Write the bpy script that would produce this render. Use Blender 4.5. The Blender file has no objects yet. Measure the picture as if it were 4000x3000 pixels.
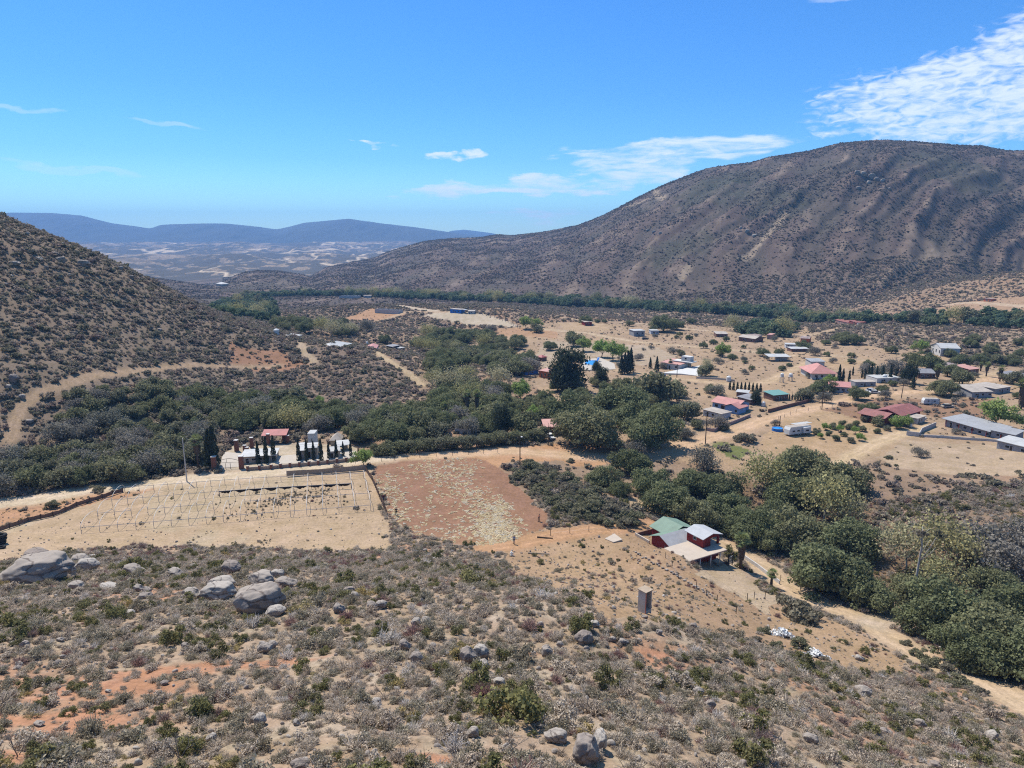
import bpy, bmesh, math, random
import numpy as np
from mathutils import Vector, Matrix
R = math.radians
scene = bpy.context.scene

# ------------------------------------------------------------------ camera
CAMZ = 62.0
PITCH = R(12.06)
F = 2668.0                                   # focal length in photo pixels (photo 4000 x 3000)
cam_d = bpy.data.cameras.new('camera'); cam = bpy.data.objects.new('camera', cam_d)
scene.collection.objects.link(cam); scene.camera = cam
cam_d.sensor_width = 36.0; cam_d.lens = 36.0 * F / 4000.0
cam_d.clip_start = 0.5; cam_d.clip_end = 60000
cam.location = (0, 0, CAMZ); cam.rotation_euler = (R(90) - PITCH, 0, 0)

# ------------------------------------------------------------------ world, sun, exposure
SUN_EL, SUN_AZ = R(58), R(-40)               # azimuth measured from +Y (view direction) towards +X
scene.view_settings.view_transform = 'Standard'; scene.view_settings.look = 'None'
scene.view_settings.exposure = 0.88; scene.view_settings.gamma = 1.0
world = bpy.data.worlds.new('World'); scene.world = world; world.use_nodes = True
SKY_STR = 0.135

sun_d = bpy.data.lights.new('sun', 'SUN'); sun_d.energy = 3.9; sun_d.angle = R(0.5); sun_d.color = (1.0, 0.94, 0.85)
sun = bpy.data.objects.new('sun', sun_d); scene.collection.objects.link(sun)
sdir = Vector((math.sin(SUN_AZ) * math.cos(SUN_EL), math.cos(SUN_AZ) * math.cos(SUN_EL), math.sin(SUN_EL)))
sun.rotation_euler = sdir.to_track_quat('Z', 'Y').to_euler(); sun.location = (0, 0, 400)
scene.cycles.max_bounces = 6; scene.cycles.diffuse_bounces = 3; scene.cycles.glossy_bounces = 2
scene.cycles.transparent_max_bounces = 4; scene.cycles.volume_bounces = 0
scene.cycles.use_denoising = False; scene.cycles.pixel_filter_type = 'BLACKMAN_HARRIS'; scene.cycles.filter_width = 1.15
scene.cycles.caustics_reflective = False; scene.cycles.caustics_refractive = False

class NT:
    """small helper round a node tree"""
    def __init__(s, t): s.t = t; s.n = t.nodes; s.l = t.links
    def new(s, ty, **k):
        n = s.n.new(ty)
        for a, v in k.items(): setattr(n, a, v)
        return n
    def put(s, sock, v):
        if v is None: return
        if isinstance(v, bpy.types.NodeSocket): s.l.new(v, sock)
        else:
            if hasattr(sock.default_value, '__len__') and not hasattr(v, '__len__'): v = (v,) * len(sock.default_value)
            if hasattr(sock.default_value, '__len__') and len(sock.default_value) == 4 and len(v) == 3: v = (*v, 1)
            sock.default_value = v
    def math(s, op, a, b=None, c=None, clamp=False):
        n = s.new('ShaderNodeMath', operation=op); n.use_clamp = clamp
        s.put(n.inputs[0], a)
        if b is not None: s.put(n.inputs[1], b)
        if c is not None: s.put(n.inputs[2], c)
        return n.outputs[0]
    def vmath(s, op, a, b=None):
        n = s.new('ShaderNodeVectorMath', operation=op); s.put(n.inputs[0], a)
        if b is not None: s.put(n.inputs[1], b)
        return n.outputs['Value' if op in ('LENGTH', 'DOT_PRODUCT') else 'Vector']
    def mix(s, f, a, b, mode='MIX'):
        n = s.new('ShaderNodeMix', data_type='RGBA', blend_type=mode); n.clamp_factor = True
        s.put(n.inputs[0], f); s.put(n.inputs[6], a); s.put(n.inputs[7], b)
        return n.outputs[2]
    def noise(s, vec, scale, detail=4, rough=0.55, dist=0.0, out='Fac'):
        n = s.new('ShaderNodeTexNoise'); s.put(n.inputs['Vector'], vec)
        n.inputs['Scale'].default_value = scale; n.inputs['Detail'].default_value = detail
        n.inputs['Roughness'].default_value = rough; n.inputs['Distortion'].default_value = dist
        return n.outputs[out]
    def ramp(s, f, stops, interp='LINEAR'):
        n = s.new('ShaderNodeValToRGB'); s.put(n.inputs[0], f); cr = n.color_ramp; cr.interpolation = interp
        while len(cr.elements) < len(stops): cr.elements.new(0.5)
        for e, (p, c) in zip(cr.elements, stops):
            e.position = p; e.color = (c, c, c, 1) if not hasattr(c, '__len__') else (*c[:3], 1)
        return n.outputs[0]
    def rng(s, v, a, b, c=0.0, d=1.0, smooth=True):
        n = s.new('ShaderNodeMapRange', interpolation_type='SMOOTHSTEP' if smooth else 'LINEAR')
        s.put(n.inputs[0], v)
        for i, x in enumerate((a, b, c, d)): n.inputs[i + 1].default_value = x
        return n.outputs[0]

def build_world():
    t = NT(world.node_tree); t.n.clear()
    out = t.new('ShaderNodeOutputWorld'); bg = t.new('ShaderNodeBackground')
    sky = t.new('ShaderNodeTexSky', sky_type='NISHITA'); sky.sun_disc = False
    sky.sun_elevation = SUN_EL; sky.sun_rotation = SUN_AZ; sky.altitude = 300
    sky.air_density = 1.15; sky.dust_density = 0.15; sky.ozone_density = 3.0
    co = t.new('ShaderNodeTexCoord').outputs['Generated']
    sep = t.new('ShaderNodeSeparateXYZ'); t.put(sep.inputs[0], co)
    x, y, z = sep.outputs
    # coordinates on a flat cloud deck high above: real perspective of cirrus sheets
    hz = t.math('MAXIMUM', z, 0.012)
    px, py = t.math('DIVIDE', x, t.math('ADD', hz, 0.06)), t.math('DIVIDE', y, t.math('ADD', hz, 0.06))
    cb = t.new('ShaderNodeCombineXYZ'); t.put(cb.inputs[0], px); t.put(cb.inputs[1], py)
    deck = cb.outputs[0]
    az = t.math('ARCTAN2', x, y); el = t.math('ARCTAN2', z, t.math('SQRT', t.math('ADD', t.math('MULTIPLY', x, x), t.math('MULTIPLY', y, y))))
    ae = t.new('ShaderNodeCombineXYZ'); t.put(ae.inputs[0], az); t.put(ae.inputs[1], el); ae = ae.outputs[0]
    wm = t.new('ShaderNodeMapping'); t.put(wm.inputs[0], ae); wm.inputs['Scale'].default_value = (14, 40, 1)
    wn = t.new('ShaderNodeTexNoise'); t.put(wn.inputs['Vector'], wm.outputs[0]); wn.inputs['Scale'].default_value = 1.0; wn.inputs['Detail'].default_value = 5
    ws = t.new('ShaderNodeSeparateXYZ'); t.put(ws.inputs[0], wn.outputs['Color'])
    azw = t.math('ADD', az, t.math('MULTIPLY', t.math('SUBTRACT', ws.outputs[0], .5), R(7))); elw = t.math('ADD', el, t.math('MULTIPLY', t.math('SUBTRACT', ws.outputs[1], .5), R(2.2)))
    def cell(a0, e0, ra, re, rot=0.0, hard=0.5):
        """soft elliptical patch of sky round azimuth a0 / elevation e0 (degrees)"""
        da = t.math('SUBTRACT', azw, R(a0)); de = t.math('SUBTRACT', elw, R(e0))
        c, s_ = math.cos(R(rot)), math.sin(R(rot))
        u = t.math('ADD', t.math('MULTIPLY', da, c), t.math('MULTIPLY', de, s_))
        v = t.math('SUBTRACT', t.math('MULTIPLY', de, c), t.math('MULTIPLY', da, s_))
        u = t.math('DIVIDE', u, R(ra)); v = t.math('DIVIDE', v, R(re))
        d = t.math('SQRT', t.math('ADD', t.math('MULTIPLY', u, u), t.math('MULTIPLY', v, v)))
        return t.rng(d, hard, 1.0, 1.0, 0.0)
    def streak(scx, scy, off, detail=6, rough=0.6, dist=0.3, rot=0.0):
        m = t.new('ShaderNodeMapping'); t.put(m.inputs[0], ae)
        m.inputs['Scale'].default_value = (scx, scy, 1); m.inputs['Location'].default_value = (off, off * 0.7, 0)
        m.inputs['Rotation'].default_value = (0, 0, R(rot))
        return t.noise(m.outputs[0], 1.0, detail, rough, dist)
    f1 = streak(9, 60, 3.1, 8, 0.62, 0.5, -4)
    f2 = streak(26, 95, 7.7, 6, 0.6, 0.8, -14)
    f3 = streak(6, 30, 1.3, 6, 0.55, 0.4)
    def thr(f, a, b): return t.rng(f, a, b)
    warp = t.math('MULTIPLY', t.math('SUBTRACT', f2, 0.5), 0.9)
    def add(a, b): return t.math('MAXIMUM', a, b)
    # big bank on the right
    big = t.math('ADD', cell(36.0, 10.3, 13.0, 4.9, 13, 0.5), t.math('MULTIPLY', cell(27.0, 9.3, 7.0, 3.0, 5, 0.2), 0.8))
    big = t.math('MINIMUM', big, 1.0)
    f4 = streak(46, 120, 2.2, 5, 0.5, 1.2, -20)
    tex = t.math('ADD', t.math('MULTIPLY', f2, 0.35), t.math('ADD', t.math('MULTIPLY', f4, 0.45), t.math('MULTIPLY', f1, 0.25)))
    big = t.math('MULTIPLY', big, 1.0)
    c_big = t.rng(t.math('ADD', t.math('MULTIPLY', big, 0.72), t.math('MULTIPLY', t.math('SUBTRACT', tex, 0.52), 3.0)), 0.2, 1.05)
    c_big = t.math('MULTIPLY', c_big, t.rng(big, 0.0, 0.25))
    mids = add(add(cell(12.0, 6.6, 12.5, 1.3, 2), cell(0.5, 4.1, 15, 0.95, 2)),
               add(cell(10, 5.2, 8.0, 1.7, 8), t.math('MULTIPLY', cell(2, 1.6, 11, 1.1, 2), 0.6)))
    c_mid = t.rng(t.math('ADD', t.math('MULTIPLY', mids, 0.75), t.math('MULTIPLY', t.math('SUBTRACT', t.math('ADD', t.math('MULTIPLY', f1, .75), t.math('MULTIPLY', f2, .25)), 0.5), 3.6)), 0.25, 1.15)
    c_mid = t.math('MULTIPLY', c_mid, t.rng(mids, 0.0, 0.5))
    sm = add(cell(-4.6, 6.55, 3.4, 0.6, -2), t.math('MULTIPLY', cell(-10.5, 7.0, 3.0, 0.2, -3), 0.7))
    c_sm = t.math('MULTIPLY', t.rng(t.math('ADD', t.math('MULTIPLY', sm, .8), t.math('MULTIPLY', t.math('SUBTRACT', t.math('ADD', t.math('MULTIPLY', f2, .6), t.math('MULTIPLY', f1, .4)), 0.5), 4.2)), 0.3, 1.1), t.rng(sm, 0.0, 0.5))
    th = add(add(cell(-31, 4.6, 5, 0.35, -3), cell(-26.5, 7.8, 3.0, 0.25, -6)), add(cell(-34.5, 8.4, 3.5, 0.3, -5), cell(23.5, 16.5, 3, 0.5, 5)))
    c_th = t.math('MULTIPLY', t.math('MULTIPLY', th, f1), 0.5)
    veil = t.math('MULTIPLY', t.rng(el, R(9), R(0)), 0.04)
    cl = add(add(t.math('MULTIPLY', c_big, 0.82), t.math('MULTIPLY', c_mid, 0.85)), add(t.math('MULTIPLY', c_sm, 0.85), c_th))
    cl = add(cl, veil)
    cl = t.math('MULTIPLY', cl, t.rng(z, -0.01, 0.01))
    hs = t.new('ShaderNodeHueSaturation'); t.put(hs.inputs['Color'], sky.outputs[0]); hs.inputs['Saturation'].default_value = 1.22
    tint = t.ramp(t.math('DIVIDE', el, R(60)), [(0, (.42,.65,.80)), (.045, (.36,.59,.76)), (.10, (.255,.47,.70)), (.18, (.235,.435,.66)), (.32, (.25,.44,.64)), (.55, (.84,.82,.80))])
    col = t.mix(cl, t.vmath('MULTIPLY', hs.outputs[0], tint), (4.3, 4.6, 5.0))
    t.put(bg.inputs[0], col); bg.inputs[1].default_value = SKY_STR
    t.l.new(bg.outputs[0], out.inputs[0])
build_world()
# ------------------------------------------------------------------ terrain height as a function of x, y
sP, cP = math.sin(PITCH), math.cos(PITCH)
def fac(py): return sP + (np.asarray(py, float) - 1500) / F * cP
def P_z(px, py, z):                 # where the sight line of a photo pixel meets height z
    d = (CAMZ - z) / float(fac(py)); return P_d(px, py, d)
def P_d(px, py, d):
    X, Y = (px - 2000) / F, (py - 1500) / F
    return (X * d, (cP - Y * sP) * d, CAMZ - (sP + Y * cP) * d)
def to_photo(x, y, z):
    dz = z - CAMZ; d = y * cP - dz * sP
    return 2000 + F * x / d, 1500 + F * (-dz * cP - y * sP) / d

CZ = [ # px, py, height  (photo pixel whose ground lies at this height)
 (700,2050,0),(300,2080,0),(1300,1950,0),(1700,1950,0),(1500,2080,-.3),(2000,2100,-.5),(1000,2050,0),(0,2120,1),(2150,2040,-1),(-600,2120,3),
 (1000,1860,0),(1500,1790,0),(2000,1760,-1),(2400,1770,-3),(2700,1740,-3),(2900,1640,-2.5),(3200,1580,-3),(3500,1530,-3),(3900,1480,-3),(4500,1480,-2),
 (2700,1950,-7),(3200,2050,-8),(2600,2060,-5.5),(2700,2200,-3),(3050,2320,-4),(3400,2450,-2.5),(3900,2720,2),(4400,2900,6),(3600,2250,-7),(3900,2350,-5),(4400,2300,-2),
 (2300,2200,0),(2300,1850,-3.5),(2450,2020,-2.5),
 (3300,1850,-3.5),(3700,1800,-2),(4000,1780,-1),(4000,2050,1),(3700,2000,-2),(4500,1900,3),
 (2010,2150,0),(700,2140,.5),(100,2160,1.5),(1400,2130,0),
 (2510,2395,24),(2800,2420,7),(2300,2290,11),(2650,2330,6),(3020,2560,12),(1700,2250,9),
 (100,2230,12.5),(1000,2230,12.5),(-600,2230,13),
 (0,2500,27),(1000,2500,27.5),(2000,2500,27),(3400,2700,16),
 (0,3000,37),(1000,3000,37.5),(2000,3000,37),(3000,3000,32),(4000,3000,14),(3000,2700,22),(4600,3100,14),(-700,3000,37),
 (0,1850,1),(300,1800,1),(600,1720,1),(900,1600,0),(1100,1500,0),(362,1474,15),(700,1450,9),(1050,1420,4),(-500,1850,6),
 (1500,1290,-6),(1100,1220,-16),(1000,1185,-17),(1600,1350,-11),(1850,1420,-8),(1250,1250,-11),(1300,1200,-4),(1780,1225,-2),(2000,1260,-5),
 (2000,1330,-9),(2500,1300,-8),(3000,1300,-8),(2500,1400,-5),(3000,1400,-5),(3500,1400,-4),(3900,1400,-3),(2200,1500,-4),(2600,1550,-3.5),(3400,1620,-3),
 (1200,1650,-1),(1700,1600,-2),(2000,1650,-2),(1500,1440,3),(1650,1490,-2),(1450,1370,0),(3700,1300,0),(3950,1310,3),(4500,1330,12),
 (1300,1150,-18),(1800,1180,-16),(2400,1215,-15),(3000,1238,-14),(3400,1252,-13),(1060,1150,-19)]
CD = [ # px, py, distance: crests
 (0,838,330),(176,911,345),(382,1002,365),(529,1069,375),(676,1143,385),(823,1213,395),(940,1254,405),(1028,1284,415),(1150,1310,430),
 (-300,760,320),(-700,640,310),
 (1266,1347,350),(1266,1555,265),(3890,1172,560),(3650,1205,570),(4500,1120,600)]
CX = [ # x, y, z: behind the crests, in the near and far surroundings
 (-330,420,40),(-230,440,22),(-120,520,-8),(-180,520,0),(-60,560,-12),(-320,560,10),(-420,700,0),(-200,750,-16),(-300,330,95),(-430,480,60),(-500,250,120),
 (-150,40,36),(-110,0,42),(0,0,46),(80,0,36),(150,40,14),(60,20,34),(-40,20,42),(220,120,8),(300,300,2),(380,450,10),(500,650,30),
 (-40,1050,-22),(100,1000,-20),(300,1000,-14),(600,1000,0),(-300,1050,-22),(220,690,-12),(60,700,-14)]
_pts = [P_z(*c) for c in CZ] + [P_d(*c) for c in CD] + CX
_pts = np.array(_pts)
def _tps(P, lam=0.3):
    x = P[:, :2] / 100.0; n = len(x)
    d = np.sqrt(((x[:, None] - x[None]) ** 2).sum(-1)); K = d ** 2 * np.log(d + 1e-9)
    A = np.zeros((n + 3, n + 3)); A[:n, :n] = K + np.eye(n) * lam * .02; A[:n, n] = 1; A[:n, n + 1:] = x; A[n, :n] = 1; A[n + 1:, :n] = x.T
    b = np.zeros(n + 3); b[:n] = P[:, 2]
    return x, np.linalg.solve(A, b)
_tx, _tw = _tps(_pts)
def _tps_eval(x, y):
    q = np.stack([x, y], -1) / 100.0; out = np.empty(len(q)); n = len(_tx)
    for i in range(0, len(q), 20000):
        c = q[i:i + 20000]
        r2 = ((c[:, None, 0] - _tx[None, :, 0]) ** 2 + (c[:, None, 1] - _tx[None, :, 1]) ** 2) + 1e-12
        out[i:i + 20000] = (0.5 * r2 * np.log(r2)) @ _tw[:n] + _tw[n] + c @ _tw[n + 1:]
    return out
# the smooth surface is tabulated on a fine raster once and read back bicubically
GX0, GY0, GS = -900.0, -60.0, 5.0
GNX, GNY = 381, 245
_gx, _gy = np.meshgrid(GX0 + GS * np.arange(GNX), GY0 + GS * np.arange(GNY))
_gt = _tps_eval(_gx.ravel(), _gy.ravel()).reshape(GNY, GNX)
def _cub(t):
    return np.stack([-.5*t+t*t-.5*t**3, 1-2.5*t*t+1.5*t**3, .5*t+2*t*t-1.5*t**3, -.5*t*t+.5*t**3])
def base_near(x, y):
    fx = np.clip((x - GX0) / GS, 1, GNX - 3.001); fy = np.clip((y - GY0) / GS, 1, GNY - 3.001)
    ix = fx.astype(int); iy = fy.astype(int); wx = _cub(fx - ix); wy = _cub(fy - iy); o = 0
    for j in range(4):
        r = 0
        for i in range(4): r = r + wx[i] * _gt[iy + j - 1, ix + i - 1]
        o = o + wy[j] * r
    return o

# value noise
_rs = np.random.RandomState(7); _lat = _rs.rand(256, 256)
def vnoise(x, y, seed=0):
    x = x + seed * 17.31; y = y + seed * 9.77
    ix = np.floor(x).astype(int); iy = np.floor(y).astype(int); fx = x - ix; fy = y - iy
    fx = fx * fx * (3 - 2 * fx); fy = fy * fy * (3 - 2 * fy)
    a = _lat[iy & 255, ix & 255]; b = _lat[iy & 255, (ix + 1) & 255]; c = _lat[(iy + 1) & 255, ix & 255]; d = _lat[(iy + 1) & 255, (ix + 1) & 255]
    return (a + (b - a) * fx) * (1 - fy) + (c + (d - c) * fx) * fy
def fbm(x, y, oct=4, seed=0, gain=.5):
    o = 0; a = 1; s = 0
    for i in range(oct):
        o = o + a * vnoise(x, y, seed + i * 3); s += a; a *= gain; x = x * 2.03 + 5.2; y = y * 2.03 + 1.7
    return o / s
def sstep(a, b, v):
    t = np.clip((v - a) / (b - a), 0, 1); return t * t * (3 - 2 * t)

def _smooth_curve(u, pts):
    a = np.array(pts, float); px, v = a[:, 0], a[:, 1]
    uu = np.linspace(px[0], px[-1], 2600); vv = np.interp(uu, px, v); k = np.hanning(15); k /= k.sum()
    vp = np.pad(vv, 7, mode='edge'); vv = np.convolve(vp, k, 'valid')
    return np.interp(u, uu, vv)
# crest lines, read from the photograph: column -> row, and how far away the crest stands
RM = [(900,1150),(1100,1120),(1200,1100),(1250,1075),(1300,1045),(1380,1028),(1482,1008),(1530,985),(1583,968),(1670,943),(1717,936),(1779,931),(1880,927),(1945,915),(2000,919),(2120,905),(2244,880),(2330,845),(2407,803),(2480,762),(2560,721),(2640,686),(2714,658),(2800,643),(2868,636),(2958,608),(3085,589),(3193,559),(3320,547),(3446,551),(3582,563),(3718,572),(3799,586),(3880,589),(4000,570),(4300,520),(5200,420)]
RD = [(900,1500),(1250,1650),(1500,2100),(2000,2200),(2400,1750),(2800,1500),(3300,1350),(4000,1300),(5200,1300)]
RB = [(900,1120),(1300,1060),(1800,930),(2400,800),(3000,735),(3400,700),(3700,700),(4000,720),(5200,760)]
MH = [(700,1190),(850,1125),(905,1103),(950,1080),(987,1066),(1046,1057),(1117,1059),(1205,1073),(1260,1095),(1350,1130),(1500,1190)]
LH = [(200,1010),(529,1066),(646,1088),(764,1107),(880,1124),(940,1142),(1050,1190)]
FM = [(-1500,890),(-300,900),(0,856),(49,840),(146,830),(293,832),(401,842),(510,872),(600,884),(651,893),(694,878),(825,873),(933,873),(1042,884),(1123,896),(1177,884),(1226,870),(1302,863),(1394,854),(1443,862),(1519,873),(1627,886),(1736,902),(1845,918),(1953,933),(2200,955),(3000,960),(5500,960)]
FM2 = [(-1500,960),(1500,960),(1700,930),(1775,901),(1822,897),(1916,909),(1960,918),(2010,920),(2080,908),(2120,912),(2200,925),(2500,950),(5500,960)]
def crest_z(row, dist):             # height of something seen at this row, at horizontal distance y = dist
    Y = (row - 1500) / F; d = dist / (cP - Y * sP); return CAMZ - (sP + Y * cP) * d
def ridge(u_px, y, rowc, D, B, zb, slope_back=.45, p=1.0, foot=0):
    row = _smooth_curve(u_px, rowc); zr = crest_z(row, D)
    t = (y - B) / (D - B); tt = np.clip(t, 0, 1)
    s = np.sin(tt * math.pi / 2) ** 1.25 * (1 - foot) + foot * tt
    z = zb + (zr - zb) * s
    back = zr - (y - D) * slope_back * sstep(0, 250, y - D)
    return np.where(t > 1, back, np.where(t < 0, -999, z)), t, zr

def gullies(x, y):
    """0 on the spurs, 1 in the drainage lines of the long mountain; they run down and to the left"""
    u = np.clip(2000 + F * x / np.maximum(y, 1) * .978, -1500, 5500); B = _smooth_curve(u, RB); t = (y - B) / (_smooth_curve(u, RD) - B)
    wv = (u - 520 * t) / 200 + (fbm(x / 240, y / 240, 4, 21) - .5) * 2.0
    return (.5 - .5 * np.cos(2 * np.pi * wv)) ** .8, .5 - .5 * np.cos(2 * np.pi * (wv * 2.6 + fbm(x / 80, y / 80, 2, 31) * 1.2))
def height(x, y, micro=True):
    x = np.asarray(x, float); y = np.asarray(y, float)
    yy = np.maximum(y, 1.0)
    r = np.hypot(x, y)
    u = 2000 + F * (x / yy) * 0.978                     # column seen near the horizon row
    u = np.where(y < 200, 2000, np.clip(u, -1500, 5500))
    far = np.interp(r, [0,700,1000,1300,1600,2000,2800,3800,5200,7000,9000,16000], [-12,-14,-20,-30,-48,-65,-64,-55,-38,14,20,0])
    rough = fbm(x / 330, y / 420, 5, 11) - .5
    hills = rough * np.interp(r, [900, 1600, 2600, 4200, 7000, 12000], [0, 14, 70, 110, 70, 30])
    far = far + hills
    nb = base_near(x, y)
    k = sstep(800, 1080, y)
    z = nb * (1 - k) + far * k
    m = (y > 500)
    if m.any():
        xm, ym, um = x[m], y[m], u[m]
        zz = z[m]
        # small dark hills at the end of the valley
        D = np.full_like(um, 1550.); B = np.full_like(um, 1180.)
        h, t, _ = ridge(um, ym, MH, D, B, -24., .35); h = h + (fbm(xm / 60, ym / 60, 4, 5) - .5) * 14 * np.clip(t * (1.0 - t) * 4, 0, 1)
        okm = (um > 720) & (um < 1480); zz = np.where(okm, np.maximum(zz, h), zz)
        D = np.full_like(um, 1300.); B = np.full_like(um, 1050.)
        h, t, _ = ridge(um, ym, LH, D, B, -24., .35); okm = (um > 210) & (um < 1040); zz = np.where(okm, np.maximum(zz, h), zz)
        # the long mountain on the right
        D = _smooth_curve(um, RD); B = _smooth_curve(um, RB)
        h, t, zr = ridge(um, ym, RM, D, B, np.interp(B, [700, 1100], [-12, -24]), .4, foot=.35)
        tt = np.clip(t, 0, 1.0); amp = np.sin(np.pi * tt ** .8) * np.clip((zr + 30) / 200, .15, 1)
        g, g2 = gullies(xm, ym)
        h = h + amp * ((-g * 10 + 5) * (.35 + 1.1 * fbm(xm / 190, ym / 190, 2, 43)) - g2 * 3.2 + (fbm(xm / 80, ym / 80, 5, 41) - .5) * 20)
        zz = np.where(um > 905, np.maximum(zz, h), zz)
        # blue mountains beyond the plain
        D = np.full_like(um, 9000.) ; B = np.full_like(um, 6900.)
        h, t, zr = ridge(um, ym, FM, D, B, 5., .3); h = h - np.sin(np.pi * np.clip(t, 0, 1)) * 200 * np.abs(fbm(xm / 420, ym / 1500, 4, 51) - .5)
        zz = np.maximum(zz, np.where(ym > 6900, h, -999))
        D = np.full_like(um, 11600.) ; B = np.full_like(um, 10400.)
        h, t, zr = ridge(um, ym, FM2, D, B, 5., .3); zz = np.maximum(zz, np.where(ym > 10400, h, -999))
        z = z.copy(); z[m] = zz
    if micro:
        flat = flatness(x, y)
        n = (fbm(x / 9, y / 9, 4, 61) - .5) * 1.3 + (fbm(x / 34, y / 34, 3, 71) - .5) * 3.0
        z = z + n * (1 - flat) * np.clip(1.3 - r / 2500, 0, 1)
        # the slope stands above the yard of the red house, held by its side wall
        m = (np.abs(x - 36) < 34) & (np.abs(y - 127) < 34)
        if m.any():
            dx, dy = x[m] - 34.77, y[m] - 124.89; a = dx * .8694 + dy * .4941; b = -dx * .4941 + dy * .8694
            hh = np.interp(b, [-16, -1, 6.6, 7.6, 14, 22], [0, 2.0, 1.9, .5, .3, 0]); e = np.where(b > 7.2, 1.5, 0)
            z = z.copy(); z[m] = z[m] + hh * sstep(e + .02, e - .35, a) * sstep(-15, -2, a)
    return z
def in_poly(x, y, poly):
    inside = np.zeros(x.shape, bool); n = len(poly)
    for i in range(n):
        x1, y1 = poly[i]; x2, y2 = poly[(i + 1) % n]
        c = ((y1 > y) != (y2 > y)) & (x < (x2 - x1) * (y - y1) / (y2 - y1 + 1e-12) + x1); inside ^= c
    return inside
def line_dist(x, y, line):
    best = np.full(x.shape, 1e9)
    for (x1, y1), (x2, y2) in zip(line[:-1], line[1:]):
        dx, dy = x2 - x1, y2 - y1; t = np.clip(((x - x1) * dx + (y - y1) * dy) / (dx * dx + dy * dy + 1e-9), 0, 1)
        best = np.minimum(best, np.hypot(x - x1 - t * dx, y - y1 - t * dy))
    return best
# raster (2.5 m) telling how level the ground has been made: field, yards, roads
FX0, FY0, FS, FNX, FNY = -260.0, 60.0, 2.5, 300, 360
_flat = np.zeros((FNY, FNX))
def flatness(x, y):
    fx = np.clip((x - FX0) / FS, 0, FNX - 1.001); fy = np.clip((y - FY0) / FS, 0, FNY - 1.001)
    ix = fx.astype(int); iy = fy.astype(int); a = fx - ix; b = fy - iy
    return (_flat[iy, ix] * (1 - a) + _flat[iy, ix + 1] * a) * (1 - b) + (_flat[iy + 1, ix] * (1 - a) + _flat[iy + 1, ix + 1] * a) * b

_steps = np.concatenate([np.arange(25, 260, .5), np.arange(260, 1200, 2), np.arange(1200, 20000, 15)])
def at(px, py):
    """the ground point that the photograph shows at pixel (px, py)"""
    X, Y = (px - 2000) / F, (py - 1500) / F
    xs, ys, zs = X * _steps, (cP - Y * sP) * _steps, CAMZ - (sP + Y * cP) * _steps
    h = height(xs, ys); b = np.nonzero(zs < h)[0]
    if not len(b): return Vector((xs[-1], ys[-1], h[-1]))
    i = b[0]; lo, hi = _steps[max(i - 1, 0)], _steps[i]
    for _ in range(14):
        m = (lo + hi) / 2; q = np.array([X * m]), np.array([(cP - Y * sP) * m])
        if CAMZ - (sP + Y * cP) * m < height(*q)[0]: hi = m
        else: lo = m
    return Vector((X * hi, (cP - Y * sP) * hi, float(height(np.array([X * hi]), np.array([(cP - Y * sP) * hi]))[0])))
def xy(px, py): v = at(px, py); return (v.x, v.y)
def XY(pts): return [xy(*p) for p in pts]
def gz(x, y): return float(height(np.array([x]), np.array([y]))[0])
def px_m(v):    # photo pixels per metre at a point
    return F / (v.y * cP - (v.z - CAMZ) * sP)
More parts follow.
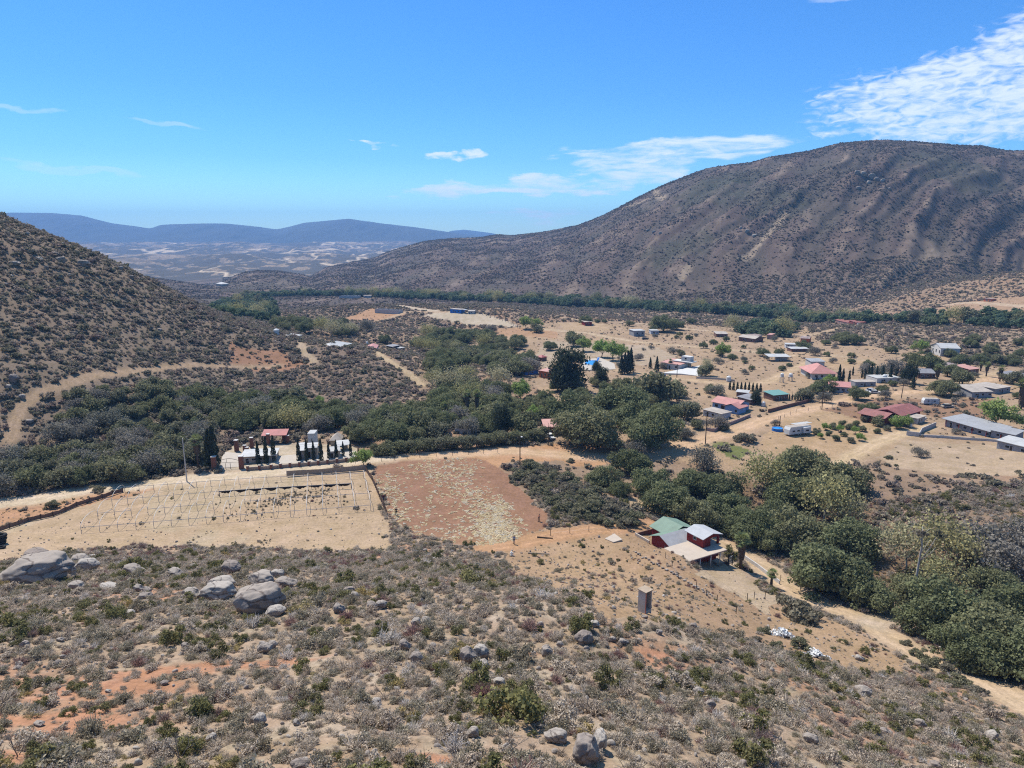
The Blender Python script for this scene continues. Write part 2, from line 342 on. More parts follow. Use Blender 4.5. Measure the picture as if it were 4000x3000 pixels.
# ------------------------------------------------------------------ what covers the ground where (outlines found from photo pixels, kept in metres)
ROADS = {  # name: (half width, soil colour, photo pixels along it)
 'valley_road': (3.2, (.60,.42,.275), [(-300,2010),(0,1972),(127,1957),(271,1930),(416,1911),(542,1898),(678,1880),(859,1857),(995,1839),(1226,1821),(1407,1806),(1588,1789),(1814,1772),(1995,1760),(2136,1769),(2384,1783),(2542,1760),(2678,1731),(2769,1704),(2859,1681),(2995,1638),(3113,1606),(3226,1587),(3362,1556),(3497,1538),(3633,1524),(3740,1500),(3860,1480),(4000,1462)]),
 'valley_road_west': (3.2, (.62,.51,.38), [(-300,2010),(0,1972),(127,1957),(271,1930),(416,1911),(542,1898),(678,1880),(859,1857),(995,1839),(1226,1821),(1407,1806),(1520,1795)]),
 'creek_track': (2.9, (.56,.42,.28), [(2480,1960),(2550,1995),(2640,2035),(2740,2075),(2827,2112),(2904,2160),(2995,2215),(3060,2275),(3136,2318),(3249,2372),(3362,2417),(3440,2462),(3500,2512),(3570,2556),(3700,2620),(3859,2674),(3995,2756),(4200,2870)]),
 'creek_spur': (2.2, (.50,.40,.29), [(3400,2435),(3460,2400),(3540,2365)]),
 'hill_track': (1.8, (.42,.30,.20), [(40,1720),(59,1658),(90,1590),(150,1532),(249,1506),(362,1470),(452,1455),(633,1434),(768,1424),(995,1425),(1090,1425)]),
 'hill_spur': (2.0, (.44,.34,.24), [(1172,1339),(1190,1375),(1222,1412)]),
 'grove_track': (2.2, (.50,.38,.24), [(1450,1366),(1490,1393),(1550,1430),(1600,1460),(1650,1503)]),
 'knoll_road': (3.4, (.52,.43,.33), [(1416,1183),(1480,1184),(1542,1190),(1633,1206),(1700,1217)]),
 'knoll_track': (2.4, (.48,.35,.24), [(1398,1276),(1460,1258),(1520,1244),(1588,1222),(1741,1219)]),
 'ridge_road': (4.5, (.52,.43,.33), [(1217,1163),(1240,1180),(1294,1190)]),
 'ridge_track': (3.0, (.48,.36,.26), [(1158,1195),(1226,1188),(1260,1184)]),
 'orchard_road': (2.6, (.57,.43,.28), [(3240,1830),(3307,1791),(3407,1742),(3520,1696),(3633,1669)]),
 'red_farm_road': (2.4, (.46,.34,.23), [(3172,1308),(3271,1285),(3344,1272)]),
 'east_road': (4.2, (.52,.40,.29), [(3515,1231),(3633,1204),(3768,1186),(3859,1186),(4000,1196)]),
 'east_spur': (2.5, (.45,.34,.25), [(3859,1186),(3845,1222)]),
 'field_track': (2.6, (.50,.30,.17), [(1900,2150),(1990,2138),(2070,2122),(2200,2092),(2330,2072),(2440,2058),(2560,2040)]),
 'village_lane': (2.4, (.54,.40,.26), [(2420,1446),(2560,1468),(2700,1482),(2900,1502),(3000,1492),(3070,1452),(3160,1412),(3250,1388)]),
 'upper_lane': (2.6, (.53,.41,.28), [(2100,1285),(2300,1306),(2500,1335),(2750,1358),(3000,1374),(3090,1385)]),
 'palm_lane': (2.4, (.54,.40,.26), [(3633,1524),(3740,1490),(3830,1462),(3930,1445)]),
 'north_lane': (2.6, (.52,.40,.28), [(2200,1242),(2500,1262),(2800,1290),(3000,1312),(3172,1308)]),
 'lane': (2.0, (.47,.36,.25), [(3253,1385),(3330,1397),(3407,1407)]),
}
ZONES = [ # name, soil colour, scrub density 0..1, level 0..1, photo outline
 ('slope_tan', (.42,.285,.175), .24, .2, [(2480,2030),(2620,2120),(2690,2215),(2760,2245),(2900,2345),(3060,2350),(3300,2440),(3420,2640),(2900,2500),(2500,2300)]),
 ('spur', (.235,.172,.13), 1.1, .1, [(960,1450),(1060,1340),(1120,1300),(1300,1335),(1445,1385),(1640,1510),(1560,1580),(1250,1620),(1000,1560)]),
 ('knoll', (.27,.195,.145), .95, .2, [(1060,1215),(1300,1172),(1650,1195),(1800,1290),(1600,1310),(1300,1275),(1040,1255)]),
 ('village', (.44,.325,.22), .17, .6, [(1960,1295),(2200,1245),(2520,1235),(3150,1285),(3500,1330),(4200,1395),(4400,1900),(3800,1850),(3420,1800),(3150,1850),(2500,1790),(2250,1640),(2080,1500)]),
 ('bench', (.30,.20,.135), .45, .3, [(2000,1262),(2000,1222),(2400,1228),(3100,1262),(3150,1290),(2600,1262),(2200,1258)]),
 ('brush', (.28,.20,.145), .95, .1, [(3330,1900),(3480,1850),(3800,1885),(4300,1910),(4300,2350),(3850,2170),(3550,2080)]),
 ('brush', (.31,.23,.165), .75, .1, [(3150,1275),(3500,1243),(3800,1235),(4300,1240),(4300,1425),(3850,1425),(3600,1375),(3400,1352),(3200,1335)]),
 ('brush', (.27,.19,.14), 1., .2, [(1985,1835),(2060,1800),(2150,1810),(2260,1870),(2380,1950),(2500,2035),(2480,2062),(2250,2055),(2150,1990),(2080,1945)]),
 ('brush', (.32,.235,.17), .65, .2, [(2000,1252),(2000,1215),(2400,1225),(3100,1250),(3150,1275),(2700,1258),(2300,1240)]),
 ('brown_lot', (.30,.185,.12), .35, .4, [(3100,1650),(3230,1590),(3400,1560),(3900,1560),(3900,1640),(3700,1640),(3500,1600),(3350,1640)]),
 ('terrace', (.43,.34,.25), .02, .6, [(2090,1385),(2140,1330),(2300,1340),(2560,1350),(2650,1395),(2520,1425),(2420,1420),(2300,1400),(2200,1390),(2140,1440),(2090,1430)]),
 ('tan_lot', (.46,.335,.215), .03, .7, [(2180,1262),(2320,1256),(2400,1275),(2350,1300),(2200,1290)]),
 ('tan_lot', (.45,.32,.20), .05, .7, [(3200,1400),(3420,1405),(3420,1440),(3240,1435)]),
 ('slope_tan', (.43,.295,.18), .2, .5, [(1960,2155),(2200,2085),(2560,2055),(2600,2250),(2900,2420),(3100,2370),(3400,2500),(3560,2600),(3420,2640),(3200,2560),(2950,2500),(2760,2470),(2350,2420),(2150,2290)]),
 ('garden', (.44,.31,.19), .08, .8, [(2960,1750),(3020,1640),(3200,1600),(3400,1650),(3480,1690),(3300,1770),(3200,1830)]),
 ('tan_lot', (.44,.335,.235), .05, .5, [(3420,1790),(3540,1720),(4100,1740),(4200,1850),(3900,1860),(3500,1830)]),
 ('yard', (.47,.35,.235), .015, 1., [(-250,2120),(0,2070),(230,1985),(480,1918),(700,1893),(1000,1855),(1400,1825),(1445,1840),(1500,2040),(1530,2130),(1300,2150),(900,2135),(500,2135),(250,2150),(0,2190),(-250,2210)]),
 ('compound', (.50,.42,.32), .0, .8, [(850,1838),(1100,1826),(1425,1798),(1400,1745),(1180,1728),(900,1745),(855,1790)]),
 ('roadside', (.49,.29,.165), .06, .8, [(1820,1790),(2000,1745),(2200,1730),(2560,1740),(2500,1800),(2250,1830),(2200,1800),(2000,1795),(1930,1830)]),
 ('roadside', (.46,.27,.16), .15, .8, [(-250,2100),(0,2060),(300,1975),(640,1905),(500,1912),(0,1990),(-250,2030)]),
 ('knoll_top', (.50,.42,.32), .02, .7, [(1651,1231),(1741,1217),(1904,1227),(1990,1255),(2030,1274),(1990,1276),(1859,1272),(1723,1246)]),
 ('orange_lot', (.45,.27,.16), .06, .5, [(1339,1244),(1452,1204),(1560,1215),(1585,1231),(1452,1253),(1362,1252)]),
 ('orange_lot', (.43,.27,.165), .05, .4, [(1823,1296),(2000,1279),(2180,1288),(2180,1325),(2000,1313),(1859,1310)]),
 ('plain_lot', (.42,.34,.26), .02, .6, [(780,1180),(860,1186),(858,1202),(830,1204)]),
 ('plain_lot', (.34,.27,.2), .05, .4, [(690,1148),(820,1158),(845,1172),(760,1180)]),
 ('court', (.47,.365,.255), .0, 1., [(2700,2235),(2870,2185),(2960,2300),(3060,2335),(2985,2405),(2890,2335)]),
 ('east_lot', (.40,.27,.18), .12, .4, [(3560,1250),(3700,1195),(3900,1165),(4200,1160),(4200,1245),(3990,1215),(3880,1228),(3720,1250)]),
 ('cut_bank', (.34,.19,.12), .25, .3, [(900,1340),(1100,1370),(1230,1420),(1100,1450),(900,1420)]),
 ('spoil', (.50,.36,.22), .0, .4, [(215,1765),(260,1735),(370,1735),(300,1775)]),
 ('green_grass', (.17,.19,.07), .4, .3, [(2765,1715),(2830,1725),(2900,1750),(2930,1775),(2860,1795),(2800,1760)]),
 ('forest_floor', (.22,.15,.095), .5, .3, [(2500,1900),(2900,1880),(3350,1900),(3550,2100),(3900,2200),(4200,2300),(4200,2600),(3700,2500),(3300,2300),(2900,2120),(2600,1980)]),
]
FIELD_PX = [(1452,1832),(1600,1808),(1780,1792),(1880,1792),(1960,1835),(2020,1900),(2080,1965),(2135,2005),(2155,2040),(2110,2078),(2030,2118),(1900,2142),(1780,2128),(1640,2095),(1545,2045),(1490,1950)]
zones = [(n, c, d, l, XY(p)) for n, c, d, l, p in ZONES]
roads = {n: (w, c, XY(p)) for n, (w, c, p) in ROADS.items()}
field_xy = XY(FIELD_PX)
# make the yards, the field and the roads level
def _build_flat():
    gx, gy = np.meshgrid(FX0 + FS * np.arange(FNX), FY0 + FS * np.arange(FNY)); x, y = gx.ravel(), gy.ravel(); f = np.zeros(x.shape)
    for n, c, d, l, p in zones: f = np.where(in_poly(x, y, p), l, f)
    f = np.where(in_poly(x, y, field_xy), 1, f)
    for n, (w, c, p) in roads.items(): f = np.maximum(f, 1 - sstep(w + 1, w + 6, line_dist(x, y, p)))
    f = f.reshape(FNY, FNX); k = np.ones(5) / 5
    f = np.apply_along_axis(lambda v: np.convolve(v, k, 'same'), 0, f); f = np.apply_along_axis(lambda v: np.convolve(v, k, 'same'), 1, f)
    _flat[:] = f
_build_flat()
hill_line = XY([(0,1880),(200,1820),(400,1740),(600,1650),(800,1560),(1000,1450),(1150,1400)])

GREENS = [(*xy(px_, py_), a_, b_) for px_, py_, a_, b_ in [(2750,760,52,110),(2990,750,45,110),(3720,675,70,90),(2640,980,50,60),(2860,690,50,60)]]
SCREE = [XY(l_) for l_ in [[(3060,835),(3020,900),(2960,960),(2900,1010)],[(2555,740),(2570,765),(2590,780)],[(2560,765),(2480,800),(2400,830)],[(3660,985),(3560,1040),(3450,1090)],[(2690,1040),(2660,1090)]]]
ORANGE = [(*xy(px_, py_), a_, b_) for px_, py_, a_, b_ in [(430,2690,7,2.2),(620,2620,6,2.0),(930,2590,6,1.6),(180,2790,5,1.8),(300,2830,4,1.5),(1130,2570,3.5,1.2),(2560,2560,2.5,1.2),(60,2950,2.5,1.2),(1700,2960,3,.8),(2050,2560,2.5,1.),(680,2330,3,1.)]]
def lerp(a, b, t): return a + (b - a) * t[:, None]
def soil(x, y):
    """colour (n,3), scrub density, class (0 ground, 1 road, 2 field)"""
    n = len(x); C = np.empty((n, 3)); yy = np.maximum(y, 1); u = 2000 + F * x / yy * .978
    r = np.hypot(x, y)
    n1 = fbm(x / 18, y / 18, 4, 101); n2 = fbm(x / 3.1, y / 3.1, 4, 103); n3 = fbm(x / 70, y / 70, 4, 107); n4 = fbm(x / 1.0, y / 1.0, 3, 109)
    wx = x + (fbm(x / 5, y / 5, 3, 113) - .5) * 4; wy = y + (fbm(x / 5, y / 5, 3, 117) - .5) * 4
    # dry slopes
    C[:] = (.40, .30, .215)
    C = lerp(C, np.array((.44, .25, .16)), sstep(.52, .66, n1) * .75)
    C = lerp(C, np.array((.44, .37, .28)), sstep(.55, .7, n2) * .6)
    dens = .95 + 0 * x
    for ox, oy, orx, ory in ORANGE:
        q = sstep(1.15, .55, np.hypot((wx - ox) / orx, (wy - oy) / ory) + (n2 - .5) * .7); C = lerp(C, np.array((.47, .245, .15)), q * .9); dens = dens * (1 - .62 * q)
    left = (u < 1150) & (y > 165)
    k = left.astype(float)
    C = lerp(C, np.array((.225, .172, .128)), k * .88)
    dens = np.where(left, .75 + .5 * (sstep(.35, .55, n1)), dens)
    # far slopes
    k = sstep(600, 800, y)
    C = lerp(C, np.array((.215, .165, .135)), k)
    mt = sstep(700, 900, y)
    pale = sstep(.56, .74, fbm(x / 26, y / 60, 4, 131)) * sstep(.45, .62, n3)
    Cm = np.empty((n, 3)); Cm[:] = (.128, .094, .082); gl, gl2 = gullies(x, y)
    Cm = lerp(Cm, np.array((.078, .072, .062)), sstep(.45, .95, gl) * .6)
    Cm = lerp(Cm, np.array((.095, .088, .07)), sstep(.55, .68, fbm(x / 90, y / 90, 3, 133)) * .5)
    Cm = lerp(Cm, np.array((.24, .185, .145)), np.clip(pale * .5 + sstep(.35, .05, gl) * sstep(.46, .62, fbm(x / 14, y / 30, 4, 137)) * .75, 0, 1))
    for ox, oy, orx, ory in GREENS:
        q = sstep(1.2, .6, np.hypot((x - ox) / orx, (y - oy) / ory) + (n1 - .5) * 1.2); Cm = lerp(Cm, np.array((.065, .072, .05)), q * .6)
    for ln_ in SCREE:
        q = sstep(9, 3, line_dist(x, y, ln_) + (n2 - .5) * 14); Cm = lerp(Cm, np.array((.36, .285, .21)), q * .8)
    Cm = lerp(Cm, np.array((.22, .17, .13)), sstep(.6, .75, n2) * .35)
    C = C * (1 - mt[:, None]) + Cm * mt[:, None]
    # the plain beyond: farmland and building plots between dark brush
    pl = sstep(1900, 2300, y) * (1 - sstep(6600, 7100, y))
    ax = fbm(x / 300, y / 900, 4, 141); ay = fbm(x / 500 + y / 900, y / 260, 4, 147)
    strip = sstep(.53, .57, fbm(x / 95, y / 210, 5, 143)) * sstep(.40, .52, ax) ; strip = np.maximum(strip, sstep(.60, .65, fbm(x / 40, y / 60, 4, 149)) * sstep(.45, .55, ay))
    ln = sstep(.035, .008, np.abs(fbm(x / 420, y / 700, 4, 151) - .5)) * sstep(.45, .55, fbm(x / 900, y / 1500, 2, 153))
    ln = np.maximum(ln, sstep(.03, .006, np.abs(fbm(x / 260, y / 380, 3, 157) - .5)) * sstep(.42, .5, fbm(x / 700, y / 1200, 2, 159)))
    Cp = np.empty((n, 3)); Cp[:] = (.10, .088, .068)
    Cp = lerp(Cp, np.array((.38, .285, .195)), strip * (.55 + .45 * (n2 > .5)))
    Cp = lerp(Cp, np.array((.80, .64, .46)), np.clip(ln, 0, 1) * .85)
    C = C * (1 - pl[:, None]) + Cp * pl[:, None]
    fm = sstep(6700, 7200, y); C = C * (1 - fm[:, None]) + np.array((.07, .075, .065)) * fm[:, None] * (.7 + .6 * fbm(x / 400, y / 400, 3, 161))[:, None]
    cls = np.zeros(n, int)
    m = y < 760; xm, ym = wx[m], wy[m]; Cn = C[m]; dn = dens[m]; cn = cls[m]; nn1, nn2, nn4 = n1[m], n2[m], n4[m]
    mid = (ym > 160) & (u[m] > 1150) & (ym < 700); dn = np.where(mid, np.where((u[m] < 2000) & (ym > 240), .8, .45), dn)
    Cn[mid] = Cn[mid] * .35 + np.array((.29, .20, .135)) * .65
    for nme, c, d, l, p in zones:
        ins = in_poly(xm, ym, p)
        if ins.any():
            Cn[ins] = np.array(c) * (.86 + .28 * nn2[ins])[:, None]; dn[ins] = d
            if nme in ('village', 'slope_tan', 'bench'):
                q = sstep(.5, .62, nn1[ins])[:, None] * .6; Cn[ins] = Cn[ins] * (1 - q) + np.array((.43, .30, .19)) * q
                q = sstep(.62, .45, nn1[ins])[:, None] * .35; Cn[ins] = Cn[ins] * (1 - q) + np.array((.30, .20, .135)) * q
            if nme == 'yard':
                q = sstep(.48, .6, nn1[ins])[:, None] * .6; Cn[ins] = Cn[ins] * (1 - q) + np.array((.47, .385, .27)) * q
    ins = in_poly(xm, ym, field_xy); cn[ins] = 2; dn[ins] = 0
    if ins.any():
        q = sstep(.42, .62, fbm(xm[ins] / 7, ym[ins] / 12, 3, 171)); base = np.array((.305, .172, .112))
        Cn[ins] = base * (.85 + .3 * nn2[ins])[:, None]
        lo = sstep(142, 130, ym[ins])[:, None]; Cn[ins] = Cn[ins] * (1 - lo * .7) + np.array((.34, .215, .13)) * lo * .7
        Cn[ins] = Cn[ins] * (1 - q[:, None] * .3) + np.array((.36, .20, .12)) * q[:, None] * .3
    for nme, (w, c, p) in roads.items():
        d = line_dist(xm * .45 + x[m] * .55, ym * .45 + y[m] * .55, p)
        ins = d < w; cn[ins] = 1; dn[d < w + .6] = 0
        tr = np.abs(np.abs(d[ins]) - w * .42) < w * .17
        Cn[ins] = np.array(c) * (.9 + .16 * nn4[ins])[:, None] * np.where(tr, 1.08, .95)[:, None]
        sh = (~ins) & (d < w + 2.5); q = (1 - (d[sh] - w) / 2.5)[:, None] * .6; Cn[sh] = Cn[sh] * (1 - q) + np.array(c) * .9 * q
    C[m] = Cn; dens[m] = dn; cls[m] = cn
    return C, np.clip(dens, 0, 1.3), cls

def link_mesh(name, me, mat=None, parent=None, kind=None, label=None, cat=None, group=None):
    o = bpy.data.objects.new(name, me)
    if mat is not None and not len(me.materials): me.materials.append(mat)
    scene.collection.objects.link(o)
    if parent is not None: o.parent = parent
    if kind: o['kind'] = kind
    if label: o['label'] = label
    if cat: o['category'] = cat
    if group: o['group'] = group
    return o
def mesh_from(name, V, Q, smooth=True, colors=None, attr='soil'):
    me = bpy.data.meshes.new(name); V = np.ascontiguousarray(V, np.float32); Q = np.ascontiguousarray(Q, np.int32); k = Q.shape[1]
    me.vertices.add(len(V)); me.vertices.foreach_set('co', V.ravel())
    me.loops.add(Q.size); me.loops.foreach_set('vertex_index', Q.ravel())
    me.polygons.add(len(Q)); me.polygons.foreach_set('loop_start', np.arange(0, Q.size, k, dtype=np.int32)); me.polygons.foreach_set('loop_total', np.full(len(Q), k, np.int32))
    if smooth: me.polygons.foreach_set('use_smooth', np.ones(len(Q), bool))
    if colors is not None:
        a = me.attributes.new(attr, 'FLOAT_COLOR', 'POINT'); c = np.ones((len(V), 4), np.float32); c[:, :3] = colors; a.data.foreach_set('color', c.ravel())
    me.update(calc_edges=True); return me

def mat_new(name):
    m = bpy.data.materials.new(name); m.use_nodes = True; t = NT(m.node_tree); b = t.n['Principled BSDF']; b.inputs['Specular IOR Level'].default_value = .15
    return m, t, b
def earth_mat():
    m, t, b = mat_new('earth'); at_ = t.new('ShaderNodeAttribute', attribute_name='soil').outputs['Color']
    pos = t.new('ShaderNodeNewGeometry').outputs['Position']
    a = t.noise(pos, 1.6, 5, .7); c = t.noise(pos, .22, 6, .6); d = t.noise(pos, 5.0, 3, .7)
    v = t.math('MULTIPLY', t.rng(a, .25, .75, .72, 1.28, False), t.rng(c, .3, .7, .88, 1.12, False))
    v = t.math('MULTIPLY', v, t.rng(d, .25, .75, .8, 1.2, False))
    cb = t.new('ShaderNodeCombineXYZ'); col = t.vmath('MULTIPLY', at_, cb.outputs[0])
    t.put(cb.inputs[0], v); t.put(cb.inputs[1], v); t.put(cb.inputs[2], t.math('MULTIPLY', v, t.rng(c, .3, .7, .92, 1.06, False)))
    t.put(b.inputs['Base Color'], col); b.inputs['Roughness'].default_value = .95
    bp = t.new('ShaderNodeBump'); bp.inputs['Strength'].default_value = .55; bp.inputs['Distance'].default_value = .25; t.put(bp.inputs['Height'], a); t.l.new(bp.outputs[0], b.inputs['Normal'])
    return m
EARTH = earth_mat()

def build_ground():
    rows = [22.0]
    while rows[-1] < 12300:
        r = rows[-1]
        if r < 120: dr = max(.16, .0016 * r)
        elif r < 470: dr = 1.15 * r * r / (667 * 62)
        elif r < 1000: dr = 4.5
        elif r < 2300: dr = 7
        else: dr = r * .004
        rows.append(r + dr)
    rows = np.array(rows)
    a = np.concatenate([np.linspace(-75, -46, 60, endpoint=False), np.linspace(-46, 46, 1240), np.linspace(46, 75, 61)[1:]]) * math.pi / 180
    na, nr = len(a), len(rows)
    AA, RR = np.meshgrid(a, rows); x = (RR * np.sin(AA)).ravel(); y = (RR * np.cos(AA)).ravel()
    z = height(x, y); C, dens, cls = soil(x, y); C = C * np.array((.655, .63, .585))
    fine = (fbm(x / .9, y / .9, 3, 181) - .5) * .22 * (1 - flatness(x, y) * .8) * (y < 300)
    fine = fine + np.where((cls == 2), (fbm(x / .6, y / .6, 2, 183) - .5) * .16, 0)
    z = z + fine
    V = np.stack([x, y, z], -1)
    i = np.arange(na * nr).reshape(nr, na); Q = np.stack([i[:-1, :-1].ravel(), i[:-1, 1:].ravel(), i[1:, 1:].ravel(), i[1:, :-1].ravel()], -1)
    fc = cls[Q].max(1) * ((cls[Q] > 0).sum(1) >= 3); fy = y[Q].mean(1); fx = x[Q].mean(1); fu = 2000 + F * fx / fy * .978
    mx = height_is_mountain(fx, fy)
    key = np.zeros(len(Q), int)
    key[(fu < 1150) & (fy > 165) & (fy < 560)] = 3
    key[mx == 1] = 4; key[(fy > 1900) & (fy <= 6900) & (mx == 0)] = 5; key[(fy > 6900)] = 6; key[mx == 2] = 7
    key[fc == 1] = 1; key[fc == 2] = 2
    names = ['ground', 'dirt_road', 'ploughed_field', 'hillside', 'mountain', 'plain', 'far_mountains', 'low_hills']
    for k, nme in enumerate(names):
        q = Q[key == k]
        if not len(q): continue
        us = np.unique(q); mp = np.full(na * nr, -1, np.int32); mp[us] = np.arange(len(us))
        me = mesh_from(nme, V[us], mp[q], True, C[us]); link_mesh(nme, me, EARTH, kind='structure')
def height_is_mountain(x, y):
    u = 2000 + F * x / y * .978
    o = np.zeros(x.shape, int)
    B = _smooth_curve(np.clip(u, -1500, 5500), RB); o[(y > B) & (u > 905) & (y < 3200)] = 1
    o[(y > 1060) & (y < 1900) & (u <= 905)] = 2; o[(y > 1060) & (y < 1750) & (u > 905) & (u < 1250)] = 2
    return o
build_ground()
# ------------------------------------------------------------------ plants
rnd = random.Random(11); nrs = np.random.RandomState(5)
def leaf_mat(name, stops, rough=.85, var=.5, thru=.38):
    m, t, b = mat_new(name)
    oi = t.new('ShaderNodeObjectInfo').outputs['Random']
    c = t.ramp(oi, stops)
    s = t.new('ShaderNodeAttribute', attribute_name='tone').outputs['Fac']
    v = t.rng(s, 0, 1, 1 - var, 1 + var, False)
    cb = t.new('ShaderNodeCombineXYZ'); [t.put(cb.inputs[i], v) for i in range(3)]
    t.put(b.inputs['Base Color'], t.vmath('MULTIPLY', c, cb.outputs[0])); b.inputs['Roughness'].default_value = rough
    b.inputs['Specular IOR Level'].default_value = .2
    col = b.inputs['Base Color'].links[0].from_socket; tr = t.new('ShaderNodeBsdfTranslucent'); t.put(tr.inputs[0], col); mx = t.new('ShaderNodeMixShader'); mx.inputs[0].default_value = thru
    t.l.new(b.outputs[0], mx.inputs[1]); t.l.new(tr.outputs[0], mx.inputs[2]); t.l.new(mx.outputs[0], t.n['Material Output'].inputs['Surface'])
    return m
def plain_mat(name, col, rough=.85, nscale=3.0, var=.18, spec=.2, bump=0.0, metal=0.0, emit=None):
    m, t, b = mat_new(name)
    pos = t.new('ShaderNodeTexCoord').outputs['Object']
    n = t.noise(pos, nscale, 5, .65); v = t.rng(n, .25, .75, 1 - var, 1 + var, False)
    cb = t.new('ShaderNodeCombineXYZ'); [t.put(cb.inputs[i], v) for i in range(3)]
    t.put(b.inputs['Base Color'], t.vmath('MULTIPLY', tuple(col), cb.outputs[0])); b.inputs['Roughness'].default_value = rough
    b.inputs['Specular IOR Level'].default_value = spec; b.inputs['Metallic'].default_value = metal
    if bump:
        bp = t.new('ShaderNodeBump'); bp.inputs['Strength'].default_value = bump; bp.inputs['Distance'].default_value = .1; t.put(bp.inputs['Height'], n); t.l.new(bp.outputs[0], b.inputs['Normal'])
    return m
def ramp3(a, b, c): return [(0, a), (.5, b), (1, c)]
LM = {
 'oak': leaf_mat('oak_leaves', ramp3((.145,.158,.075), (.172,.186,.09), (.215,.21,.108)), var=.45),
 'olive': leaf_mat('olive_leaves', ramp3((.165,.17,.085), (.195,.19,.105), (.185,.18,.115))),
 'lime': leaf_mat('light_green_leaves', ramp3((.20,.30,.07), (.24,.31,.09), (.28,.33,.11))),
 'sycamore': leaf_mat('pale_yellow_leaves', ramp3((.36,.32,.15), (.29,.275,.12), (.40,.36,.22)), var=.6),
 'dark': leaf_mat('dark_needles', ramp3((.045,.060,.036), (.055,.068,.040), (.06,.070,.042))),
 'greybush': leaf_mat('grey_green_leaves', ramp3((.21,.195,.155), (.24,.215,.18), (.19,.19,.145))),
 'palm': leaf_mat('palm_fronds', ramp3((.44,.52,.20), (.47,.54,.22), (.50,.55,.25))),
 'brush': leaf_mat('brush_leaves', ramp3((.18,.175,.10), (.22,.205,.12), (.205,.175,.13))),
 's_grey': leaf_mat('dry_grey_twigs', ramp3((.42,.35,.265), (.52,.44,.345), (.34,.27,.205)), var=.7),
 's_sage': leaf_mat('sage_leaves', ramp3((.29,.25,.175), (.335,.295,.215), (.26,.22,.15)), var=.65),
 's_green': leaf_mat('green_shrub_leaves', ramp3((.165,.158,.066), (.205,.19,.075), (.18,.165,.08)), var=.65),
 's_red': leaf_mat('red_brown_twigs', ramp3((.27,.155,.13), (.31,.20,.165), (.24,.17,.145))),
 's_ochre': leaf_mat('ochre_shrub_leaves', ramp3((.33,.245,.10), (.35,.28,.12), (.28,.23,.12))),
 's_straw': leaf_mat('straw', ramp3((.46,.38,.25), (.52,.43,.29), (.40,.33,.22))),
 's_white': leaf_mat('bleached_twigs', ramp3((.50,.45,.39), (.56,.51,.45), (.43,.385,.34))),
}
HILLMAT = leaf_mat('hill_scrub', [(0,(.20,.185,.12)),(.3,(.235,.205,.145)),(.55,(.275,.23,.175)),(.8,(.31,.25,.20)),(1,(.225,.165,.135))], var=.5)
WOODMAT = leaf_mat('river_wood_leaves', ramp3((.10,.14,.078), (.12,.16,.085), (.16,.185,.09)), var=.5)
MTNMAT = leaf_mat('mountain_scrub', [(0,(.11,.108,.078)),(.35,(.135,.115,.095)),(.7,(.16,.128,.108)),(1,(.175,.14,.122))], var=.4)
BARK = plain_mat('bark', (.09,.07,.055), .95, 6, .3)
BARKW = plain_mat('pale_bark', (.36,.33,.29), .9, 3, .3)
SKIRT = plain_mat('dry_palm_skirt', (.13,.09,.06), .95, 8, .35)

def quads_mesh(name, C, N, size, aspect=1.0, tone=None, mat=None, tri=False):
    """many small leaf faces: centres C, normals N"""
    n = len(C); N = N / (np.linalg.norm(N, axis=1, keepdims=True) + 1e-9)
    up = nrs.normal(size=(n, 3)); T = np.cross(N, up); T /= np.linalg.norm(T, axis=1, keepdims=True) + 1e-9; B = np.cross(N, T)
    s = (np.asarray(size) * np.ones(n))[:, None] * .5
    if tri:
        V = np.stack([C - T * s - B * s * aspect, C + T * s - B * s * aspect, C + B * s * aspect * 1.3], 1).reshape(-1, 3); Q = np.arange(3 * n).reshape(n, 3); k = 3
    else:
        V = np.stack([C - T * s - B * s * aspect, C + T * s - B * s * aspect * .6, C + T * s + B * s * aspect, C - T * s * .7 + B * s * aspect], 1).reshape(-1, 3); Q = np.arange(4 * n).reshape(n, 4); k = 4
    me = mesh_from(name, V, Q, False)
    a = me.attributes.new('tone', 'FLOAT', 'FACE'); a.data.foreach_set('value', np.ascontiguousarray(tone if tone is not None else nrs.rand(n), np.float32))
    if mat: me.materials.append(mat)
    return me
def clumps(nc, R, H, flat=.8, seed=0, shell=.78, low=-.25):
    """centres and radii of the leaf clumps that make up a crown"""
    rs = np.random.RandomState(seed); out = []
    while len(out) < nc:
        v = rs.normal(size=3); v /= np.linalg.norm(v)
        if v[2] < low: continue
        q = shell * rs.uniform(.72, 1.0) if rs.rand() < .8 else rs.uniform(.1, .6)
        c = v * q * (1 + .2 * math.sin(3 * math.atan2(v[1], v[0]) + seed) + .14 * math.sin(5 * math.atan2(v[1], v[0]) + 2.3 * seed)); r = rs.uniform(.17, .36)
        if all(np.linalg.norm((c - o[:3]) / 1) > .22 for o in out) or rs.rand() < .1: out.append(np.array([*c, r]))
    o = np.array(out); o[:, :2] *= R; o[:, 2] = o[:, 2] * H; return np.hstack([o[:, :3], o[:, 3:4] * R])
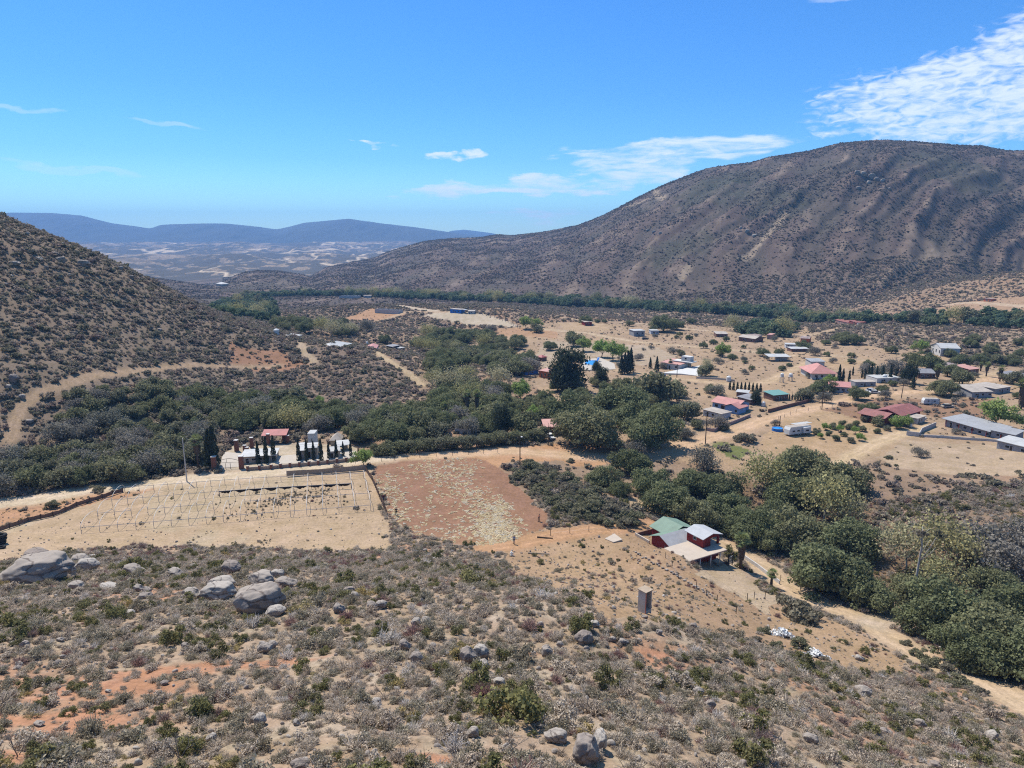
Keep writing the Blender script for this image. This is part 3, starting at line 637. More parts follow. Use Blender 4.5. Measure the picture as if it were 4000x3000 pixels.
def crown_mesh(name, mat, R=1.0, H=.75, nc=26, nl=3600, leaf=.075, seed=0, low=-.3, scatter=.1, hole=0.0, zc=None):
    cl = clumps(nc, R, H, seed=seed, low=low); rs = np.random.RandomState(seed + 99)
    w = cl[:, 3] ** 2; idx = rs.choice(len(cl), nl, p=w / w.sum()); v = rs.normal(size=(nl, 3)); v /= np.linalg.norm(v, axis=1, keepdims=True)
    v[:, 2] = np.where(v[:, 2] < -.2, -v[:, 2] * rs.uniform(-.3, 1, nl), v[:, 2])
    rad = cl[idx, 3] * rs.uniform(.72, 1.08, nl) * (1 + .25 * np.sin(v[:, 0] * 9 + idx) * np.cos(v[:, 1] * 8 + idx))
    C = cl[idx, :3] + v * rad[:, None] * np.array([1, 1, .8]) + rs.normal(size=(nl, 3)) * scatter * .2 * R
    N = v + rs.normal(size=(nl, 3)) * .55
    tone = np.clip(.5 + .3 * (rs.rand(len(cl))[idx] - .5) + .5 * (rs.rand(nl) - .5), 0, 1)
    C[:, 2] += (zc if zc is not None else -(C[:, 2].min()))
    return quads_mesh(name, C, N, leaf * rs.uniform(.7, 1.4, nl) * R, 1, tone, mat)
def tube(pts, rad, seg=6):
    """vertices / faces of a tapered tube along points"""
    V, Q = [], []; pts = [Vector(p) for p in pts]
    for i, p in enumerate(pts):
        d = (pts[min(i + 1, len(pts) - 1)] - pts[max(i - 1, 0)]).normalized(); a = d.orthogonal().normalized(); b = d.cross(a)
        for k in range(seg):
            an = 2 * math.pi * k / seg; V.append(p + (a * math.cos(an) + b * math.sin(an)) * rad[i])
        if i:
            o = (i - 1) * seg
            for k in range(seg): Q.append((o + k, o + (k + 1) % seg, o + seg + (k + 1) % seg, o + seg + k))
    return V, Q
class MB:
    """collects shapes, then becomes one mesh object"""
    def __init__(s): s.V, s.Fc = [], []
    def add(s, V, Fc):
        o = len(s.V); s.V += [tuple(v) for v in V]; s.Fc += [tuple(i + o for i in f) for f in Fc]; return s
    def tube(s, pts, rad, seg=6, caps=True):
        if not hasattr(rad, '__len__'): rad = [rad] * len(pts)
        V, Q = tube(pts, rad, seg)
        if caps: Q = Q + [tuple(range(seg))[::-1], tuple(range(len(V) - seg, len(V)))]
        return s.add(V, Q)
    def box(s, x0, y0, z0, x1, y1, z1):
        V = [(x, y, z) for x in (x0, x1) for y in (y0, y1) for z in (z0, z1)]
        return s.add(V, [(0,1,3,2),(4,6,7,5),(0,4,5,1),(2,3,7,6),(0,2,6,4),(1,5,7,3)])
    def slab(s, pts, th):
        """polygon with thickness th below it"""
        n = len(pts); V = list(pts) + [(p[0], p[1], p[2] - th) for p in pts]
        return s.add(V, [tuple(range(n)), tuple(range(2 * n - 1, n - 1, -1))] + [(i, i + n, (i + 1) % n + n, (i + 1) % n) for i in range(n)])
    def mesh(s, name, mat=None, smooth=False):
        me = bpy.data.meshes.new(name); me.from_pydata(s.V, [], s.Fc)
        bm = bmesh.new(); bm.from_mesh(me); bmesh.ops.recalc_face_normals(bm, faces=bm.faces); bm.to_mesh(me); bm.free()
        if smooth: me.polygons.foreach_set('use_smooth', [True] * len(me.polygons))
        if mat: me.materials.append(mat)
        return me
    def obj(s, name, mat, parent=None, smooth=False, **k): return link_mesh(name, s.mesh(name, mat, smooth), None, parent, **k)
def trunk_mesh(name, H, r, seed, mat, limbs=4, spread=.45):
    rs = random.Random(seed); b = MB(); top = (rs.uniform(-.1, .1), rs.uniform(-.1, .1), H * .5)
    b.tube([(0, 0, -.1), (0.02, .01, H * .2), top], [r * 1.25, r, r * .8])
    for k in range(limbs):
        a = 2 * math.pi * k / limbs + rs.uniform(-.4, .4); e = (math.cos(a) * spread * rs.uniform(.7, 1), math.sin(a) * spread * rs.uniform(.7, 1), H * rs.uniform(.85, 1.25))
        b.tube([top, ((top[0] + e[0] * .6), (top[1] + e[1] * .6), H * .7), e], [r * .7, r * .45, r * .15])
    return b.mesh(name, mat, True)

# tree patterns: unit crown radius; (crown mesh, trunk mesh, crown base height)
TP = {}
def _mk(kind, n, f): TP[kind] = [f(i) for i in range(n)]
_mk('oak', 4, lambda i: (crown_mesh('crown', LM['oak'], 1, .74, 46, 11000, .047, 10 + i), trunk_mesh('trunk', .7, .07, i, BARK), .22))
_mk('olive', 3, lambda i: (crown_mesh('crown', LM['olive'], 1, .8, 20, 3200, .085, 30 + i, scatter=.5), trunk_mesh('trunk', .6, .05, i, BARK), .12))
_mk('lime', 2, lambda i: (crown_mesh('crown', LM['lime'], 1, .95, 22, 3000, .085, 50 + i, scatter=.5), trunk_mesh('trunk', .9, .05, i, BARK), .35))
_mk('sycamore', 3, lambda i: (crown_mesh('crown', LM['sycamore'], 1, .9, 30, 1900, .062, 70 + i, scatter=1.2), trunk_mesh('trunk', 1.0, .035, i, BARKW, 6, .7), .25))
_mk('dark', 2, lambda i: (crown_mesh('crown', LM['dark'], 1, 1.25, 34, 4800, .07, 90 + i, scatter=.5), trunk_mesh('trunk', 1.0, .06, i, BARK), .2))
_mk('greybush', 2, lambda i: (crown_mesh('crown', LM['greybush'], 1, .75, 18, 2600, .07, 110 + i, scatter=.8), trunk_mesh('trunk', .5, .05, i, BARK), .1))
_mk('bush', 3, lambda i: (crown_mesh('crown', LM['brush'], 1, .75, 16, 2400, .085, 130 + i), None, 0))
def cypress_mesh(i):
    n = 900; rs = np.random.RandomState(200 + i); z = rs.rand(n) ** .8; a = rs.rand(n) * 6.283
    r = .075 * np.minimum(1, z * 9 + .3) * (1 - z ** 2.6) * (1 + .25 * np.sin(z * 23 + a * 2)) + .005
    C = np.stack([r * np.cos(a), r * np.sin(a), z * .98 + .02], -1); N = np.stack([np.cos(a), np.sin(a), .3 + 0 * a], -1) + rs.normal(size=(n, 3)) * .3
    return (quads_mesh('crown', C, N, .03, 1.5, None, LM['dark']), MB().tube([(0,0,-.02),(0,0,.12)], [.014,.012]).mesh('trunk', BARK), 0)
_mk('cypress', 3, cypress_mesh)
def conifer_mesh(i):
    n = 1500; rs = np.random.RandomState(230 + i); z = rs.rand(n) ** .9; a = rs.rand(n) * 6.283; tier = .7 + .3 * np.abs(np.sin(z * 26))
    r = .2 * (1 - z) ** .75 * tier * (.6 + .4 * rs.rand(n)) * (1 + .2 * np.sin(a * 3 + z * 12)); C = np.stack([r * np.cos(a), r * np.sin(a), z * .9 + .1], -1); N = np.stack([np.cos(a), np.sin(a), .6 + 0 * a], -1) + rs.normal(size=(n, 3)) * .4
    return (quads_mesh('crown', C, N, .035, 1, None, LM['dark']), MB().tube([(0,0,-.02),(0,0,.6)], [.02,.008]).mesh('trunk', BARK), 0)
_mk('conifer', 2, conifer_mesh)

TREES = []            # (root, label stem, pixel)
def tree(x, y, kind, R, label, name, cat='tree', group=None, hs=1.0, rz=None, var=None, z=None, trunk=True, photo=None):
    v = var if var is not None else rnd.randrange(len(TP[kind])); cm, tm, zb = TP[kind][v]
    root = bpy.data.objects.new(name, None); scene.collection.objects.link(root)
    zz = gz(x, y) if z is None else z
    root.location = (x, y, zz - .05 * R); root.rotation_euler = (0, 0, rnd.uniform(0, 6.28) if rz is None else rz)
    root.empty_display_size = .2
    c = bpy.data.objects.new('crown', cm); scene.collection.objects.link(c); c.parent = root
    c.scale = (R, R, R * hs); c.location = (0, 0, zb * R)
    if tm is not None and trunk:
        t = bpy.data.objects.new('trunk', tm); scene.collection.objects.link(t); t.parent = root; t.scale = (R, R, R * hs)
    root['category'] = cat; root['label'] = label
    if group: root['group'] = group
    TREES.append((root, photo)); return root
KW = {'oak': ('oak_tree', 'dark green oak'), 'olive': ('olive_tree', 'olive green round tree'), 'lime': ('broadleaf_tree', 'bright green leafy tree'),
      'sycamore': ('sycamore_tree', 'pale yellowish sycamore'), 'dark': ('eucalyptus_tree', 'tall blackish green tree'), 'greybush': ('grey_tree', 'thin grey brown tree'),
      'bush': ('bush', 'olive green bush')}
def tree_px(cx, cy, w, kind, label=None, hs=1.0, group=None):
    """tree whose crown the photograph shows centred on (cx, cy), w pixels wide"""
    by = cy + w * .38 * hs
    p = at(cx, by); R_ = w / 2 / px_m(p)
    return tree(p.x, p.y, kind, R_, label, KW[kind][0], 'bush' if kind == 'bush' else 'tree', group, hs, photo=(cx, by))
def scatter_poly(poly, n, mind):
    """random pixels in an outline, kept mind metres apart on the ground"""
    xs = [p[0] for p in poly]; ys = [p[1] for p in poly]; out = []; tries = 0; W = XY(poly); wx = [p[0] for p in W]; wy = [p[1] for p in W]
    while len(out) < n and tries < n * 40:
        tries += 1; q = np.array([rnd.uniform(min(wx), max(wx))]), np.array([rnd.uniform(min(wy), max(wy))])
        if not in_poly(q[0], q[1], W)[0]: continue
        x, y = q[0][0], q[1][0]
        if all((x - a) ** 2 + (y - b) ** 2 > mind * mind for a, b in out): out.append((x, y))
    return out

MARKS = [((2660,2150),'the red house'),((2513,2350),'the concrete shelter'),((1850,1950),'the ploughed red field'),((800,2000),'the greenhouse hoops'),
 ((1080,1690),'the red roofed pavilion'),((1240,1750),'the white walled yard'),((2150,1670),'the roadside house'),((2840,1580),'the light blue house'),((3110,1680),'the big white trailer'),
 ((3520,1615),'the dark red roofed farmhouse'),((3820,1670),'the long grey roofed building'),((3218,1455),'the big pink hipped roof'),((3290,1512),'the pink roofed bungalow'),
 ((3673,1365),'the white gabled house'),((2640,1410),'the white pool side house'),((2310,1425),'the swimming pool'),((1780,1215),'the blue knoll cabin'),((1510,1215),'the unroofed block building'),
 ((1460,1355),'the small pink roofed cottage'),((1335,1345),'the white hipped roof'),((3635,1570),'the small white caravan'),((3830,1535),'the grey pool house'),((2500,1300),'the grey box house'),((1825,1600),'the pair of tall palms'),
 ((1120,1310),'the white tank on the spur'),((1550,1430),'the grove track'),((400,1460),'the hillside track'),((3300,1256),'the far red farm'),((4000,1600),'the fat edge palm'),((3050,2300),'the creek track'),((2440,1750),'the valley road bend'),((140,1900),'the valley road west end'),((2920,1900),'the creek crossing'),((3750,1950),'the dry brushy slope')]
def place_phrase(px, py):
    best = min(MARKS, key=lambda m: math.hypot(px - m[0][0], (py - m[0][1]) * 1.6)); dx, dy = px - best[0][0], (py - best[0][1]) * 2
    rel = ('behind' if dy < 0 else 'in front of') if abs(dy) > abs(dx) else ('left of' if dx < 0 else 'right of')
    return rel + ' ' + best[1]
def finish_labels():
    by = {}
    for root, ph in TREES:
        if root.get('label'): continue
        x, y, z = root.location
        px, py = to_photo(x, y, z); stem_ = root['stem'] if 'stem' in root else next((v[1] for v in KW.values() if v[0] == root.name.split('.')[0]), 'tree')
        by.setdefault((stem_, place_phrase(px, py)), []).append((root, px, py))
    ords = ['', 'second ', 'third ', 'fourth ', 'fifth ', 'sixth ', 'seventh ', 'eighth ', 'ninth ']
    for (st, ph), L in by.items():
        if len(L) == 1: L[0][0]['label'] = st + ' ' + ph
        elif len(L) <= 9:
            L.sort(key=lambda e: e[1])
            for i, (r, a, b) in enumerate(L): r['label'] = (ords[i] or 'first ') + st + ' from the left ' + ph
        else:
            for r, a, b in L: r['label'] = st + ' in the stand ' + ph; r['group'] = (st + 's ' + ph)[:100]
    for r, ph in TREES:
        if 'stem' in r: del r['stem']
        if not r.get('group'): r['group'] = {'bush': 'bushes of the valley'}.get(r['category'], 'trees of the valley')

# --- large trees of the creek, read one by one (crown centre, width in photo pixels)
for t_ in [(2353,1845,140),(2468,1785,165),(2540,1862,170),(2420,1898,105),(2610,1925,200),(2700,1868,175),(2720,1985,185),(2815,1880,170),(2840,1970,195),(2935,2040,205),(2850,2040,120),(3005,2095,150),
          (3125,1795,230),(3255,1850,230),(3085,1900,210),(3110,2045,240),(3320,2080,240),(3215,2190,320),(3030,1990,160),(3395,2300,200),(3700,2350,330),(3870,2440,340),(3620,2400,220),(3980,2540,300),(3770,2510,240),(3985,2330,260),(3560,2290,170),(3870,2250,200)]:
    tree_px(*t_, 'oak')
for t_ in [(2990,1865,190),(3215,1955,220),(3300,2000,130),(3540,2150,200),(3680,2150,230),(3660,2260,180)]: tree_px(*t_, 'sycamore')
for t_ in [(3800,2110,210),(3920,2170,220),(3990,2080,150),(2680,1690,60),(2750,1790,120),(2470,1745,90)]: tree_px(*t_, 'greybush')
for t_ in [(3590,2540,70),(3640,2570,80),(3700,2600,75),(3760,2640,80),(3820,2680,70),(3540,2500,50),(3610,2600,50),(3720,2660,55),(3960,2580,90)]: tree_px(*t_, 'bush')
# --- grove and village trees
for t_ in [(2540,1655,232),(2310,1640,255),(2430,1552,235),(2210,1575,205),(2470,1600,190),(2600,1598,130),(2230,1650,120),(2147,1345,60),(2590,1255,110),(2640,1262,70),(2290,1245,55),(3208,1500,95),(3350,1530,78),(3447,1515,48),(3683,1505,108),(3620,1400,120),(3570,1395,80),(3400,1590,80),(3290,1315,80),(3340,1318,70),(3138,1345,60),(2692,1315,32),(2748,1345,38),(2980,1370,55),(3230,1381,30),(3055,1435,32),(3083,1422,24),(2335,1252,24),(2362,1252,24),(1340,1250,40),(2700,1250,40),(3720,1440,80),(3750,1400,70),(2460,1260,35)]: tree_px(*t_, 'oak')
for t_ in [(2560,1500,185),(2640,1515,90),(2690,1598,120),(2720,1655,55),(2050,1640,125),(2755,1442,70),(3140,1535,75),(3385,1628,48),(3430,1640,58),(3760,1470,85),(2110,1690,80),(2825,1660,50),(3484,1362,48),(3240,1485,60),(2240,1320,85),(2097,1278,55),(3900,1400,60),(3960,1470,80),(1950,1700,70),(2773,1515,50),(2660,1375,38),(2880,1590,35)]: tree_px(*t_, 'olive')
for t_ in [(2280,1350,62),(2350,1368,75),(2395,1378,80),(2055,1262,58),(2035,1530,85),(2090,1620,70),(2822,1372,58),(3595,1355,58),(3500,1650,60),(3540,1648,50),(3890,1620,130),(1420,1790,80),(1250,1570,45),(2430,1370,50),(2100,1262,40),(3240,1492,50)]: tree_px(*t_, 'lime')
for t_ in [(2215,1455,155)]: tree_px(*t_, 'dark', hs=1.25)
for t_ in [(2350,1475,62),(2952,1555,48),(3550,1465,62),(1960,1650,95),(2330,1440,40)]: tree_px(*t_, 'dark', hs=1.4)
for t_ in [(2058,1423,62),(2798,1645,78),(2667,1693,52),(2410,1735,62),(3220,1550,58),(3385,1440,62),(3490,1435,95),(3980,1630,52),(3180,1370,48),(2630,1368,38),(2492,1393,38),(3440,1450,60),(2800,1520,60),(1920,1285,45)]: tree_px(*t_, 'greybush')
for t_ in [(2357,1700,62),(2277,1580,45),(1750,1500,110),(1820,1470,90),(1690,1480,70),(1950,1480,90),(1300,1290,70),(1370,1290,55),(1640,1350,60),(1780,1360,50),(2300,1700,30)]: tree_px(*t_, 'sycamore')
for t_ in [(2907,1690,88),(2230,1790,38),(3020,2365,0)][:2]: tree_px(*t_, 'bush')
for t_ in [(3130,2350,175),(385,1895,55),(210,1960,62),(3470,1778,34),(3500,1812,20),(3870,2050,60)]: tree_px(*t_, 'bush')
for t_ in [(2985,2450,58),(3122,2500,84),(3100,2550,66),(3035,2512,60),(3235,2585,60),(2960,2490,40)]: tree_px(*t_, 'bush')
GROVES = [('greybush', 34, (1.2, 2.6), 9, [(2120,1500),(2250,1330),(2600,1300),(3200,1330),(3450,1390),(4000,1420),(4050,1800),(3500,1820),(3000,1700),(2500,1760)]),
 ('oak', 26, (1.6, 3.4), 10, [(2500,1290),(3200,1330),(3450,1400),(4000,1430),(4050,1560),(3600,1560),(3200,1480),(2800,1460)]),
 ('oak', 24, (3, 5.5), 7, [(1980,1660),(2100,1560),(2180,1500),(2350,1500),(2500,1530),(2620,1590),(2500,1640),(2200,1690)]),
 ('bush', 62, (1.7, 3.0), 1.9, [(2010,1845),(2070,1815),(2140,1825),(2250,1885),(2370,1960),(2490,2040),(2440,2058),(2250,2045),(2160,1990),(2090,1940)]),
 ('oak', 62, (4.6, 7), 5.6, [(1640,1300),(1850,1310),(2000,1330),(2100,1400),(2085,1480),(1900,1500),(1720,1475),(1640,1420),(1700,1370)]),
 ('oak', 22, (4, 6.5), 7, [(1060,1255),(1300,1275),(1500,1305),(1620,1315),(1700,1345),(1640,1362),(1450,1340),(1250,1305),(1080,1285)]),
 ('oak', 95, (3.8, 6.0), 4.3, [(850,1590),(1000,1560),(1250,1610),(1500,1640),(1700,1600),(1760,1520),(1900,1530),(2000,1570),(2010,1640),(1900,1690),(1700,1730),(1500,1730),(1400,1740),(1250,1690),(1000,1680),(830,1690)]),
 ('olive', 52, (3.0, 4.8), 3.9, [(-60,1830),(300,1790),(560,1760),(780,1720),(800,1800),(640,1850),(480,1885),(350,1890),(100,1925),(-60,1940)]),
 ('olive', 50, (2.6, 4.4), 4.2, [(250,1560),(600,1520),(900,1560),(850,1700),(500,1740),(200,1740)]),
 ('oak', 18, (3, 4.2), 6, [(3690,1350),(3800,1320),(4050,1335),(4100,1430),(3900,1430),(3700,1410)])]
for kind, n, (ra, rb), md, poly in GROVES:
    for x, y in scatter_poly(poly, n, md):
        k = kind; q = rnd.random()
        if kind == 'oak' and q < .14: k = rnd.choice(['olive', 'olive', 'sycamore', 'greybush'])
        if kind == 'olive' and q < .35: k = rnd.choice(['oak', 'greybush', 'greybush'])
        tree(x, y, k, rnd.uniform(ra, rb), None, KW[k][0], 'bush' if k == 'bush' else 'tree')
# row of trimmed trees along the road
for i in range(17):
    f = i / 16; cx, cy = 1475 + f * 620, 1772 - f * 52 + rnd.uniform(-4, 4); tree_px(cx, cy - 22, rnd.uniform(66, 82), 'olive')
# orchard
ORCH = [(415,1405),(450,1450),(525,1425),(585,1462),(620,1392),(655,1432),(700,1362),(750,1405),(812,1383),(715,1482),(795,1462),(945,1400),(1025,1380),(1120,1362),(640,1335),(760,1335),(495,1372),(560,1360)]
for i, (a, b) in enumerate(ORCH):
    r_ = tree_px(3000 + a / 2.212, 1050 + b / 2.212 - 3, rnd.uniform(26, 36), 'lime' if i % 3 == 1 else 'olive'); r_.name = 'fruit_tree'; r_['stem'] = 'small fruit tree'; r_['group'] = 'orchard trees'
# cypresses and conifers: base pixel and height in pixels
def column(px, py, h, kind='cypress', stem_='slim dark cypress', wid=1.0):
    p = at(px, py); H = h / px_m(p) / .95
    r_ = tree(p.x, p.y, kind, H, None, 'cypress_tree' if kind == 'cypress' else 'conifer_tree', hs=1, photo=(px, py)); r_['stem'] = stem_
    for c in r_.children: c.scale = (H * wid, H * wid, H)
    return r_
for a, b, h in [(20,460,200),(90,455,230),(155,440,230),(370,435,195),(440,440,190),(500,430,170),(565,440,205),(630,420,155),(695,415,165),(755,400,135),(820,400,145),(885,395,85)]:
    column(1000 + a / 2.212, 1602 + b / 2.212, h / 2.212)['group'] = 'cypresses along the yard wall'
column(822, 1822, 150, wid=1.4); column(838, 1824, 165, wid=1.4)
for a, b, h in [(3276,1497,74),(3291,1498,60),(3316,1493,48),(3331,1466,35),(3366,1476,32),(3378,1479,42),(3392,1477,50),(3402,1480,60),(3414,1452,32),(3423,1481,52),(3446,1484,60),(3476,1491,68),(3498,1486,50),(3527,1457,32),(3537,1452,36),(3580,1452,34)]:
    column(a, b, h, wid=1.15)['group'] = 'village cypresses'
for i in range(9): column(2850 + 15 * i, 1522 + i, 34, wid=1.6)['group'] = 'short cypress row'
for i in range(9): column(3072 + 11 * i, 1560 + .5 * i, 22, wid=1.6)['group'] = 'short cypress row by the green roof'
for a, b, h in [(2427,1462,78),(2440,1462,86),(2452,1460,90),(2463,1455,98),(2565,1452,62),(2540,1440,46),(3565,1520,60)]: column(a, b, h, 'conifer', 'dark pointed conifer')
for a, b, h in [(1178,1150,34),(1170,1152,28)]: column(a, b, h, 'conifer', 'dark lone conifer', 1.8)
# fan palms
def palm_meshes(seed, fat):
    rs = random.Random(seed); b = MB()
    for k in range(64):
        a = rs.uniform(0, 6.283); el = rs.uniform(-.5, 1.35); L = rs.uniform(.8, 1.1); d = Vector((math.cos(a) * math.cos(el), math.sin(a) * math.cos(el), math.sin(el)))
        s = Vector((-math.sin(a), math.cos(a), 0)); m_ = d * L * .55; n_ = 7
        for q in range(n_):
            an = (q / (n_ - 1) - .5) * 2.2; tip = m_ + (d * math.cos(an) + s * math.sin(an)) * L * .5 + Vector((0, 0, -.12 * abs(an) - .05)); w_ = s * .045 + d * .01
            b.add([m_ - w_ * .4, m_ + w_ * .4, tip], [(0, 1, 2)]); mid_ = (m_ + tip) / 2
            b.add([m_, mid_ + w_, tip, mid_ - w_], [(0, 1, 2, 3)])
        b.add([(0, 0, 0), m_ + s * .012, m_ - s * .012], [(0, 1, 2)])
    cr = b.mesh('crown', LM['palm'])
    return cr
PALMC = [palm_meshes(1, 1), palm_meshes(2, 1)]
def palm(px, py, htot, rc, skirt=.5, label=None, tr=.28):
    """fan palm: base pixel, height to crown centre and crown radius in photo pixels"""
    p = at(px, py); k = px_m(p); H = htot / k / .93; rc = rc / k
    root = bpy.data.objects.new('fan_palm', None); scene.collection.objects.link(root); root.location = p; root.rotation_euler.z = rnd.uniform(0, 6)
    root['category'] = 'palm tree'; root['group'] = 'fan palms'; root['stem'] = 'shaggy fan palm'
    if label: root['label'] = label
    MB().tube([(0,0,-.2),(0,0,H*.5),(0,0,H)], [tr*1.2,tr,tr*.8], 8).obj('trunk', BARK, root, True)
    if skirt > 0:
        n = 700; rs = np.random.RandomState(int(px)); z = H * (1 - skirt * rs.rand(n) ** .8); a = rs.rand(n) * 6.283; rr = rc * .46 * (1 - .45 * (H - z) / (H * skirt)) * rs.uniform(.6, 1, n)
        C = np.stack([rr * np.cos(a), rr * np.sin(a), z - .1], -1); N = np.stack([np.cos(a), np.sin(a), .3 + 0 * a], -1)
        o = link_mesh('skirt', quads_mesh('skirt', C, N, .16 * rc, 2.6, None, SKIRT), None, root)
    c = bpy.data.objects.new('crown', PALMC[rnd.randrange(2)]); scene.collection.objects.link(c); c.parent = root; c.location = (0, 0, H); c.scale = (rc,) * 3
    TREES.append((root, (px, py))); return root
def tall_sycamore():
    a = at(3562, 2345); k = px_m(a); H = 330 / k; root = bpy.data.objects.new('bare_sycamore', None); scene.collection.objects.link(root); root.location = a; root['category'] = 'tree'; root['label'] = 'tall bare pale trunk with tufts of mistletoe above the creek oaks'; root['group'] = 'trees of the valley'
    b = MB(); b.tube([(0,0,-.3),(.3,0,H*.35),(.5,0,H*.7),(.3,.2,H*.93)], [.28,.22,.14,.06], 7)
    for f, dx, dy, dz in [(.6,1.6,.4,2.5),(.75,-1.4,.3,2.0),(.5,2.4,-.6,3.2),(.85,1.0,-.3,1.2),(.68,-.9,-.8,2.4)]: b.tube([(.45,0,H*f),(.45+dx*.6,dy*.6,H*f+dz*.5),(.45+dx,dy,H*f+dz)], [.08,.05,.02], 5)
    b.obj('trunk', BARKW, root, True)
    for i, (x, z, r) in enumerate([(.2,H*.86,1.3),(3.4,H*.84,1.35),(-1.2,H*.62,.9)]):
        o = bpy.data.objects.new('mistletoe', TP['bush'][i][0]); scene.collection.objects.link(o); o.parent = root; o.location = (x, 0, z - r * .6); o.scale = (r*.8, r*.8, r*1.2)
    b = MB(); b.tube([(.5,0,H*.5),(2.2,0,H*.68),(3.4,0,H*.86)], [.1,.07,.03], 5); b.obj('limb', BARKW, root, True)
tall_sycamore()
palm(2892,2222,112,36,.62,'tall shaggy fan palm in the yard beside the red house',.3)
palm(3012,2292,52,24,.2,'short young fan palm by the creek track below the red house',.25)
palm(1826,1640,98,20,.75); palm(1864,1640,98,20,.75); palm(1735,1640,58,17,.6); palm(1765,1650,48,15,.5); palm(1882,1660,60,17,.6)
palm(3988,1600,92,34,.85,'fat shaggy fan palm at the east edge of the village'); palm(3905,1490,48,17,.5); palm(3852,1470,42,16,.5); palm(3660,1482,42,20,.7); palm(2618,1440,28,11,.5); palm(776,1832,108,30,.4,'fan palm beside the double cypress at the gate'); palm(3700,1470,30,12,.5); palm(3830,1450,26,11,.5)
# ------------------------------------------------------------------ scrub
def twig_shrub(name, mat, n=230, H=.75, seed=0, w=.014, up=.5):
    rs = np.random.RandomState(seed); a = rs.rand(n) * 6.283; e = rs.uniform(up * .3, 1.45, n); L = rs.uniform(.35, 1.05, n)
    d = np.stack([np.cos(a) * np.cos(e), np.sin(a) * np.cos(e), np.sin(e) * H], -1); base = rs.normal(size=(n, 3)) * np.array([.12, .12, .01])
    mid = base + d * (L * .5)[:, None] + rs.normal(size=(n, 3)) * .06; tip = base + d * L[:, None] + rs.normal(size=(n, 3)) * .1; tip[:, 2] = np.maximum(tip[:, 2], .02)
    s = np.cross(d, rs.normal(size=(n, 3))); s /= np.linalg.norm(s, axis=1, keepdims=True); s *= w
    V = np.stack([base - s, base + s, mid + s * 1.1, tip + s * .25, tip - s * .25, mid - s * 1.1], 1).reshape(-1, 3); i = np.arange(n)[:, None] * 6
    Q = np.concatenate([i + np.array([[0, 1, 2, 5]]), i + np.array([[5, 2, 3, 4]])]); tone = np.tile(rs.rand(n), 2)
    # fine brush of side twigs
    m = n * 4; k = rs.randint(0, n, m); t_ = rs.uniform(.35, 1, m)[:, None]; C = base[k] * (1 - t_) + tip[k] * t_ + rs.normal(size=(m, 3)) * .06; C[:, 2] = np.maximum(C[:, 2], .02)
    me2 = quads_mesh('x', C, rs.normal(size=(m, 3)), .075, .5, None, None)
    V2 = np.empty(len(me2.vertices) * 3, np.float32); me2.vertices.foreach_get('co', V2); Q2 = np.arange(4 * m).reshape(m, 4) + len(V)
    bpy.data.meshes.remove(me2)
    me = mesh_from(name, np.vstack([V, V2.reshape(-1, 3)]), np.vstack([Q, Q2]), False)
    at_ = me.attributes.new('tone', 'FLOAT', 'FACE'); at_.data.foreach_set('value', np.concatenate([tone, rs.rand(m)]).astype(np.float32)); me.materials.append(mat); return me
def dome_shrub(name, mat, n=420, H=.75, leaf=.11, seed=0, nc=9): return crown_mesh(name, mat, 1, H, nc, n, leaf, 300 + seed, low=-.05, scatter=.4)
PROTO = []   # near scrub, with weights
for i, (nm, me, w_) in enumerate([
    ('grey_shrub', twig_shrub('grey_shrub', LM['s_grey'], 170, .8, 1, .021), 8), ('grey_shrub', twig_shrub('grey_shrub', LM['s_grey'], 150, .6, 2, .024), 8), ('grey_shrub', dome_shrub('grey_shrub', LM['s_grey'], 1100, .6, .085, 3), 4.5),
    ('sage_shrub', dome_shrub('sage_shrub', LM['s_sage'], 1100, .7, .085, 4), 4), ('sage_shrub', twig_shrub('sage_shrub', LM['s_sage'], 260, .8, 5, .018), 4),
    ('green_shrub', dome_shrub('green_shrub', LM['s_green'], 1200, .8, .085, 6), 1.0), ('green_shrub', dome_shrub('green_shrub', LM['s_green'], 1000, 1.0, .09, 7), .6),
    ('red_brown_shrub', twig_shrub('red_brown_shrub', LM['s_red'], 200, .85, 8, .026), 2.2), ('ochre_shrub', dome_shrub('ochre_shrub', LM['s_ochre'], 700, .75, .085, 9), .5), ('straw_tuft', twig_shrub('straw_tuft', LM['s_straw'], 160, .6, 10, .012), 3), ('bleached_shrub', twig_shrub('bleached_shrub', LM['s_white'], 90, .9, 11, .028), 1.3)]):
    PROTO.append((nm, me, w_))
FARP = [dome_shrub('scrub_clump', HILLMAT, 190, .75, .2, 20 + i, 6) for i in range(4)]
MTNP = [dome_shrub('scrub_clump', MTNMAT, 46, .7, .42, 30 + i, 5) for i in range(3)]

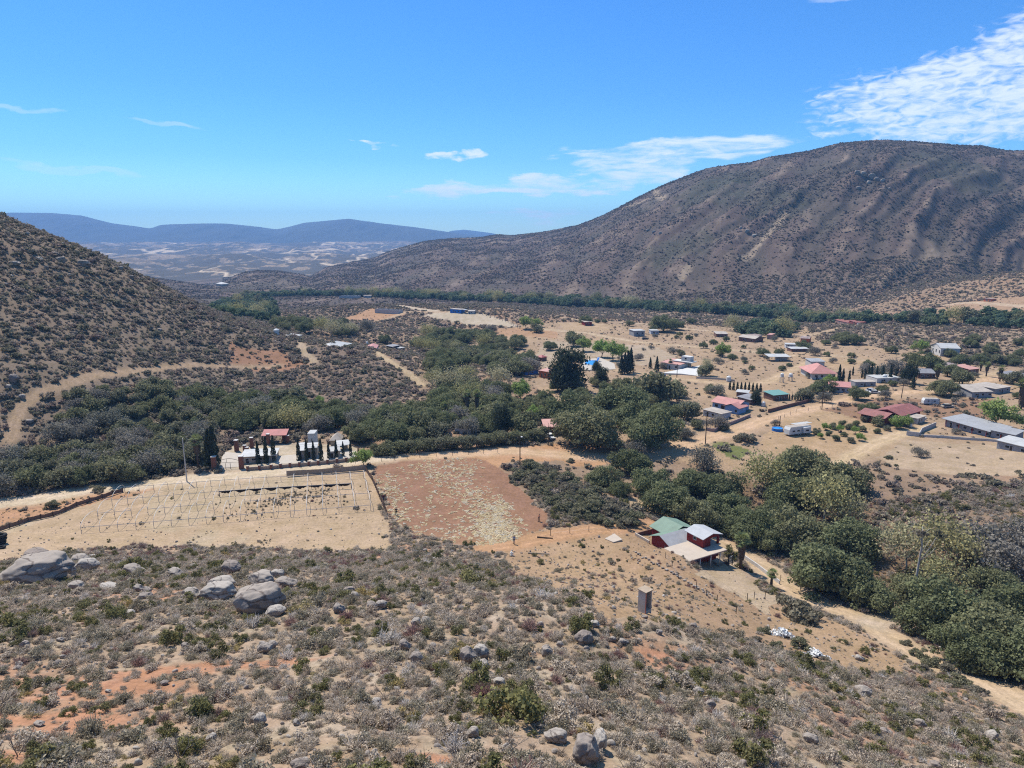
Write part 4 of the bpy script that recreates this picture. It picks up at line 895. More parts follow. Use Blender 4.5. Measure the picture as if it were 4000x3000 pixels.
def proto_collection(name, meshes):
    c = bpy.data.collections.new(name)
    for i, me in enumerate(meshes): c.objects.link(bpy.data.objects.new('%s_%02d' % (name, i), me))
    return c
def instancer(name, P, idx, rot, scl, coll, label=None, kind='stuff', cat=None):
    """one object of countless plants: a point for each and a copy of a plant on every point"""
    me = bpy.data.meshes.new(name); n = len(P); me.vertices.add(n); me.vertices.foreach_set('co', np.ascontiguousarray(P, np.float32).ravel())
    for nm, ty, dat in (('idx', 'INT', idx), ('rot', 'FLOAT_VECTOR', rot), ('scl', 'FLOAT_VECTOR', scl)):
        a = me.attributes.new(nm, ty, 'POINT'); a.data.foreach_set('value' if ty == 'INT' else 'vector', np.ascontiguousarray(dat, np.int32 if ty == 'INT' else np.float32).ravel())
    o = link_mesh(name, me, None, kind=kind, label=label, cat=cat)
    ng = bpy.data.node_groups.new(name, 'GeometryNodeTree')
    ng.interface.new_socket('Geometry', in_out='INPUT', socket_type='NodeSocketGeometry'); ng.interface.new_socket('Geometry', in_out='OUTPUT', socket_type='NodeSocketGeometry')
    N = ng.nodes; gi = N.new('NodeGroupInput'); go = N.new('NodeGroupOutput'); ip = N.new('GeometryNodeInstanceOnPoints'); ci = N.new('GeometryNodeCollectionInfo')
    ci.inputs['Collection'].default_value = coll; ci.inputs['Separate Children'].default_value = True; ci.inputs['Reset Children'].default_value = True
    ip.inputs['Pick Instance'].default_value = True
    def attr(nm, ty):
        a = N.new('GeometryNodeInputNamedAttribute'); a.data_type = ty; a.inputs['Name'].default_value = nm; return a.outputs['Attribute']
    L = ng.links; L.new(gi.outputs[0], ip.inputs['Points']); L.new(ci.outputs[0], ip.inputs['Instance']); L.new(attr('idx', 'INT'), ip.inputs['Instance Index'])
    er = N.new('FunctionNodeEulerToRotation'); L.new(attr('rot', 'FLOAT_VECTOR'), er.inputs[0]); L.new(er.outputs[0], ip.inputs['Rotation'])
    L.new(attr('scl', 'FLOAT_VECTOR'), ip.inputs['Scale']); L.new(ip.outputs[0], go.inputs[0])
    md = o.modifiers.new('plants', 'NODES'); md.node_group = ng; return o

def in_view(x, y, z, mx=250, my=250):
    px, py = to_photo(x, y, z); return (px > -mx) & (px < 4000 + mx) & (py > -my) & (py < 3000 + my)
def sample(n, y0, y1, half=.86, bias=2.0):
    """random ground points, denser close to the camera"""
    k = nrs.rand(n); y = (y0 ** (1 - bias + 1e-9) + k * (y1 ** (1 - bias + 1e-9) - y0 ** (1 - bias + 1e-9))) ** (1 / (1 - bias + 1e-9)) if bias != 1 else y0 * (y1 / y0) ** k
    x = nrs.uniform(-1, 1, n) * half * y; return x, y
taken = []   # places that things stand on: (x, y, radius)

# near slope
def build_near_scrub():
    n = 120000; y = nrs.uniform(18, 165, n); x = nrs.uniform(-1, 1, n) * np.minimum(.95 * y + 14, 140)
    w = nrs.rand(n) < np.minimum(.95 * y + 14, 140) / 140 * 1.0        # even density per area
    x, y = x[w], y[w]; z = height(x, y); _, dens, cls = soil(x, y)
    k = in_view(x, y, z) & (nrs.rand(len(x)) < dens * .92) & (cls == 0)
    x, y, z = x[k], y[k], z[k]; dens = dens[k]
    kk = fbm(x / 7, y / 7, 3, 201); kr = fbm(x / 16, y / 16, 3, 205)
    red = sstep(.45, .6, kr) * sstep(75, 110, y); grn = sstep(.5, .68, fbm(x / 9, y / 9, 3, 207))
    W = np.array([p[2] for p in PROTO], float)[None] * np.ones((len(x), 1))
    W[:, 7] *= .5 + 5 * red; W[:, 5:7] *= (.4 + 2.6 * grn)[:, None]; W[:, 3:5] *= (.7 + 1.0 * grn)[:, None]
    dry = dens < .3; W[dry, 9] *= 6; W[dry, 0:3] *= .6; W[:, 8] *= .5 + 2 * grn
    W /= W.sum(1, keepdims=True); idx = (W.cumsum(1) < nrs.rand(len(x))[:, None]).sum(1)
    s = np.exp(nrs.normal(-.88, .46, len(x))); s = np.clip(s, .14, 1.5); s = np.where(idx == 9, s * .55, s); s = np.where((idx >= 5) & (idx < 7), s * 1.3, s); s = np.where(idx <= 2, s * .95, s)
    s = np.where(dens < .3, s * .7, s); s = np.where(y > 110, s * 1.1, s)
    for tx, ty, tr in taken:
        q = np.hypot(x - tx, y - ty) > tr + s * .5; x, y, z, idx, s = x[q], y[q], z[q], idx[q], s[q]
    rot = np.stack([nrs.normal(0, .12, len(x)), nrs.normal(0, .12, len(x)), nrs.rand(len(x)) * 6.283], -1); scl = np.stack([s, s, s * nrs.uniform(.75, 1.25, len(x))], -1)
    P = np.stack([x, y, z - .03], -1)
    dep = y * cP - (z - CAMZ) * sP; show = s / dep; show[in_view(x, y, z, -20, 0) == False] = 0; show[idx == 9] = 0
    big = np.argsort(-show)[:280]; keep = np.ones(len(x), bool); keep[big] = False
    LB = {'grey_shrub': 'dry grey shrub on the near slope below the boulders', 'sage_shrub': 'sage grey green shrub on the near slope', 'green_shrub': 'olive green leafy shrub on the near slope', 'red_brown_shrub': 'red brown dry shrub on the near slope', 'ochre_shrub': 'ochre yellow shrub on the near slope', 'bleached_shrub': 'bleached dead shrub on the near slope'}
    for j in big:
        nm, me, _ = PROTO[idx[j]]; o = bpy.data.objects.new(nm, me); scene.collection.objects.link(o)
        o.location = P[j]; o.rotation_euler = rot[j]; o.scale = scl[j]; o['label'] = LB[nm]; o['category'] = 'shrub'; o['group'] = nm.replace('_', ' ') + 's of the near slope'
    c = proto_collection('near_plant', [p[1] for p in PROTO])
    instancer('dry_scrub', P[keep], idx[keep], rot[keep], scl[keep], c)
    print('near scrub', len(x))
def build_far_scrub():
    # left hill, valley floor
    n = 420000; y = 150 + (820 - 150) * nrs.rand(n); x = nrs.uniform(-1, 1, n) * .86 * y; w = nrs.rand(n) < y / 820; x, y = x[w], y[w]
    z = height(x, y); _, dens, cls = soil(x, y); u = 2000 + F * x / y * .978
    k = in_view(x, y, z, 60, 60) & (cls == 0) & (nrs.rand(len(x)) < dens * np.where((u < 1200) & (y < 520), 1.0, .6)); x, y, z, dens = x[k], y[k], z[k], dens[k]
    s = np.exp(nrs.normal(-.12, .48, len(x))); s = np.clip(s, .4, 3.0) * np.where(dens < .2, .55, 1.0)
    rot = np.stack([0 * x, 0 * x, nrs.rand(len(x)) * 6.283], -1); scl = np.stack([s, s, s * .9], -1)
    instancer('hill_scrub', np.stack([x, y, z - .1], -1), nrs.randint(0, 4, len(x)), rot, scl, proto_collection('hill_plant', FARP)); print('far scrub', len(x))
    # mountain
    n = 560000; y = 690 + 1500 * nrs.rand(n); x = nrs.uniform(-.76, .86, n) * y; w = nrs.rand(n) < y / 2190; x, y = x[w], y[w]; z = height(x, y)
    g = fbm(x / 50, y / 50, 4, 221); k = in_view(x, y, z, 30, 30) & (nrs.rand(len(x)) < .18 + .75 * sstep(.38, .6, g)) & ((height_is_mountain(x, y) > 0) | (y > 815) & (y < 1200))
    pale = sstep(.56, .74, fbm(x / 26, y / 60, 4, 131)) * sstep(.45, .62, fbm(x / 70, y / 70, 4, 107)); k &= nrs.rand(len(x)) > pale * .8
    # leave out what the crest hides
    x, y, z = x[k], y[k], z[k]
    s = np.clip(np.exp(nrs.normal(.12, .42, len(x))), .6, 2.8); rot = np.stack([0 * x, 0 * x, nrs.rand(len(x)) * 6.283], -1); scl = np.stack([s, s, s * .8], -1)
    instancer('mountain_scrub', np.stack([x, y, z - .2], -1), nrs.randint(0, 3, len(x)), rot, scl, proto_collection('mountain_plant', MTNP)); print('mountain scrub', len(x))
def build_litter():
    n = 26000; y = nrs.uniform(20, 150, n); x = nrs.uniform(-1, 1, n) * np.minimum(.95 * y + 14, 140); w = nrs.rand(n) < np.minimum(.95 * y + 14, 140) / 140; x, y = x[w], y[w]; z = height(x, y); _, dens, cls = soil(x, y)
    k = in_view(x, y, z) & (cls == 0) & (nrs.rand(len(x)) < .25 + .7 * dens * sstep(.4, .6, fbm(x / 5, y / 5, 3, 231))); x, y, z = x[k], y[k], z[k]; s = np.clip(np.exp(nrs.normal(-2.1, .45, len(x))), .05, .4)
    instancer('loose_stones', np.stack([x, y, z + s * .2], -1), nrs.randint(0, 3, len(x)), nrs.rand(len(x), 3) * 6.283, np.stack([s, s * .8, s * .6], -1), proto_collection('stone', [rock_mesh(50 + i, 2) for i in range(3)]))
def build_woods():
    """the wood along the far river: a mass of crowns"""
    poly = XY([(835,1215),(850,1185),(1000,1128),(1250,1140),(1500,1152),(1900,1172),(2300,1192),(2700,1215),(3100,1238),(3420,1256),(3420,1238),(3000,1212),(2500,1180),(2000,1152),(1500,1128),(1250,1112)][0:10] + [(3420,1240),(3000,1214),(2500,1184),(2000,1156),(1500,1134),(1200,1118)])
    L = []
    a = np.array(XY([(1000,1160),(1250,1158),(1500,1160),(1900,1178),(2300,1198),(2700,1220),(3100,1242),(3420,1258)]))
    for i in range(len(a) - 1):
        for _ in range(105 if i > 0 else 60):
            t_ = rnd.random(); p = a[i] * (1 - t_) + a[i + 1] * t_; L.append((p[0] + rnd.gauss(0, 6), p[1] + rnd.uniform(-8, 52)))
    for p in scatter_poly([(835,1262),(850,1190),(960,1160),(1060,1180),(1075,1225),(1040,1262),(950,1245)], 110, 7): L.append(p)
    for p in scatter_poly([(3400,1262),(3600,1245),(3800,1240),(4000,1250),(4050,1290),(3800,1270),(3600,1270)], 26, 7): L.append(p)
    for p in scatter_poly([(2850,1290),(2950,1275),(3100,1285),(3120,1320),(2950,1320)], 20, 7): L.append(p)
    L = np.array(L); z = height(L[:, 0], L[:, 1]); n = len(L); s = nrs.uniform(5.0, 8.2, n)
    idx = np.where(nrs.rand(n) < .16, nrs.randint(4, 7, n), nrs.randint(0, 4, n))
    c = proto_collection('wood_tree', [crown_mesh('crown', WOODMAT, 1, .8, 22, 1500, .12, 400 + i) for i in range(4)] + [TP['olive'][0][0], TP['olive'][2][0], TP['sycamore'][1][0]])
    instancer('riverside_woods', np.stack([L[:, 0], L[:, 1], z + .6], -1), idx, np.stack([0 * s, 0 * s, nrs.rand(n) * 6.28], -1), np.stack([s, s, s * 1.05], -1), c)
# ------------------------------------------------------------------ built things
def roof_mat(name, col, var=.14, stripes=0):
    m, t, b = mat_new(name); oc = t.new('ShaderNodeTexCoord').outputs['Object']; n = t.noise(oc, 1.1, 5, .65); n2 = t.noise(oc, .35, 3, .5)
    v = t.math('MULTIPLY', t.rng(n, .25, .75, 1 - var, 1 + var, False), t.rng(n2, .3, .7, 1 - var * .7, 1 + var * .7, False))
    cb = t.new('ShaderNodeCombineXYZ'); [t.put(cb.inputs[i], v) for i in range(3)]
    t.put(b.inputs['Base Color'], t.vmath('MULTIPLY', tuple(col), cb.outputs[0])); b.inputs['Roughness'].default_value = .6; b.inputs['Specular IOR Level'].default_value = .3
    if stripes:
        w = t.new('ShaderNodeTexWave'); w.inputs['Scale'].default_value = 1.6; t.put(w.inputs['Vector'], oc); w.bands_direction = 'X' if stripes == 1 else 'Y'
        bp = t.new('ShaderNodeBump'); bp.inputs['Strength'].default_value = .5; bp.inputs['Distance'].default_value = .06; t.put(bp.inputs['Height'], w.outputs[0]); t.l.new(bp.outputs[0], b.inputs['Normal'])
    return m
M = {k: plain_mat(k, c, r, s, v) for k, (c, r, s, v) in dict(
 red_wall=((.20,.025,.022),.8,.8,.2), white_wall=((.47,.46,.43),.85,.7,.1), cream_wall=((.38,.32,.24),.85,.7,.12), pink_wall=((.36,.22,.18),.85,.7,.12), grey_wall=((.26,.26,.265),.9,.9,.16),
 block_wall=((.42,.40,.375),.95,1.3,.2), blue_wall=((.19,.30,.47),.85,.6,.1), bluegrey_wall=((.36,.38,.41),.85,.7,.12), brown_wall=((.16,.09,.07),.9,1,.2), mauve_wall=((.27,.20,.19),.9,.8,.18), brick=((.19,.085,.06),.9,5,.35),
 stone=((.27,.21,.17),.95,2.5,.4), concrete=((.44,.38,.31),.9,.9,.14), pale_slab=((.40,.335,.265),.9,.7,.10), dark_glass=((.012,.014,.018),.15,1,.1), dark_void=((.02,.018,.016),.9,1,.1), white_metal=((.52,.52,.50),.5,1,.06),
 grey_metal=((.33,.34,.35),.5,2,.1), galv=((.42,.42,.41),.45,2,.15), dark_wood=((.06,.042,.03),.9,4,.3), pale_wood=((.32,.25,.18),.9,3,.2), net_black=((.03,.022,.018),.9,3,.3), net_tan=((.33,.26,.19),.95,2,.2), net_brown=((.16,.105,.08),.95,3,.3),
 rubber=((.02,.02,.02),.85,3,.2), orange_wall=((.42,.12,.05),.85,.8,.15), cobalt=((.02,.16,.50),.5,.6,.1), teal=((.12,.24,.22),.7,1,.15), terracotta=((.46,.17,.12),.8,1,.15), skin=((.30,.17,.11),.6,4,.05), black_cloth=((.015,.015,.018),.9,5,.2),
 red_cloth=((.20,.035,.025),.9,5,.2), blue_cloth=((.20,.30,.50),.9,5,.15), denim=((.05,.07,.13),.9,5,.2), straw_hat=((.50,.38,.20),.9,8,.2), hair=((.015,.012,.01),.7,8,.2), paving=((.38,.335,.28),.9,.5,.1), white_debris=((.62,.62,.60),.9,3,.12),
 tan_paint=((.34,.30,.24),.4,.5,.05), silver_paint=((.40,.42,.44),.3,.5,.05), dark_paint=((.04,.045,.05),.3,.5,.05), cut_soil=((.30,.19,.12),.95,1.5,.3)).items()}
RF = {'green': roof_mat('sage_green_sheet', (.14,.205,.15), .12, 1), 'greysheet': roof_mat('grey_sheet', (.27,.27,.272), .12, 1), 'palesheet': roof_mat('pale_grey_sheet', (.36,.365,.37), .1, 2), 'pink': roof_mat('pink_sheet', (.40,.185,.155), .14),
 'darkred': roof_mat('dark_red_sheet', (.225,.085,.07), .22, 1), 'salmon': roof_mat('salmon_sheet', (.42,.225,.18), .14), 'white': roof_mat('white_sheet', (.37,.365,.345), .14), 'grey': roof_mat('weathered_grey_sheet', (.20,.195,.20), .18, 1), 'dirty': roof_mat('dusty_roof', (.34,.29,.235), .2),
 'redroof': roof_mat('red_tile', (.30,.085,.075), .18), 'rust': roof_mat('rusty_patchwork_sheet', (.25,.19,.165), .5)}
def water_mat():
    m, t, b = mat_new('pool_water'); b.inputs['Base Color'].default_value = (.015,.20,.55,1); b.inputs['Roughness'].default_value = .08; b.inputs['Specular IOR Level'].default_value = .5
    n = t.noise(t.new('ShaderNodeTexCoord').outputs['Object'], 2.5, 3); bp = t.new('ShaderNodeBump'); bp.inputs['Strength'].default_value = .2; t.put(bp.inputs['Height'], n); t.l.new(bp.outputs[0], b.inputs['Normal']); return m
M['pool_water'] = water_mat()

class Thing:
    def __init__(s, name, label, cat, loc, rz=0, group=None, clear=0):
        o = s.o = bpy.data.objects.new(name, None); scene.collection.objects.link(o); o.location = loc; o.rotation_euler.z = rz; o.empty_display_size = .3
        o['label'] = label; o['category'] = cat
        if group: o['group'] = group
        if clear: taken.append((loc[0], loc[1], clear))
    def part(s, name, mb, mat, parent=None, smooth=False): return mb.obj(name, mat, parent or s.o, smooth)
    def walls(s, x0, y0, x1, y1, z0, z1, mat, ridge=None, axis='x', name='wall', base=.6):
        """wall block; with ridge = height of the gable top along axis"""
        b = MB(); z0 -= base
        if ridge is None: b.box(x0, y0, z0, x1, y1, z1)
        elif axis == 'y':
            m = (x0 + x1) / 2; V = [(x0,y0,z0),(x1,y0,z0),(x1,y0,z1),(m,y0,ridge),(x0,y0,z1)]; V += [(a, y1, c) for a, _, c in V]
            b.add(V, [(0,1,2,3,4),(9,8,7,6,5),(0,5,6,1),(1,6,7,2),(2,7,8,3),(3,8,9,4),(4,9,5,0)])
        else:
            m = (y0 + y1) / 2; V = [(x0,y0,z0),(x0,y1,z0),(x0,y1,z1),(x0,m,ridge),(x0,y0,z1)]; V += [(x1, b_, c) for _, b_, c in V]
            b.add(V, [(4,3,2,1,0),(5,6,7,8,9),(1,6,5,0),(2,7,6,1),(3,8,7,2),(4,9,8,3),(0,5,9,4)])
        return s.part(name, b, mat)
    def gable(s, x0, y0, x1, y1, ze, zr, axis, mat, mat2=None, th=.10, name='roof', peak=None):
        A = MB(); B = MB()
        if axis == 'y':
            m = peak if peak is not None else (x0 + x1) / 2
            A.slab([(x0,y0,ze+th),(m,y0,zr+th),(m,y1,zr+th),(x0,y1,ze+th)], th); B.slab([(m,y0,zr+th),(x1,y0,ze+th),(x1,y1,ze+th),(m,y1,zr+th)], th)
        else:
            m = peak if peak is not None else (y0 + y1) / 2
            A.slab([(x0,y0,ze+th),(x1,y0,ze+th),(x1,m,zr+th),(x0,m,zr+th)], th); B.slab([(x0,m,zr+th),(x1,m,zr+th),(x1,y1,ze+th),(x0,y1,ze+th)], th)
        if mat2 is None: A.add(B.V, B.Fc); return s.part(name, A, mat)
        s.part(name, A, mat); return s.part(name, B, mat2)
    def hip(s, x0, y0, x1, y1, ze, zr, mat, th=.1, name='roof'):
        d = min(x1 - x0, y1 - y0) / 2; A = MB()
        if x1 - x0 >= y1 - y0: r0, r1 = (x0 + d, (y0 + y1) / 2, zr), (x1 - d, (y0 + y1) / 2, zr)
        else: r0, r1 = ((x0 + x1) / 2, y0 + d, zr), ((x0 + x1) / 2, y1 - d, zr)
        V = [(x0,y0,ze),(x1,y0,ze),(x1,y1,ze),(x0,y1,ze),r0,r1,(x0,y0,ze-th),(x1,y0,ze-th),(x1,y1,ze-th),(x0,y1,ze-th)]
        fs = [(0,1,5,4),(1,2,5),(2,3,4,5),(3,0,4)] if x1 - x0 >= y1 - y0 else [(0,1,4),(1,2,5,4),(2,3,5),(3,0,4,5)]
        A.add(V, fs + [(9,8,7,6),(0,6,7,1),(1,7,8,2),(2,8,9,3),(3,9,6,0)]); return s.part(name, A, mat)
    def flat(s, x0, y0, x1, y1, z, mat, th=.18, tilt=0, name='roof'):
        A = MB().slab([(x0,y0,z),(x1,y0,z),(x1,y1,z+tilt),(x0,y1,z+tilt)], th); return s.part(name, A, mat)
    def window(s, side, a, z, w, h, at_, frame=M['white_metal'], glass=M['dark_glass'], name='window', fr=.07):
        """side f/b (y = at_) or l/r (x = at_); a = middle along the wall"""
        sg = -1 if side in 'fl' else 1; e = .04 * sg; b = MB(); g = MB(); f = fr
        def bx(m, a0, z0, a1, z1, d0, d1):
            d0, d1 = min(d0, d1), max(d0, d1)
            if side in 'fb': m.box(a0, d0, z0, a1, d1, z1)
            else: m.box(d0, a0, z0, d1, a1, z1)
        g_ = MB(); bx(g_, a - w/2 + f, z + f, a + w/2 - f, z + h - f, at_ - .02*sg, at_ + .03*sg)
        for q in ((a-w/2, z, a+w/2, z+f), (a-w/2, z+h-f, a+w/2, z+h), (a-w/2, z+f, a-w/2+f, z+h-f), (a+w/2-f, z+f, a+w/2, z+h-f)): bx(b, *q, at_ - .02*sg, at_ + .07*sg)
        o = s.part(name, b, frame); s.part('pane' if name == 'window' else 'leaf', g_, glass, o); return o
    def door(s, side, a, w, h, at_, mat=M['dark_wood'], z=0): return s.window(side, a, z, w, h, at_, M['white_metal'], mat, 'door')

def V3(p, dz=0): return Vector((p.x, p.y, p.z + dz))
# ---- the red house
def red_house():
    g = -2.85; zs = 2.2; A = Vector(P_z(2686, 2194, g + zs)); B_ = Vector(P_z(2839, 2147, g + zs)); ang = math.atan2((B_ - A).y, (B_ - A).x)
    T = Thing('red_house', 'dark red house with sage green and grey sheet roofs and a flat pale roof terrace', 'house', (A.x, A.y, g), ang, clear=0)
    for a, b in ((5, 3), (5, 9), (9, 14), (4, 12), (10, 6), (6, -3), (10, -4)):
        p = Matrix.Rotation(ang, 3, 'Z') @ Vector((a, b, 0)); taken.append((A.x + p.x, A.y + p.y, 4.2))
    b = MB(); b.box(.2, 2.6, -1, 10.7, 6.8, zs - .2); T.part('ground_floor_wall', b, M['red_wall'])
    b = MB(); b.box(-.05, 1.0, -1, .2, 6.8, zs - .2); T.part('side_wall', b, M['red_wall'])
    T.part('terrace', MB().box(0, 0, zs - .17, 10.85, 6.95, zs), M['pale_slab']); T.part('terrace_edge', MB().box(-.03, -.06, zs - .22, 10.88, -.003, zs - .03), M['mauve_wall'])
    for x in (3.75, 6.7, 9.3, .45): T.part('column', MB().tube([(x, .3, -.6), (x, .3, zs - .17)], .13, 10), M['white_metal'], smooth=True)
    T.window('f', 2.6, .4, 1.4, 1.1, 2.6); T.door('f', 5.2, .95, 1.95, 2.6); T.window('f', 8, .5, 1.4, 1.0, 2.6)
    # cabin on the terrace
    z0 = zs; ze = zs + 2.0; zr = zs + 2.75
    T.walls(7.0, 2.95, 9.15, 7.6, z0, ze, M['red_wall'], base=0, name='cabin_wall'); T.window('l', 5.3, z0 + .95, .9, .75, 7.0)
    b = MB(); b.add([(7.0,2.95,ze),(9.15,2.95,ze),(9.15,2.95,ze+.55),(9.15,3.1,ze+.55),(9.15,3.1,ze),(7.0,3.1,ze)], [(0,1,2),(5,4,3),(0,2,3,5),(1,4,3,2)]); b.box(9.15, 2.95, ze - .25, 11.6, 3.15, ze); b.add([(9.15,2.95,ze),(11.6,2.95,ze),(9.15,2.95,ze+.55),(9.15,3.1,ze+.55),(9.15,3.1,ze),(11.6,3.1,ze)], [(0,1,2),(5,4,3),(2,1,5,3)]); T.part('gable_wall', b, M['red_wall'])
    for x, y in ((11.4, 3.1), (11.4, 7.3)): T.part('post', MB().box(x - .2, y - .2, z0 - (z0 + .6 if x > 10.9 else 0), x + .2, y + .2, ze - .25), M['red_wall'])
    T.part('side_beam', MB().box(11.2, 3.3, ze - .25, 11.55, 7.1, ze), M['red_wall'])
    T.part('porch_floor', MB().box(10.86, 2.6, zs - .17, 11.9, 6.95, zs - .004), M['pale_slab'])
    T.gable(6.55, 2.55, 12.3, 8.1, ze - .02, zr, 'y', RF['palesheet'], name='cabin_roof')
    # wings
    T.walls(2.1, 7.5, 8.7, 13.0, 0, 1.95, M['red_wall'], 3.05, 'x'); T.gable(1.7, 7.0, 9.3, 13.5, 1.9, 3.2, 'x', RF['greysheet'], RF['green'])
    T.walls(5.4, 13.0, 12.5, 16.6, 0, 2.05, M['red_wall'], 3.2, 'y', name='rear_wall'); T.gable(4.9, 10.9, 13.1, 17.2, 2.0, 3.45, 'y', RF['green'], name='rear_roof')
    T.walls(8.9, 8.3, 12.3, 12.9, 0, 2.0, M['red_wall'], name='link_wall'); T.part('yellow_panel', MB().box(2.5, 7.44, .2, 8.4, 7.49, 1.5), M['orange_wall'])
    T.window('l', 8.6, .9, .5, .6, 2.1, M['grey_metal'])
    T.part('retaining_wall', MB().box(1.6, 13.3, -.5, 1.85, 18.0, .9), M['concrete']); T.part('yard_wall', MB().box(1.85, 17.8, -.5, 6.5, 18.0, .8), M['brown_wall'])
    T.part('retaining_wall', MB().slab([(-.02,-.06,2.1),(-.02,-15,-.1),(.12,-15,-.1),(.12,-.06,2.1)], 1.5), M['concrete'])
    # gate and yard
    R_ = Matrix.Rotation(ang, 4, 'Z'); W = Matrix.Translation((A.x, A.y, g)) @ R_
    p = W @ Vector((12.0, .4, 0)); G = Thing('yard_gate', 'dark wooden gate frame beside the roof terrace of the red house', 'gate', (p.x, p.y, gz(p.x, p.y)), ang + R(15))
    for x in (0, 1.7): G.part('post', MB().box(x - .1, -.1, -.3, x + .1, .1, 2.3), M['dark_wood'])
    G.part('crossbeam', MB().box(-.3, -.08, 2.3, 2.0, .08, 2.45), M['dark_wood'])
    b = MB(); [b.box(.15 + .2 * i, -.02, .2, .2 + .2 * i, .02, 1.7) for i in range(8)]; b.box(.1, -.03, 1.7, 1.6, .03, 1.78); G.part('gate_leaf', b, M['galv'])
red_house()

def ground_frame(pa, pb):
    """a frame whose x axis runs on the ground from pixel pa to pixel pb"""
    a, b = at(*pa), at(*pb); d = Vector((b.x - a.x, b.y - a.y, 0)); return a, d.length, math.atan2(d.y, d.x)
# ---- outhouse
def shelter():
    a = at(2496, 2392); k = px_m(a)
    T = Thing('concrete_shelter', 'tall narrow grey concrete shelter with an open front and tan flat top', 'shelter', (a.x + .75, a.y + .75, a.z), R(38), clear=1.5)
    h = 2.3; w = 1.05
    T.part('side_wall', MB().box(-w/2, -w/2, -.5, -w/2 + .1, w/2, h), M['block_wall']); T.part('side_wall', MB().box(w/2 - .1, -w/2, -.5, w/2, w/2, h), M['block_wall'])
    T.part('rear_wall', MB().box(-w/2 + .1, w/2 - .1, -.5, w/2 - .1, w/2, h), M['block_wall'])
    T.part('roof', MB().box(-w/2 - .1, -w/2 - .1, h, w/2 + .1, w/2 + .1, h + .09), M['pale_wood'])
    T.part('door_post', MB().box(-w/2 - .01, -w/2 - .07, -.5, -w/2 + .08, -w/2 - .001, h - .002), M['terracotta']); T.part('floor', MB().box(-w/2 + .1, -w/2, -.3, w/2 - .1, w/2 - .1, .05), M['concrete'])
shelter()

# ---- generic houses: base pixel (left end, right end of the front), depth and heights in metres
def house(name, label, pl, pr, depth, h, roof='gable', rmat='pink', wall='white_wall', rise=1.2, axis='x', over=.35, wins=2, door=True, cat='house', side=None, zoff=0):
    a, w, ang = ground_frame(pl, pr); b_ = at(*pr); g = min(a.z, b_.z) + zoff
    T = Thing(name, label, cat, (a.x, a.y, g), ang); cs = Matrix.Rotation(ang, 3, 'Z') @ Vector((w/2, depth/2, 0)); taken.append((a.x + cs.x, a.y + cs.y, max(w, depth) * .6))
    wm = M[wall]
    if roof == 'gable': T.walls(0, 0, w, depth, 0, h, wm, h + rise * .9, axis); T.gable(-over, -over, w + over, depth + over, h - .1, h + rise, axis, RF[rmat])
    elif roof == 'hip': T.walls(0, 0, w, depth, 0, h, wm); T.hip(-over, -over, w + over, depth + over, h + .02, h + rise, RF[rmat])
    elif roof == 'flat': T.walls(0, 0, w, depth, 0, h, wm); T.flat(-over, -over, w + over, depth + over, h + .15, RF[rmat], .13)
    elif roof == 'shed': T.walls(0, .02, w, depth, 0, h, wm); T.flat(-over, -over, w + over, depth + over, h + .14, RF[rmat], .12, rise)
    elif roof == 'canopy':
        for x in (.1, w/2, w - .1):
            for y in (.1, depth - .1): T.part('post', MB().box(x-.07, y-.07, -.5, x+.07, y+.07, h), M['dark_wood'])
        T.flat(-over, -over, w + over, depth + over, h + .1, RF[rmat], .1, rise); T.walls(w*.5, depth*.4, w-.3, depth-.3, 0, h - .1, wm)
    elif roof == 'open':
        for nm, q in (('front_wall', (0,0,w,.2)), ('rear_wall', (0,depth-.2,w,depth)), ('side_wall', (0,.2,.2,depth-.2)), ('side_wall', (w-.2,.2,w,depth-.2))): T.walls(q[0], q[1], q[2], q[3], 0, h, wm, name=nm)
        n = max(1, int(w // 6)); [T.walls(w*(i+1)/(n+1)-.1, .2, w*(i+1)/(n+1)+.1, depth-.2, 0, h, wm, name='inner_wall') for i in range(n)]
    if roof != 'canopy' and roof != 'open':
        for i in range(wins): T.window('f', w * (i + .5) / wins + (w * .06 if door else 0), h * .38, min(1.3, w * .16), h * .36, 0)
        if door: T.door('f', w * .5 / max(wins, 1) * (2 if wins > 1 else .6) - .3, .95, min(2.1, h * .8), 0)
        if side: T.window(side, depth * .5, h * .4, 1.1, h * .34, 0 if side == 'l' else w)
    return T
def blue_house():
    # gabled light blue house with pink hipped-over roof
    a, w, ang = ground_frame((2782, 1596), (2880, 1612)); g = a.z
    T = Thing('blue_house', 'light blue house with a broad pink sheet roof above the valley road', 'house', (a.x, a.y, g), ang, clear=0); taken.append((a.x + 5, a.y + 5, 8))
    T.walls(0, 0, w, 8.5, 0, 2.9, M['blue_wall'], 4.1, 'x'); T.gable(-.5, -.7, w + .4, 9.2, 2.75, 4.35, 'x', RF['pink'], RF['dirty'])
    T.walls(w * .62, -2.2, w + 1.8, 3, 0, 2.75, M['blue_wall'], 3.7, 'y', name='front_wing_wall'); T.gable(w * .55, -2.7, w + 2.2, 4.3, 2.6, 3.95, 'y', RF['pink'], name='wing_roof')
    T.window('f', 1.8, 1.0, 1.5, 1.2, 0); T.door('f', w * .42, 1.7, 2.2, 0); T.window('f', w + .6, 1.0, 1.0, 1.1, -2.2); T.door('f', w * .56, .9, 2.1, 0)
blue_house()
house('blue_annex', 'low pale blue annex with a flat dusty roof in front of the blue house', (2746,1624), (2815,1640), 5.5, 2.4, 'flat', 'dirty', 'bluegrey_wall', wins=1)
house('grey_shed', 'grey sheet roofed shed behind the light blue house', (2880,1572), (2930,1582), 6, 2.4, 'shed', 'grey', 'brown_wall', .6, wins=1)
